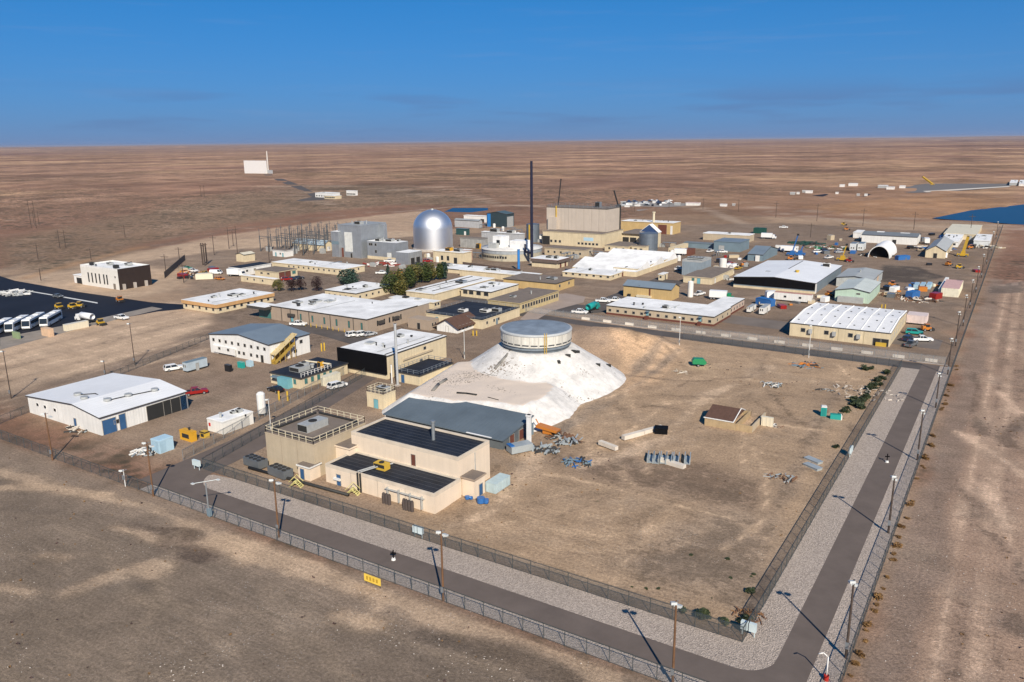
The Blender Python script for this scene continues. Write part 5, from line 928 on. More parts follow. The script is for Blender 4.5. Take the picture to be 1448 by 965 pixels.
def truck(px, deg, label, kind, colour='white', cat='truck'):
    x, y = G(*px)[:2]; r = thing('tank_truck' if kind == 'tank' else 'box_truck', label, cat, (x, y, .02), R(deg))
    MB().prism([(2.2, .5), (4.4, .5), (4.5, 1.5), (3.9, 1.6), (3.5, 2.6), (2.2, 2.7)], -1.15, 1.15).obj('cab', PAINT[colour], r); MB().prism([(3.95, 1.62), (3.58, 2.5), (3.4, 2.5), (3.6, 1.62)], -1.1, 1.1).obj('windscreen', M_GLASS, r); MB().box(-4.5, 2.2, -.5, .5, .6, .95).obj('chassis', M_PIPE, r)
    if kind == 'tank':
        mb = MB(); n = 18; f = lambda xx, q: [(xx, q*1.2*math.cos(2*math.pi*i/n), 2.15+q*1.15*math.sin(2*math.pi*i/n)) for i in range(n)]
        mb.add(f(-4.5, .8)+f(-4.2, 1)+f(1.8, 1)+f(2.05, .8), [(j*n+i, j*n+(i+1) % n, (j+1)*n+(i+1) % n, (j+1)*n+i) for j in range(3) for i in range(n)]+[tuple(range(n)), tuple(range(3*n, 4*n))[::-1]], 0, True); mb.obj('tank', PAINT[colour], r)
    else: MB().box(-4.5, 2.0, -1.25, 1.25, .95, 3.5).obj('cargo_box', PAINT['white'], r)
    wheels(r, (3.4, -2.6, -3.7), 1.0, .5, .3)
truck((121, 455), 182, 'white tank truck parked beside the coaches', 'tank'); truck((335, 391), 15, 'white box truck in front of the white shop', 'box'); truck((959, 361), 190, 'white box truck behind the cream shed near the silo', 'box'); truck((1310, 345), 100, 'grey flatbed truck right of the long white building', 'box', 'silver'); truck((1087, 338), 5, 'white truck beside the dark green container', 'box'); truck((1116, 357), 5, 'white semi-trailer truck beside the blue lifts', 'box'); truck((838, 440), 95, 'teal tank truck near the forecourt', 'tank', 'teal'); truck((1020, 424), 10, 'green and white truck left of the black-fronted warehouse', 'box', 'green')
# ------------------------------------------------------------------ containers, trailers, bins
def crate(name, label, cat, near, lx, rx, top, colour, ribs=True, roof=None, group=None, wheels_=False, gable=0):
    b = B(name, label, near, lx, rx, top, colour, cat=cat, group=group)
    z = .5 if wheels_ else .0
    b.box('body', -b.L, 0, 0, b.D, z, b.h, colour); b.box('roof', -b.L-.03, .03, -.03, b.D+.03, b.h, b.h+.06, roof or colour)
    if ribs:
        n = max(3, int(b.L/.9)); k = MB()
        for i in range(n): k.box(-b.L*(i+.5)/n-.1, -b.L*(i+.5)/n+.1, -.05, 0, z+.1, b.h-.1)
        n = max(3, int(b.D/.9))
        for i in range(n): k.box(0, .05, b.D*(i+.5)/n-.1, b.D*(i+.5)/n+.1, z+.1, b.h-.1)
        b.put(k, 'corrugation', colour)
    if wheels_: b.box('undercarriage', -b.L*.8, -b.L*.1, .3, b.D-.3, .1, .5, M_PIPE)
    if not ribs: b.win('S', [.3, .7], z+1, min(1, b.L*.2), .8); b.door('E', [.5], .8, min(2, b.h-.3), M_HVAC)
    return b
P_ = PAINT
crate('trailer', 'white annex trailer before the two-storey building', 'trailer', (333, 506), 302, 338, 494, M_WHITE, False, M_WROOF, wheels_=True)
crate('shipping_container', 'pale grey-blue container beside the cream building', 'container', (701, 699), 686.5, 721.5, 686, M('container_greyblue', (.42, .52, .54), .6))
crate('trailer', 'blue-grey office trailer with blue roof left of the two-storey building', 'trailer', (265, 528), 259, 294, 514, M('trailer_grey', (.40, .47, .52), .6), False, M_BLUESID, wheels_=True)
crate('shipping_container', 'cream container along the low cream building', 'container', (461, 547), 454, 482, 534, M('container_cream', (.62, .58, .46), .6))
for n_, l_, a in (('waste_bin', 'black waste bin near the white annex trailer', ((325, 526.5), 318, 329, 517.5, P_['black'])), ('waste_bin', 'teal waste bin nearest the black bin', ((343, 521.5), 336, 347, 513.5, P_['teal'])), ('waste_bin', 'teal waste bin with pale lid nearest the outside stair', ((354, 519.5), 348, 359, 512, P_['lightblue']))):
    b = crate(n_, l_, 'bin', *a, ribs=True)
b = crate('shipping_container', 'long cream container along the car park edge', 'container', (94, 469), 90, 126, 460, P_['cream']); b = crate('shipping_container', 'peach container beside the long cream one', 'container', (70, 477), 59, 77, 466, M('peach_paint', (.60, .42, .28), .7)); crate('generator', 'green box generator near the coaches', 'generator', (27, 480), 18, 29.5, 471, M('sage_green', (.25, .32, .18), .7))
for i, (l_, a) in enumerate((('white office trailer near the long tan office, left of two', ((1061, 443.5), 1055.5, 1069, 435)), ('white office trailer near the long tan office, right of two', ((1080, 446.5), 1073, 1089, 436)))): crate('trailer', l_, 'trailer', *a, M_WHITE, False, M_HVAC, wheels_=True)
crate('trailer', 'long white trailer with red-streaked roof before the black-fronted warehouse', 'trailer', (1147, 430), 1094, 1149, 418, M_WHITE, False, M('rusty_roof', (.5, .27, .22), .8, .3, .5), wheels_=True)
crate('trailer', 'pinkish white trailer behind the tan warehouse', 'trailer', (1309, 461), 1281, 1312, 448, M('pinkish_white', (.62, .52, .50), .7), True, wheels_=True)
crate('shipping_container', 'cream container with red-striped roof near the right fence', 'container', (1355, 421), 1330, 1361, 409, M('ivory', (.70, .66, .52), .7), True, M('redstripe', (.55, .35, .33)))
crate('shipping_container', 'white container behind the cream one near the right fence', 'container', (1331, 417.5), 1326, 1341, 409, M_WHITE)
for i, (px, l_) in enumerate(((1297, 'left of three pale blue boxes behind the green warehouse'), (1306, 'middle of three pale blue boxes behind the green warehouse'), (1315, 'right of three pale blue boxes behind the green warehouse'))): crate('storage_box', l_, 'box', (px, 409.5), px-6, px+3, 403.5, P_['lightblue'])
crate('shipping_container', 'dark green container beyond the blue workshop', 'container', (1081, 331), 1065, 1084, 323.5, M('dark_green_paint', (.015, .07, .055), .6)); crate('storage_box', 'rust brown container near the white box truck', 'container', (976, 362), 965, 983, 353.5, M('rust_brown', (.15, .06, .04), .8)); crate('storage_box', 'cream low shed left of the rust brown container', 'shed', (951, 359), 945, 973, 351, M_YEL, False)
crate('trailer', 'white trailer near the blue lifts', 'trailer', (1128, 357), 1096, 1129, 349, M_WHITE, False, wheels_=True)
for px, w_, yb, l_ in ((1209, 8, 356, 'left of two pale stacked trailers right of the yellow crane'), (1220, 8, 356, 'right of two pale stacked trailers right of the yellow crane')): crate('trailer', l_, 'trailer', (px, yb), px-w_, px+4, yb-11, M('pale_trailer', (.62, .64, .64), .6), False, M_BLUEROOF, wheels_=True)
b = B('long_white_hall', 'long white building with slate roof in the far yard', (1296, 347), 1218, 1301, 336, M_WHITE); b.gable('X', 1.2, M('slate_flat', (.16, .18, .2), .7), .5); b.door('S', [.6], 2, 2.4, M_DOORK); b.unit(.3, .5, 4, 3, .5, mat=M_WROOF, dz=1); b.unit(.75, .5, 5, 3, .4, mat=M_WROOF, dz=1)
b = B('white_shed', 'white shed left of the long white building', (1216, 337), 1206, 1222, 329, M_WHITE); b.flat(M_WROOF, M_WHITE)
b = B('tan_shed', 'tan shed with grey gable roof in the far yard', (1336, 366), 1308, 1347, 356, M_YEL); b.gable('Y', 2.6, M('grey_shingle', (.35, .37, .38), .7), .5); b.door('S', [.5], 1.6, 2.4, M_DOORK)
b = B('white_store', 'white store with pale roof behind the tan shed', (1354, 350), 1328, 1362, 342, M_WHITE); b.flat(M_WROOF, M_WHITE); b.win('S', [.2, .5, .8], 1, 1.5, 1.2)
b = B('cream_store', 'long cream store along the far yard edge', (1380, 340), 1334, 1388, 332, M_YEL); b.flat(M('cream_roof', (.6, .56, .45)), M_YEL); b.door('S', [.2, .5, .8], 2.4, 2.4, M_HVAC)
b = B('white_store', 'small pale store behind the yellow crane', (1398, 350), 1376, 1402, 341, M('pale_trailer', (.62, .64, .64), .6)); b.flat(M_WROOF, M_WHITE)
b = B('blue_workshop', 'blue-grey workshop with white roof', (1046, 357), 1009, 1059, 343, M_BLUESID); b.flat(M_BLUEROOF, M_BLUESID); b.door('S', [.3], 3, 3, M_HVAC)
c2 = B('', '', (1008, 353), 967, 1012, 345, M_BLUESID, parent=b); c2.flat(M('slate_flat', (.16, .18, .2), .7), M_BLUESID); c3 = B('', '', (1059, 343), 994, 1066, 333, M_TAN, parent=b); c3.flat(M_WROOF, M_WROOF)
b = B('slate_shed', 'dark slate blue shed behind the black-fronted warehouse', (1078, 370), 1057, 1099, 361, M_BLUESID); b.gable('X', 2.6, M_BLUEROOF, .5); b.panel('white_tank', 'S', .55, .8, 0, b.h*.9, M_WHITE, .8)
def hut():
    x, y = G(1258, 366)[:2]; r = thing('arched_hut', 'white arched hut with dark open end', 'hut', (x, y, 0)); w, d = 5.2, 26; n = 18; hz = 6.2
    arc = [(-w+w*math.cos(math.pi*(1-i/n)), hz*math.sin(math.pi*(1-i/n))) for i in range(n+1)]
    MB().add([(a, 0, z) for a, z in arc]+[(a, d, z) for a, z in arc], [(i, i+1, n+2+i, n+1+i) for i in range(n)], 0, True).obj('shell', M('white_fabric', (.80, .80, .79), .6), r)
    MB().add([(a, d-.1, z) for a, z in arc], [tuple(range(n+1))]).obj('end_wall', M_WHITE, r); q = [(-w+(a+w)*.93, z*.94) for a, z in arc]
    MB().add([(a, 0, z) for a, z in arc]+[(a, 0, z) for a, z in q], [(i, i+1, n+2+i, n+1+i) for i in range(n)]).obj('rim', M_WHITE, r); MB().add([(a, 4.0, z) for a, z in q], [tuple(range(n+1))]).obj('interior_shade_sheet', M_BLK, r)  # black sheet across the arch stands in for the shade inside
hut()
# ------------------------------------------------------------------ lamp posts and utility poles
M_WOOD = M('creosoted_wood', (.16, .085, .045), .85, .25, 1.2); M_WOODD = M('dark_wood_pole', (.075, .055, .045), .85, .25, 1.2); M_LAMP = M('lamp_housing', (.55, .58, .58), .4)
def lamp_post(base, top, label, wood=M_WOOD, lamps=2, r=.17, name='lamp_post', arm=True, cat='lamp post', group='lamp posts along the perimeter road', h=None, world=None):
    x, y = world or G(*base)[:2]; hh = h or height_at(x, y, top); t = thing(name, label, cat, (x, y, 0), 0, group)
    MB().cyl((0, 0), r, -.2, hh, 10, r1=r*.65).obj('pole', wood, t)
    if lamps:
        lm = _proto.get('flood') or MB().prism([(0, 0), (.55, -.12), (.62, .12), (.05, .3)], -.33, .33).box(-.05, .05, -.05, .05, -.1, .1).mesh('floodlight', M_LAMP); _proto['flood'] = lm
        for k in range(lamps):
            o = link('floodlight', lm, t, (0, (.55 if k else -.55), hh-.25-.9*k), R(-20 if k else 15)+math.pi*.6)
        MB().bar((0, -.6, hh-.25), (0, .6, hh-.25), .05, 5).obj('cross_arm', M_GALV, t)
    MB().box(-.18, .18, -.32, -.12, 1.4, 2.2).obj('junction_box', M_GALV, t); return t
for a in (((217, 702), 625, 'brown wooden lamp post at the front left gate'), ((394.5, 760), 677, 'brown wooden lamp post in front of the tan block'), ((627, 850), 750, 'brown wooden lamp post with two floodlights beside the front road, middle'), ((951, 968), 850, 'tall orange-brown wooden lamp post nearest the front right corner'), ((74.5, 651), 584, 'brown wooden lamp post near the white warehouse')): lamp_post(*a)
for a in (((1196, 931), 820, 'dark lamp post by the right fence, nearest the front'), ((1256, 754), 672, 'dark lamp post by the right fence, second from the front'), ((1297, 651), 579, 'dark lamp post by the right fence, third from the front'), ((1323, 577), 527, 'dark lamp post by the right fence, fourth from the front'), ((1340, 530), 478, 'dark lamp post by the right fence at the north road')): lamp_post(*a, wood=M_WOODD)
for k, yy in enumerate((262, 292, 325, 360, 400, 445, 500, 560)): lamp_post(None, None, 'dark lamp post along the receding right fence, number %s beyond the north road' % ('one two three four five six seven eight'.split()[k]), wood=M_WOODD, h=10.5, world=(-12.2, yy))
for a, l in ((((16, 564), 496), 'dark pole at the left picture edge'), (((191, 517), 457), 'dark lamp pole in the left dirt field'), (((150, 535), 510), 'short dark pole behind the white warehouse')): lamp_post(*a, l, wood=M_WOODD, lamps=1, r=.13, group='poles in the left field')
for a, l in ((((383.5, 612), 564), 'white lamp post left of the tan block'), (((657, 508), 467), 'white lamp post between shelter and mound'), (((960.5, 491), 448), 'white lamp post at the north fence of the yard'), (((1143.5, 506), 460), 'white lamp post in front of the tan warehouse'), (((177.5, 688), 664), 'short grey lamp post at the front left gate'), (((837, 0), 0), '')):
    if l: lamp_post(*a, l, wood=M('white_pole', (.62, .62, .60), .5), lamps=1, r=.1, group='white lamp posts inside the site')
x, y = G(296, 731)[:2]; hh = height_at(x, y, 684); t = thing('lamp_post', 'grey T-shaped lamp post with two arms at the front fence', 'lamp post', (x, y, 0)); MB().cyl((0, 0), .13, 0, hh, 10).obj('pole', M_GALV, t); MB().bar((-1.3, -1.3, hh+.2), (1.3, 1.3, hh+.5), .06).obj('cross_arm', M_GALV, t)
for s in (-1, 1): MB().box(s*1.4-.3, s*1.4+.3, s*1.4-.2, s*1.4+.2, hh+.25+.15*s, hh+.4+.15*s).obj('lamp_head', M_LAMP, t)
MB().box(-.3, .5, -.2, .2, .2, 1.5).obj('control_box', M_BLUESID, t)
x, y = G(1168, 962)[:2]; t = thing('bent_lamp', 'white crook-necked lamp with red base at the right front corner', 'lamp post', (x, y, 0)); MB().bar((0, 0, 0), (0, 0, 3.0), .08, 8).bar((0, 0, 3.0), (-.5, -.2, 3.5), .07, 8).bar((-.5, -.2, 3.5), (-1.0, -.4, 3.3), .07, 8).obj('pole', M_WHITE, t); MB().cyl((0, 0), .28, 0, .7, 10).obj('base', M('red_paint', (.5, .03, .02)), t)
def upole(px, top, label, kind='T'):
    x, y = G(*px)[:2]; hh = height_at(x, y, top); t = thing('utility_pole', label, 'utility pole', (x, y, 0), R(20), 'utility poles in the desert and round the site'); o = 2.2 if kind == 'H' else 0
    for s in ((-1, 1) if o else (0,)): MB().cyl((s*o, 0), .2, 0, hh, 8, r1=.14).obj('pole', M_WOODD, t)
    MB().box(-max(2.0, o+1.6), max(2.0, o+1.6), -.08, .08, hh*.86, hh*.86+.22).obj('cross_arm', M_WOODD, t)
for a in (((48, 323), 284, 'H-frame utility pole far left, left of two', 'H'), ((52, 318), 298, 'low H-frame utility pole far left', 'H'), ((85, 352), 325, 'utility pole left of the visitor office, left of a pair'), ((93, 351), 326, 'utility pole left of the visitor office, right of a pair'), ((54, 367), 345, 'short utility pole above the car park'), ((58, 397), 380, 'utility pole at the car park corner'), ((177, 336), 318, 'lone utility pole in the scrub above the office'), ((287, 279), 262, 'far H-frame pole in the desert', 'H'), ((129, 368), 352, 'small pole behind the visitor office'), ((235, 388), 360, 'pole beside the dark screened fence'), ((260, 400), 372, 'pole right of the dark screened fence'), ((254, 370), 350, 'thin pole behind the dark screened fence'),
          ((303, 361), 333, 'pole left of the substation'), ((324, 352), 322, 'tall pole left of the substation, first'), ((336, 360), 320, 'tall pole left of the substation, second'), ((330, 348), 326, 'tall pole left of the substation, third'), ((381, 372), 345, 'pole behind the white shop'), ((428, 362), 325, 'pole in front of the blue-roofed shed'), ((1097, 308), 285, 'far pole on the north dirt road, first'), ((1155, 313), 288, 'far pole on the north dirt road, second'), ((1220, 320), 295, 'far pole on the north dirt road, third'), ((1292, 325), 300, 'far pole on the north dirt road, fourth'), ((1372, 330), 303, 'far pole before the pond'), ((1146, 336), 316, 'pole in the equipment yard'), ((994, 296), 280, 'far pole above the ochre hall'), ((1044, 300), 282, 'far pole above the blue workshop'), ((897, 300), 288, 'far pole right of the beige hall'), ((946, 295), 281, 'far pole beyond the beige hall')): upole(*a)
for i, (px, l) in enumerate((((287, 375), 'left of three thick dark poles in the pole yard'), ((290, 376), 'middle of three thick dark poles in the pole yard'), ((293, 374), 'right of three thick dark poles in the pole yard'))):
    x, y = G(*px)[:2]; t = thing('utility_pole', l, 'utility pole', (x, y, 0), 0, 'three thick poles in the pole yard'); MB().cyl((0, 0), .34, 0, height_at(x, y, 344), 10).obj('pole', M_WOODD, t); MB().box(-1.2, 1.2, -.1, .1, 10, 10.3).obj('cross_arm', M_WOODD, t)
# substation: rows of lattice posts, beams, insulators
x, y = G(372, 356)[:2]; t = thing('substation', 'grey electrical substation framework left of the silver plant', 'substation', (x, y, 0)); M_LAT = M('galvanised_lattice', (.11, .115, .12), .6)
pm = MB().box(-.2, .2, -.2, .2, 0, 9).box(-.09, .09, -.09, .09, 9, 13).mesh('post', M_LAT); im = MB().cyl((0, 0), .16, 0, 1.5, 8).cyl((0, 0), .26, .3, .4, 8).cyl((0, 0), .26, .8, .9, 8).mesh('insulator', M('porcelain', (.25, .22, .2), .4)); tr = MB().box(-1.4, 1.4, -1, 1, 0, 2.6).box(-1.7, -1.4, -.8, .8, .4, 2.2).cyl((-.6, 0), .16, 2.6, 3.6, 8).cyl((.6, 0), .16, 2.6, 3.6, 8).mesh('transformer', M_HVAC)
mm_ = MB().cyl((0, 0), .13, 0, 14, 6).box(-1.3, 1.3, -.07, .07, 12.6, 12.8).mesh('mast', M_LAT)
for i in range(6):
    for j in range(6):
        link('post', pm, t, (i*7-2, j*8, 0)); link('insulator', im, t, (i*7+1.5, j*8, 5.8))
        if i < 5: MB().box(i*7-2, i*7+5, j*8-.1, j*8+.1, 8.6, 8.9).obj('beam', M_LAT, t) if j % 2 == 0 else MB().box(i*7-2, i*7+5, j*8-.1, j*8+.1, 5.5, 5.8).obj('beam', M_LAT, t)
        if j < 5: MB().box(i*7-2.1, i*7-1.9, j*8, j*8+8, 7.2, 7.45).obj('beam', M_LAT, t)
        link('mast', mm_, t, (i*7+1.2+(j % 2)*1.5, j*8+4, 0))
        if (i+j) % 3 == 0: link('transformer', tr, t, (i*7+1.5, j*8+3, 0))
# ------------------------------------------------------------------ cranes and lifts
def crane(px, tip_px, label, colour, base='truck', name='crane', thick=.5):
    x, y = G(*px)[:2]; t = thing(name, label, 'crane' if name == 'crane' else 'lift', (x, y, 0)); hh = height_at(x, y, tip_px[1]); dx = (tip_px[0]-px[0])
    off = Vector((RT[0], RT[1], 0))*dx*np.linalg.norm(np.array([x, y]))/F_PX
    MB().bar((0, 0, 1.8), (off.x, off.y, hh), thick, 4).obj('boom', colour, t); MB().box(-2.6, 2.6, -1.2, 1.2, .5, 1.6).box(-.9, 1.1, -1, 1, 1.6, 2.7).obj('carrier', colour, t); wheels(t, (-1.7, 1.7), 1.1, .55, .4); MB().box(off.x-.5, off.x+.5, off.y-.5, off.y+.5, hh-.5, hh+.4).obj('boom_head', M_PIPE, t)
    return t
crane((1361, 363), (1365, 335), 'yellow crane with thick raised boom in the far yard', PAINT['yellow'], thick=.8)
crane((1191, 369), (1195, 346), 'yellow boom lift with raised arm in the equipment yard', PAINT['yellow'], name='boom_lift', thick=.3); crane((1120, 362), (1126, 332), 'tall blue boom lift in the equipment yard', PAINT['blue'], name='boom_lift', thick=.35); crane((1131, 362), (1135, 347), 'short blue boom lift in the equipment yard', PAINT['blue'], name='boom_lift', thick=.3)
crane((789, 296), (793, 254), 'dark crane boom rising behind the beige hall, left', M_PIPE, thick=.5); crane((874, 293), (868, 270), 'dark crane boom rising behind the beige hall, right', M_PIPE, thick=.7); crane((1318, 262), (1305, 250), 'far yellow crane on the storage pad', PAINT['yellow'], thick=1.2)
def machine(px, deg, colour, label, name='forklift', cat='machine', s=1.0):
    x, y = G(*px)[:2]; t = thing(name, label, cat, (x, y, 0), R(deg)); MB().box(-1.5*s, 1.2*s, -.8*s, .8*s, .5*s, 1.3*s).box(-1.5*s, -.6*s, -.7*s, .7*s, 1.3*s, 1.7*s).obj('body', colour, t); MB().box(-.6*s, .6*s, -.65*s, .65*s, 1.3*s, 2.2*s).obj('cab', M_GLASS, t); MB().box(-.7*s, .7*s, -.75*s, .75*s, 2.2*s, 2.32*s).obj('cab_roof', colour, t); MB().box(1.3*s, 2.2*s, -.9*s, .9*s, .2*s, .9*s).obj('bucket', M_PIPE, t); wheels(t, (-.9*s, .9*s), .85*s, .45*s, .35*s)
for a in (((84, 437), 10, PAINT['yellow'], 'yellow paving roller on the black car park, left'), ((103, 437), 20, PAINT['yellow'], 'yellow paver on the black car park, middle'), ((113, 435), 40, PAINT['yellow'], 'yellow loader on the black car park, right'), ((143, 460), 0, PAINT['yellow'], 'small yellow loader at the car park kerb'), ((170, 427), 0, PAINT['orange'], 'orange machine by the visitor office'), ((1052, 377), 40, PAINT['orange'], 'orange forklift beside the slate shed'), ((1201, 371), 10, PAINT['red'], 'red tractor behind the grey warehouse'), ((1310, 468), 30, PAINT['orange'], 'orange and black tractor near the tan warehouse'), ((1197, 326), 20, PAINT['orange'], 'orange bin lifter in the far yard'), ((1193, 319), 0, PAINT['yellow'], 'yellow excavator beyond the far yard'), ((1341, 376), 60, PAINT['orange'], 'orange loader in the far right yard'), ((1356, 380), 20, PAINT['yellow'], 'yellow trailer frame in the far right yard'), ((1172, 420), 60, PAINT['orange'], 'orange forklift beside the black-fronted warehouse'), ((1262, 405), 0, PAINT['orange'], 'orange bulldozer behind the green warehouse'), ((1290, 408), 10, PAINT['blue'], 'blue loader behind the green warehouse'), ((1372, 352), 30, PAINT['orange'], 'orange machine beside the yellow crane'), ((566, 388), 20, PAINT['orange'], 'orange machine behind the green trees'), ((1118, 368), 20, PAINT['orange'], 'orange machine at the foot of the blue lifts')): machine(*a)
# ------------------------------------------------------------------ things lying in the yard
def at(px, z=0): p = G(*px, z); return (p[0], p[1], z)
def item(name, label, cat, px, mats, mb, rz=0, group=None, z=0): o = mb.obj(name, mats, None, at(px, z), R(rz)); return tag(o, label, cat, group)
M_PLATE = M('steel_plate', (.40, .44, .45), .5, metal=.3); M_CONCW = M('pale_concrete', (.62, .56, .48), .9, .08)
def beam(a, b, w, h, label):
    A, B_ = G(*a), G(*b); d = B_-A; L = np.linalg.norm(d[:2]); o = MB().box(0, L, -w/2, w/2, 0, h).obj('concrete_beam', M_CONCW, None, (A[0], A[1], .0), math.atan2(d[1], d[0])); tag(o, label, 'beam')
beam((881, 622), (909, 614.5), 1.0, .9, 'left half of the long pale concrete beam'); beam((909.5, 614.2), (936, 607), 1.0, .9, 'right half of the long pale concrete beam beside the black box'); beam((931, 652), (968, 663), 1.1, .7, 'pale concrete beam lying before the row of grey slabs'); beam((848, 628), (872, 637), .9, .8, 'short pale concrete block left of the long beam')
for k, px in enumerate(((920, 650), (928, 651), (938, 651), (946, 652), (956, 652), (972, 652))):
    mb = MB()
    for x_ in (-.5, .5): mb.box(x_-.08, x_+.08, -2.0, 2.0, 0, 1.1)
    mb.box(-.5, .5, -2.0, 2.0, .1, .2); item('steel_trestle', 'grey steel trestle, %s from the left of six in the row' % ('first second third fourth fifth sixth'.split()[k]), 'trestle', px, M_PLATE, mb, 18, 'steel trestles in a row')
item('black_crate', 'black box at the end of the long concrete beam', 'crate', (935, 613), M_BLK, MB().box(-1.3, 1.3, -1.0, 1.0, 0, 1.3).box(-1.4, 1.4, -1.1, 1.1, 1.3, 1.4), 20)
for px, l in (((1150, 653), 'upper of two grey steel plates by the inner fence'), ((1149, 662), 'lower of two grey steel plates by the inner fence')): item('steel_plate', l, 'plate', px, M_PLATE, MB().box(-1.6, 1.6, -.7, .7, 0, .45).box(-1.7, 1.7, -.75, .75, .45, .52), -28)
# timber store shed with brown roof lying on it
b = B('timber_store', 'tan timber store with loose brown roof in the dirt yard', (1041, 610.5), 996, 1062, 600, M('plywood_tan', (.42, .31, .18), .8, .15, .8, stripe=('W', 1.0, .03)))
L, D, h = b.L, b.D, b.h; b.put(MB().box(-L, 0, 0, .3, 0, h).box(-.3, 0, .3, D, 0, h*.9).box(-L, -L+.3, .3, D, 0, h*.8).box(-L, 0, D-.3, D, 0, h*.8), 'wall', b.wallmat)
b.put(MB().add([(-L*1.02, .2, h+.2), (-L*.12, .2, h+.2), (-L*.12, D*.5, h+1.7), (-L*1.02, D*.5, h+1.7), (-L*.12, D*.8, h+.4), (-L*1.02, D*.8, h+.4)], [(0, 1, 2, 3), (3, 2, 4, 5), (1, 4, 2), (0, 3, 5)]), 'roof', M_ROOFBR); b.put(MB().box(-L*1.04, -L*.1, .05, .2, h+.1, h+.3).bar((-L*.11, .2, h+.25), (-L*.11, D*.5, h+1.75), .12, 4).bar((-L*.11, D*.5, h+1.75), (-L*.11, D*.8, h+.45), .12, 4), 'roof_trim', M_WHITE); b.box('end_panel', .02, 3.2, .2, .5, 0, h, b.wallmat); b.box('end_panel', 2.9, 3.2, .5, D, 0, h*.95, M_TAN)
b = crate('gable_crate', 'cream ribbed gable piece right of the timber store', 'crate', (1092, 606), 1076, 1093, 592, P_['cream']); 
for (px, deg, c, l) in (((988, 518), 30, PAINT['green'], 'green trailer tank standing in the dirt yard'),):
    x, y = G(*px)[:2]; t = thing('tank_trailer', l, 'trailer', (x, y, 0), R(deg)); MB().prism([(-1.8, .8), (1.6, .6), (2.0, 1.2), (1.2, 2.2), (-1.4, 2.3), (-1.9, 1.6)], -.9, .9).obj('hopper', c, t); MB().bar((1.8, 0, .8), (3.2, 0, .5), .07).obj('drawbar', M_PIPE, t); wheels(t, (-.3,), .95, .4, .25)
x, y = G(1170, 591)[:2]
for dx, dy, rz, l in ((-1.0, .6, 0, 'teal portable toilet standing with white roof'), (1.7, -.3, 0, 'teal portable toilet lying on its side')):
    t = thing('portable_toilet', l, 'portable toilet', (x+dx, y+dy, 0), R(15))
    if dx < 0: MB().box(-.6, .6, -.6, .6, .1, 2.2).obj('cabin', PAINT['teal'], t); MB().prism([(-.65, 2.2), (.65, 2.2), (.5, 2.42), (-.5, 2.42)], -.65, .65).obj('roof', M_WHITE, t); MB().box(-.4, .4, -.64, -.6, .2, 2.0).obj('door', M('teal_dark', (.015, .22, .2)), t)
    else: MB().box(-1.1, 1.1, -.6, .6, .05, 1.25).obj('cabin', PAINT['teal'], t); MB().prism([(1.1, .05), (1.32, .2), (1.32, 1.1), (1.1, 1.25)], -.6, .6).obj('roof', M_WHITE, t); MB().box(-1.0, .9, -.4, .4, 1.25, 1.29).obj('door', M('teal_dark', (.015, .22, .2)), t)
def pile(px, label, cat, mats, n, spread, size, flat=.3, seed=0, name='debris_pile'):
    r_ = random.Random(seed); mb = MB()
    for k in range(n):
        a, q = r_.uniform(0, 6.28), r_.random()**.5*spread; x_, y_ = q*math.cos(a), q*math.sin(a)*.7; s = size*r_.uniform(.4, 1.2); an = r_.uniform(0, 3.14); z_ = max(0, (spread-q)*.15)*r_.random()
        mb.bar((x_-s*math.cos(an), y_-s*math.sin(an), z_+.1), (x_+s*math.cos(an), y_+s*math.sin(an), z_+.1+flat*r_.uniform(-.3, 1)), s*r_.uniform(.08, .3), 5, r_.randrange(len(mats)))
    item(name, label, cat, px, mats, mb)
M_RUST = M('rusty_scrap', (.16, .085, .05), .9, .25, 1.5); M_DKS = M('dark_scrap', (.045, .045, .045), .8)
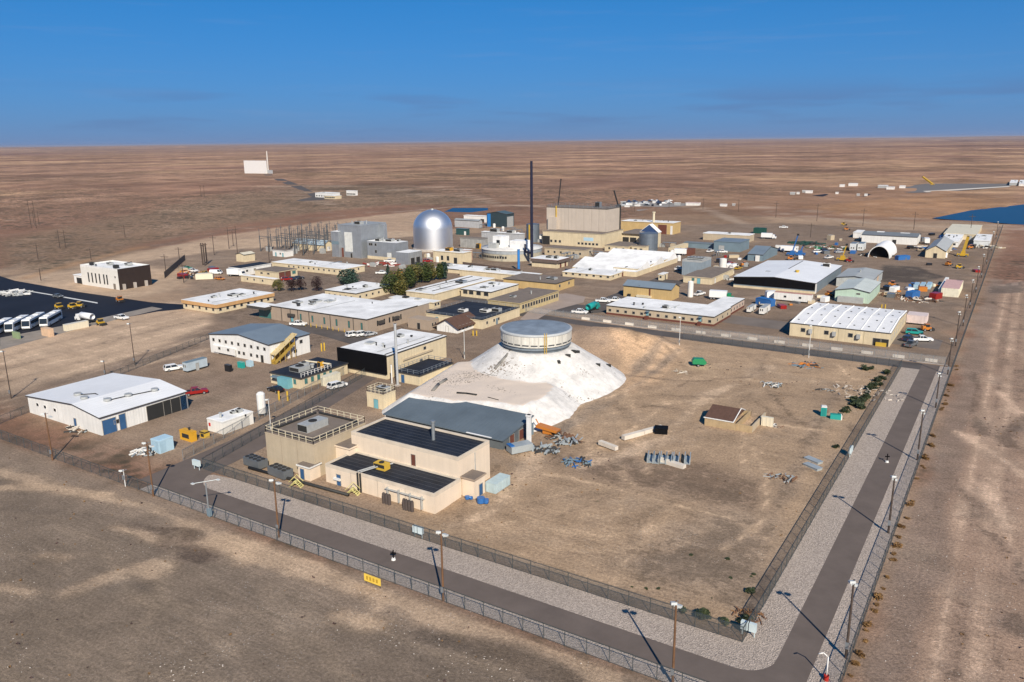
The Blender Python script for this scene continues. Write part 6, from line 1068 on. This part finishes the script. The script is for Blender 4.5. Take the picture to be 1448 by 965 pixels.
for i, (px, l, mats, n, sp, s) in enumerate((((1104, 677), 'heap of dark scrap left of the steel plates', [M_DKS, M_PLATE, M_RUST], 46, 2.6, .7), ((1090, 545), 'dark scrap heap in the upper dirt yard', [M_DKS, M_WHITE, M_PLATE], 40, 3.0, .7), ((1142, 518), 'orange and blue pipe stack at the north edge of the yard', [PAINT['orange'], M_BLUESID, M_DKS], 40, 4.0, 1.2), ((1093, 604), 'rubbish heap beside the cream gable piece', [M_WHITE, M_RUST, M_DKS], 36, 2.0, .5), ((797, 622), 'steel scrap rows beside the mound foot', [M_PLATE, M_DKS, M_RUST], 60, 4.5, 1.0), ((770, 637), 'steel bar heap near the cream building', [M_PLATE, M_DKS], 50, 3.0, 1.0), ((815, 655), 'tangled wire and blue pump in the yard', [M_DKS, M_BLUESID, PAINT['blue']], 46, 3.0, .8), ((1168, 553), 'row of grey drums by the shrubs', [M_PLATE, M_DKS], 18, 2.0, .6), ((1060, 872), 'heap of orange-brown tumbleweed and stones at the yard corner', [M('rust_weed', (.30, .15, .06), .9), M_RUST], 60, 2.2, .35), ((960, 527), 'pale rock spoil heap in the upper yard', [M_CONCW, M_TAN], 30, 2.5, .4), ((1300, 425), 'long timber and scrap heap behind the tan warehouse', [M_RUST, M_DKS, M_CONCW], 70, 8, 1.2), ((1260, 418), 'brown scrap beside the green warehouse', [M_RUST, M_TAN], 60, 6, 1.0), ((205, 640), 'white sensors and pipework behind the gate', [M_WHITE, M_DKS, M_PLATE], 46, 3.0, .8), ((112, 607), 'pipes lying before the white warehouse', [M_PLATE, M_CONCW, M_DKS], 36, 3.5, .8), ((17, 415), 'white barricades stacked on the black car park', [M_WHITE, M_HVAC], 70, 9, 1.5), ((1240, 362), 'scrap rows beside the arched hut', [M_RUST, M_DKS, M_WHITE], 60, 9, 1.5), ((1175, 352), 'mixed equipment in the yard behind the black-fronted warehouse', [M_DKS, M_RUST, PAINT['green'], M_WHITE], 90, 14, 1.6), ((1140, 345), 'dark tarped heaps in the equipment yard', [M('dark_tarp', (.012, .05, .04)), M_DKS], 40, 9, 2.5), ((1320, 352), 'pallets and crates behind the tan shed', [M_CONCW, PAINT['blue'], M_DKS, M_WHITE], 70, 12, 1.4), ((1395, 350), 'crates at the right edge of the far yard', [M_CONCW, M_WHITE, M_DKS, PAINT['tan']], 60, 9, 1.4), ((275, 388), 'mixed equipment in the pole yard', [M_DKS, PAINT['orange'], M_WHITE, M_RUST], 60, 9, 1.2), ((540, 375), 'red steel sections before the silver plant', [M('red_oxide', (.25, .04, .03)), M_WHITE], 50, 9, 2.0), ((1222, 557), 'pale broken concrete rubble along the shrub row', [M_CONCW, M_CONC], 90, 9, .5), ((1030, 395), 'pipe fittings beside the blue-grey block', [M_WHITE, M_DKS], 30, 4, .8))): pile(px, l, 'scrap heap', mats, n, sp, s, seed=i)
# blue pumps, cylinders and fittings next to the cream building
for k, (px, l) in enumerate((((680, 712), 'blue pump set outside the cream building lobby'), ((661, 707), 'small blue valve beside the lobby wall'))): item('pump', l, 'pump', px, PAINT['blue'], MB().cyl((0, 0), .7-.3*k, .2, 1.1-.4*k, 12).cyl((.9-.3*k, .3), .45-.15*k, .2, .9-.3*k, 12).bar((-.8+.3*k, 0, .5), (1.4-.6*k, .2, .5), .2, 8))
for px, l in (((419, 688), 'yellow steel stair bridge over pipes before the tan block'), ((499, 699), 'yellow steel stair bridge over pipes before the cream building')):
    mb = MB()
    for k in range(5): mb.box(-1.2+k*.3, -.9+k*.3, -.5, .5, k*.25, k*.25+.06).box(.9-k*.3, 1.2-k*.3, -.5, .5, k*.25, k*.25+.06)
    for s in (-.5, .5): mb.bar((-1.2, s, .9), (0, s, 2.1), .05).bar((1.2, s, .9), (0, s, 2.1), .05).bar((-1.2, s, 0), (0, s, 1.2), .05).bar((1.2, s, 0), (0, s, 1.2), .05)
    item('stair_bridge', l, 'stair', px, M('pale_yellow_paint', (.60, .54, .22), .6), mb, 20)
A, B2 = G(352, 664), G(493, 703); o = tag(MB().bar((0, 0, .4), (B2[0]-A[0], B2[1]-A[1], .4), .28, 8).obj('pipe_line', M_PIPE, None, (A[0], A[1], 0)), 'dark insulated pipe along the foot of the tan and cream buildings', 'pipe')
for k, (px, l) in enumerate((((362, 660), 'left cooling unit bank before the tan block'), ((397, 674), 'right cooling unit bank before the tan block'))):
    mb = MB().box(-2.4, 2.4, -1.1, 1.1, .3, 1.8)
    for i in range(4):
        for j in (-.5, .5): mb.cyl((-1.8+i*1.2, j), .42, 1.8, 1.95, 10, 1)
    item('cooling_unit', l, 'cooling unit', px, [M('cooler_grey', (.15, .165, .18), .5, metal=.3), M_PIPE], mb, -5)
# steel chute and equipment at the east end of the shed
item('vent_chute', 'white vertical duct at the mound foot beside the slate-roofed building', 'duct', (748, 627), M_WROOF, MB().box(-.38, .38, -.35, .35, 0, 6.2).box(-.5, .5, -.45, .45, 5.8, 6.2)); item('mixer_unit', 'pale steel unit with blue panel at the shed end', 'machine', (735, 639), [M_PLATE, PAINT['blue']], MB().box(-2.4, 2.4, -1.2, 1.2, .3, 1.7).box(-2.5, -1.6, -.9, .9, 1.7, 1.9, 1), 60); item('spreader', 'orange spreader hopper at the mound foot', 'machine', (775, 615), PAINT['orange'], MB().prism([(-2.6, 1.4), (2.4, 1.0), (2.6, 1.5), (-2.4, 2.0)], -.9, .9).box(-1, 1, -.6, .6, .3, 1.2).bar((-2, 0, 1.5), (-3, 0, 3), .12))
x, y = G(371, 588)[:2]; t = thing('white_tank', 'upright white gas tank beside the branch road', 'tank', (x, y, 0)); MB().cyl((0, 0), .95, .7, 5.2, 18).lathe((0, 0), [(.95, 5.2), (.6, 5.6), (.01, 5.75)], 18).obj('vessel', M_WHITE, t)
for i in range(3): MB().bar((.8*math.cos(i*2.1), .8*math.sin(i*2.1), 0), (.8*math.cos(i*2.1), .8*math.sin(i*2.1), 1), .1).obj('leg', M_GALV, t)
x, y = G(1006, 397)[:2]; item('white_tank', 'upright white tank beside the gold-sided building', 'tank', (976, 420), M_WHITE, MB().cyl((0, 0), 1.1, 0, 6, 16).lathe((0, 0), [(1.1, 6), (.01, 6.5)], 16)); item('white_tank', 'squat white tank in the van row', 'tank', (1022, 381), M_WHITE, MB().cyl((0, 0), 1.7, 0, 5, 18).lathe((0, 0), [(1.7, 5), (.01, 5.4)], 18))
# sign and barrier bits
def sign():
    x, y = G(527, 829)[:2]; t = thing('warning_sign', 'yellow warning board outside the front fence', 'sign', (x, y, 0), R(0)); MB().box(-1.5, 1.5, -.05, .05, .45, 1.55).obj('board', M('sign_yellow', (.75, .52, .08), .6), t)
    for s in (-1.3, 1.3): MB().box(s-.05, s+.05, .05, .13, 0, 1.5).obj('post', M_WOODD, t)
    mb = MB()
    for k in range(4): mb.box(-1.1+k*.6, -.75+k*.6, -.07, -.05, .75, 1.3)
    mb.obj('lettering_block', M('sign_ink', (.45, .28, .03)), t)
sign()
for px, top, l in (((556.5, 792), 778, 'dark marker post with white base on the front road'), ((1254, 654), 642, 'dark marker post with white base and crossbar on the right road')):
    x, y = G(*px)[:2]; hh = height_at(x, y, top); t = thing('marker_post', l, 'post', (x, y, 0), R(30)); MB().cyl((0, 0), .10, 0, hh, 8).obj('post', M_BLK, t); MB().box(-.42, .42, -.05, .05, hh*.62, hh*.74).obj('crossbar', M_BLK, t); MB().cyl((0, 0), .36, 0, .34, 12, r1=.26).obj('base', M_WHITE, t)
for px, l in (((1058, 899), 'pair of pale cabinets on the inner fence corner'), ((279, 664), 'pair of pale cabinets on the left end of the inner fence'), ((1202, 645), 'pale cabinet on the right inner fence'), ((592, 760), 'pale cabinet pair on the inner front fence')):
    item('fence_cabinet', l, 'cabinet', px, M('cabinet_pale', (.55, .64, .66), .5), MB().box(-.95, -.08, -.3, .2, .8, 1.9).box(.08, .95, -.3, .2, .8, 1.9).box(-.8, -.7, -.1, .0, 0, .8).box(.7, .8, -.1, .0, 0, .8), 0 if px[0] != 1202 else 90)
jer = MB().prism([(-.4, 0), (.4, 0), (.18, .8), (-.18, .8)], -1.5, 1.5).mesh('barrier', M_CONCW)
for k in range(14): tag(link('barrier', jer, None, (-16.5-k*8.2, 239.9, 0), math.pi/2), 'pale concrete barrier in the row along the north road', 'barrier', 'concrete barriers along the north road')
bm = MB().cyl((0, 0), .12, 0, 1.2, 8).mesh('bollard', M_SAFETY)
for k, (px, l) in enumerate((((395, 567), 'left yellow bollard by the dirt island'), ((407, 567), 'right yellow bollard by the dirt island'), ((455, 497), 'left yellow bollard right of the two-storey building'), ((459, 496), 'right yellow bollard right of the two-storey building'), ((1246, 440), 'left tall yellow post behind the tan warehouse'), ((1251, 440), 'right tall yellow post behind the tan warehouse'), ((367, 420), 'yellow post beside the brown building canopy'), ((669, 475), 'orange bollard before the shelter, left'), ((674, 475), 'orange bollard before the shelter, right'))):
    x, y = G(*px)[:2]; o = tag(link('bollard', bm, None, (x, y, 0)), l, 'bollard', 'yellow bollards inside the site'); o.scale = (2, 2, 2 if k < 6 else 1.4)
# ------------------------------------------------------------------ plants
def leaf_mat(name, a, b_):
    m = bpy.data.materials.new(name); m.use_nodes = True; n, l = m.node_tree.nodes, m.node_tree.links; b = n['Principled BSDF']; b.inputs['Roughness'].default_value = .7
    oi = n.new('ShaderNodeNewGeometry'); t = n.new('ShaderNodeTexNoise'); t.inputs['Scale'].default_value = 1.2; t.inputs['Detail'].default_value = 4; l.new(oi.outputs['Position'], t.inputs['Vector'])
    r = n.new('ShaderNodeValToRGB'); r.color_ramp.elements[0].position = .35; r.color_ramp.elements[1].position = .68; r.color_ramp.elements[0].color = (*a, 1); r.color_ramp.elements[1].color = (*b_, 1); l.new(t.outputs['Fac'], r.inputs[0]); l.new(r.outputs[0], b.inputs['Base Color']); return m
L_GREEN = leaf_mat('tree_leaves', (.025, .05, .012), (.10, .12, .022)); L_AUT = leaf_mat('autumn_leaves', (.055, .07, .014), (.19, .15, .03)); L_SAGE = leaf_mat('shrub_leaves', (.018, .03, .012), (.055, .07, .025)); L_CON = leaf_mat('juniper_leaves', (.02, .05, .035), (.05, .095, .065)); L_BARE = leaf_mat('bare_twigs', (.03, .014, .014), (.07, .035, .03)); L_DRY = leaf_mat('dry_weed_leaves', (.12, .06, .018), (.27, .15, .05))
def foliage(n, rx, rz, z0, leaf, rnd, clumps=9, cone=False):
    mb = MB(); cl = [(rnd.gauss(0, .45), rnd.gauss(0, .45), rnd.uniform(.1, .95)) for _ in range(clumps)]
    for k in range(n):
        c = rnd.choice(cl); x = c[0]*rx*.9+rnd.gauss(0, .28)*rx; y = c[1]*rx*.9+rnd.gauss(0, .28)*rx; z = c[2]*rz+rnd.gauss(0, .16)*rz
        q = max(0, z/rz); lim = rx*(1.05-(q if cone else abs(q-.45)*.8)); d = math.hypot(x, y)
        if d > lim: x *= lim/d; y *= lim/d
        z = min(max(z, .02*rz), rz*1.05)+z0; s = leaf*rnd.uniform(.6, 1.3); a, b2 = rnd.uniform(0, 6.28), rnd.uniform(-1.2, 1.2)
        u = Vector((math.cos(a), math.sin(a), 0))*s; v = Vector((-math.sin(a)*math.cos(b2), math.cos(a)*math.cos(b2), math.sin(b2)))*s*.8; p = Vector((x, y, z))
        mb.add([p-u, p-v*.7, p+u, p+v], [(0, 1, 2, 3)])
    return mb
def tree(px, h, rx, label, lm, seed, group='trees by the white-roofed courtyard', leaf=.33, n=1500, cone=False):
    x, y = G(*px)[:2]; rnd = random.Random(seed); t = thing('tree', label, 'tree', (x, y, 0), 0, group); tk = MB().cyl((0, 0), .22, -.2, h*.5, 8, r1=.12)
    for k in range(5): a = k*1.26+seed; tk.bar((0, 0, h*(.25+.05*k)), (math.cos(a)*rx*.6, math.sin(a)*rx*.6, h*(.55+.07*k)), .07, 5)
    tk.obj('trunk', M_WOODD, t); foliage(int(n*1.5), rx*1.12, h*.86, h*.12, leaf, rnd, 14, cone).obj('crown', lm, t)
for i, (px, h, rx, lm, l) in enumerate((((552, 416), 7.5, 3.6, L_GREEN, 'dark green tree at the left of the grove'), ((562, 411), 8, 4.0, L_AUT, 'yellowing tree second from left in the grove'), ((574, 408), 8.5, 4.2, L_GREEN, 'broad green tree in the middle of the grove'), ((586, 404), 8.5, 4.0, L_AUT, 'olive tree right of the grove centre'), ((598, 400), 8.5, 3.8, L_GREEN, 'green tree toward the right of the grove'), ((607, 397), 7.5, 3.2, L_AUT, 'small olive tree at the right of the grove'), ((568, 418), 6, 3.0, L_AUT, 'low olive tree in front of the grove'), ((622, 396), 7, 1.6, L_GREEN, 'narrow tree right of the grove'), ((628, 395), 7.5, 1.5, L_CON, 'narrow conifer right of the grove'))): tree(px, h, rx, l, lm, i+3)
tree((494, 402), 6.0, 4.6, 'round blue-green juniper behind the white-roofed building', L_CON, 31, 'single trees', .35, 1800); tree((549, 391), 5.5, 1.3, 'small dark conifer behind the red car', L_CON, 33, 'single trees', .25, 700, True)
for i, (px, l) in enumerate((((412, 412), 'bare reddish bush left of the brown building roof'), ((425, 411), 'bare reddish bush, middle of three'), ((449, 412), 'tall bare reddish bush, right of three'), ((394, 412), 'small olive bush at the orange-banded building'))): tree(px, 4.5+(i == 2)*1.5, 2.2, l, L_BARE if i < 3 else L_AUT, 50+i, 'bare bushes in the middle of the site', .22, 900)
shrub_m = [foliage(420, 1.0, 1.1, 0, .2, random.Random(80+i), 7).mesh('shrub', L_SAGE) for i in range(4)]
SHR = [(1213+i*4.6, 574-i*5.6) for i in range(9)]+[(1197, 584), (1201, 579), (1206, 573), (1210, 569), (1232, 522), (1224, 523), (1250, 537), (1246, 545), (1239, 545), (1234, 549), (1217, 569), (1228, 566), (1216, 573), (1213, 578), (1190, 589), (1001, 876), (1019, 880), (1042, 876), (1062, 876), (1057, 837), (969, 868), (1180, 633)]
for k, px in enumerate(SHR):
    x, y = G(*px)[:2]; o = tag(link('shrub', shrub_m[k % 4], None, (x+random.uniform(-.6, .6), y+random.uniform(-.6, .6), -.05), random.uniform(0, 6)), ('dark shrub in the long row beside the rubble line' if k < 13 else 'dark shrub between the row and the right inner fence' if k < 25 else 'green bush at the front corner of the dirt yard'), 'shrub', 'dark shrubs in the dirt yard'); s = random.uniform(.7, 1.3)*(.6 if k >= 25 else 1); o.scale = (s, s, s*.9)
weed_m = [foliage(260, .8, .8, 0, .16, random.Random(180+i), 6).mesh('dry_weed', L_DRY) for i in range(3)]
for k in range(60):
    yy = 84+k*2.6+random.uniform(-1, 1)
    if random.random() < .35: continue
    o = tag(link('dry_weed', weed_m[k % 3], None, (XO+.75+random.uniform(-.2, .4), yy, -.03), random.uniform(0, 6)), '%s dry rust-brown weed at the foot of the right outer fence, %s part' % ('large' if k % 3 == 0 else 'small', 'front' if k < 20 else 'middle' if k < 40 else 'far'), 'weed', 'dry weeds along the right fence'); s = random.uniform(.75, .95) if k % 3 == 0 else random.uniform(.3, .6); o.scale = (s, s*1.3, s*.8)
for k in range(24):
    p = G(random.uniform(840, 1200), random.uniform(700, 880))
    if p[0] > XI-1 or p[1] < YI+1: continue
    o = tag(link('tuft', shrub_m[k % 4], None, (p[0], p[1], -.05), random.uniform(0, 6)), 'tiny dark tuft scattered on the dirt yard', 'tuft', 'dark tufts in the dirt yard'); s = random.uniform(.2, .45); o.scale = (s, s, s*.7)
# sparse dry weeds and twigs on the open soil, too many to count
rnd = random.Random(61); mb = MB()
def clump(x, y, s, mi):
    for _ in range(5):
        a = rnd.uniform(0, 6.28); q = s*rnd.uniform(.3, 1); mb.add([(x+q*math.cos(a)*.2, y+q*math.sin(a)*.2, 0), (x+q*math.cos(a+1), y+q*math.sin(a+1), s*rnd.uniform(.2, .7)), (x+q*math.cos(a-.4), y+q*math.sin(a-.4), s*rnd.uniform(.3, .9))], [(0, 1, 2)], mi)
cents = [(rnd.uniform(2, 55), rnd.uniform(80, 380)) for _ in range(60)]
for k in range(2600):
    if k < 1300: c_ = rnd.choice(cents); x, y = c_[0]+rnd.gauss(0, 5), c_[1]+rnd.gauss(0, 9); ok = x > XO+3
    elif k < 1900: x, y = rnd.uniform(-210, -12), rnd.uniform(36, 73); ok = rnd.random() < .5
    else: x, y = rnd.uniform(-80, -25), rnd.uniform(91, 226); ok = fbm(np.array([x]), np.array([y]), 25, 2, 3)[0] > .5
    if ok: clump(x, y, rnd.uniform(.1, .34), rnd.randrange(2))
o = mb.obj('sparse_weeds', [L_BARE, L_DRY]); o['kind'] = 'stuff'; o['label'] = 'sparse dry weeds scattered over the bare soil'
# loose pale stones
mb = MB(); rnd = random.Random(5)
cents = [(rnd.uniform(0, 900), rnd.uniform(720, 960)) for _ in range(16)]
for k in range(900):
    cq = rnd.choice(cents)
    if k < 500: p = G(cq[0]+rnd.gauss(0, 35), min(985, cq[1]+rnd.gauss(0, 14))); ok = p[1] < YO-1
    elif k < 650: p = G(rnd.uniform(960, 1080), rnd.uniform(720, 800)); ok = True
    else: p = G(rnd.uniform(1250, 1448), rnd.uniform(600, 965)); ok = p[0] > XO+2
    if not ok: continue
    s = rnd.uniform(.03, .11); mb.add([(p[0]+s*math.cos(a)*rnd.uniform(.7, 1.2), p[1]+s*math.sin(a)*rnd.uniform(.7, 1.2), 0) for a in (0, 1.5, 3, 4.5)]+[(p[0], p[1], s*.9)], [(0, 1, 4), (1, 2, 4), (2, 3, 4), (3, 0, 4)])
o = mb.obj('loose_stones', M('pale_stone', (.55, .50, .45), .9)); o['kind'] = 'stuff'; o['label'] = 'loose pale stones scattered on the soil'
# crates, drums and small loads standing about the equipment yards
rnd = random.Random(77); yc = [MB().box(-1.2, 1.2, -.9, .9, 0, 1.3).box(-1.0, 1.0, -.95, .95, 1.3, 1.42).mesh('yard_crate', PAINT[c]) for c in ('white', 'tan', 'grey', 'blue', 'orange', 'black', 'cream', 'red')]
for k in range(70):
    zone = rnd.choice(((1100, 1250, 338, 372), (1260, 1390, 350, 385), (1300, 1400, 333, 350), (1245, 1330, 400, 425), (255, 320, 380, 395), (1010, 1060, 362, 392), (1060, 1180, 418, 436))); p = G(rnd.uniform(*zone[:2]), rnd.uniform(*zone[2:]))
    o = tag(link('yard_crate', yc[k % 8], None, (p[0], p[1], 0), rnd.uniform(0, 3)), '%s crate standing in the %s' % (('white', 'tan', 'grey', 'blue', 'orange', 'black', 'cream', 'dark red')[k % 8], {1100: 'yard behind the black-fronted warehouse', 1260: 'far right yard', 1300: 'yard before the pond', 1245: 'open ground behind the tan warehouse', 255: 'pole yard', 1010: 'space beside the blue-grey block', 1060: 'space before the black-fronted warehouse'}[zone[0]]), 'crate', 'loads in the equipment yards'); s_ = rnd.uniform(.6, 1.6); o.scale = (s_*rnd.uniform(.7, 2.2), s_, s_*rnd.uniform(.5, 1.3))
# small equipment among the plant buildings
rnd = random.Random(21)
skid = [MB().box(-1.5, 1.5, -.9, .9, 0, 1.6).box(-1.2, 1.2, -.7, .7, 1.6, 1.9).mesh('equipment_box', m_) for m_ in (M_HVAC, M_WHITE, M_TAN, M_BLUESID)]
tk_ = MB().cyl((0, 0), 1.0, 0, 2.6, 14).lathe((0, 0), [(1.0, 2.6), (.01, 3.0)], 14).mesh('small_tank', M_WHITE); pr = MB()
for k in range(4): pr.bar((-4, -.6+.4*k, 3.0), (4, -.6+.4*k, 3.0), .12, 6)
for x_ in (-3.6, 0, 3.6): pr.box(x_-.08, x_+.08, -.8, -.65, 0, 3.0).box(x_-.08, x_+.08, .65, .8, 0, 3.0).box(x_-.08, x_+.08, -.8, .8, 2.75, 2.9)
pr = pr.mesh('pipe_rack', M_GALV)
for k in range(60):
    zone = rnd.choice(((585, 720, 340, 372), (690, 800, 330, 346), (640, 760, 316, 332), (860, 960, 346, 366), (940, 1060, 362, 400), (470, 580, 371, 380), (800, 900, 362, 372)))
    p = G(rnd.uniform(*zone[:2]), rnd.uniform(*zone[2:])); k2 = k % 6
    o = link(('equipment_box', 'equipment_box', 'small_tank', 'pipe_rack', 'equipment_box', 'pipe_rack')[k2], (skid[k % 4], skid[(k+1) % 4], tk_, pr, skid[(k+2) % 4], pr)[k2], None, (p[0], p[1], 0), rnd.choice((0, math.pi/2)))
    tag(o, {'equipment_box': 'small %s equipment box among the plant buildings' % ('grey', 'white', 'tan', 'blue')[(k+(0, 1, 0, 0, 2, 0)[k2]) % 4], 'small_tank': 'small white tank among the plant buildings', 'pipe_rack': 'pipe rack among the plant buildings'}[o.name.split('.')[0]], {'equipment_box': 'equipment', 'small_tank': 'tank', 'pipe_rack': 'pipe rack'}[o.name.split('.')[0]], 'small plant equipment')
# ------------------------------------------------------------------ far places
b = B('distant_reactor_hall', 'big white windowless hall far out in the desert', (376, 246), 346, 378, 227.5, M('far_white', (.74, .72, .70), .7)); b.flat(M_WROOF, b.wallmat, over=.1); c2 = B('', '', (384, 246), 370, 386, 241, M('pale_grey_panel', (.42, .43, .44), .6), parent=b); c2.flat(M_WROOF, c2.wallmat)
x, y = G(379.5, 245)[:2]; t = thing('distant_stack', 'pale stack beside the far white hall', 'stack', (x, y, 0)); MB().cyl((0, 0), 1.6, 0, height_at(x, y, 214), 12, r1=1.2).obj('shaft', M('pale_stack', (.6, .55, .5), .7), t); MB().box(-4, 4, -4, 4, 0, 6).obj('base', M_WHITE, t)
for a, l in ((((468, 280), 446, 481, 273.5), 'far white-roofed buildings beside the desert road'), (((474, 282), 459, 483, 277), 'far cream building beside the desert road'), (((503, 277), 490, 506, 270), 'far small white building right of the desert pair')): b = B('distant_building', l, *a, M_YEL if 'cream' in l else M_WHITE); b.flat(M_WROOF, M_WHITE); b.win('S', lin(.1, .9, 6), 1, 2, 1.5)
sheet('desert_road', [G(*p)[:2] for p in ((372, 247), (384, 247), (424, 262), (446, 273), (485, 281), (540, 279), (541, 281), (480, 284), (420, 286), (404, 287), (440, 279), (432, 272), (412, 264))], M_ASPH, .03)
sheet('storage_pad', [G(*p)[:2] for p in ((1240, 268), (1310, 260), (1448, 260), (1448, 263), (1330, 272), (1290, 273))], M('pad_grey', (.16, .15, .145), .9), .03); sheet('pad_kerb', [G(*p)[:2] for p in ((1305, 270.5), (1430, 263.2), (1430, 264.4), (1310, 272))], M_CONCW, .05); sheet('dark_pad', [G(*p)[:2] for p in ((1148, 277), (1180, 273), (1232, 275), (1225, 278), (1175, 279.5))], M_BLACK, .03); sheet('far_car_park', [G(*p)[:2] for p in ((872, 293), (880, 286), (930, 284), (985, 285), (1010, 290), (940, 293), (900, 299))], M('far_gravel', (.27, .25, .23), .9), .03)
far_list = [((1120, 275), 5), ((1128, 274.5), 3), ((1143, 273), 7), ((1136, 272), 3), ((1205, 263), 9), ((1190, 264), 5), ((1247, 266), 10), ((1258, 268), 8), ((1275, 266), 6), ((1213, 277), 3), ((1224, 277), 3), ((1183, 274.5), 3), ((1432, 262), 8), ((1444, 263), 6), ((890, 290), 5), ((880, 288), 4), ((900, 291.5), 6), ((912, 288), 4), ((957, 290), 6), ((978, 291), 14), ((1022, 292), 7), ((1037, 291), 3), ((925, 287), 4), ((886, 293), 5)]
for k, (px, w_) in enumerate(far_list):
    b = B('distant_container', 'far white box %s' % ('beside the desert car park' if px[0] < 1050 else 'on the far storage pads'), (px[0]+w_*.7, px[1]+.6), px[0]-w_*.6, px[0]+w_*.9, px[1]-2.2-w_*.12, M_WHITE if k % 3 else M_HVAC, cat='container', group='far white boxes beside the desert car park' if px[0] < 1050 else 'far white boxes on the storage pads'); b.flat(M_WROOF if k != 19 else M('redstripe', (.55, .35, .33)), M_WHITE)
rnd = random.Random(9)
far_car = MB().prism([(-2.4, .4), (2.4, .4), (2.4, 1.0), (1.1, 1.1), (.5, 1.7), (-1.6, 1.7), (-2.4, 1.0)], -.95, .95)
fm = [far_car.mesh('parked_car', PAINT[c]) for c in ('white', 'grey', 'black', 'silver', 'navy')]
for k in range(46):
    p = G(rnd.uniform(880, 950), rnd.uniform(284.8, 292)); tag(link('parked_car', fm[k % 5], None, (p[0], p[1], .05), R(rnd.choice((20, 110)))), 'tiny %s car in the far desert car park behind the beige hall' % ('white', 'grey', 'black', 'silver', 'navy')[k % 5], 'car', 'cars in the far desert car park')

# ------------------------------------------------------------------ thin dusty air over the plain
hz = MB().box(-66000, 66000, -66000, 66000, float(gz.min())-1.5, max(92.0, float(gz.max())+2))
hm_ = bpy.data.materials.new('haze_air'); hm_.use_nodes = True; n, l = hm_.node_tree.nodes, hm_.node_tree.links; n.remove(n['Principled BSDF'])
pv = n.new('ShaderNodeVolumePrincipled'); pv.inputs['Color'].default_value = (.86, .84, .92, 1); pv.inputs['Density'].default_value = 2.2e-5; pv.inputs['Anisotropy'].default_value = .2
l.new(pv.outputs[0], n['Material Output'].inputs['Volume'])
o = hz.obj('haze', hm_); o['kind'] = 'stuff'; o['label'] = 'thin dusty haze lying over the desert plain'
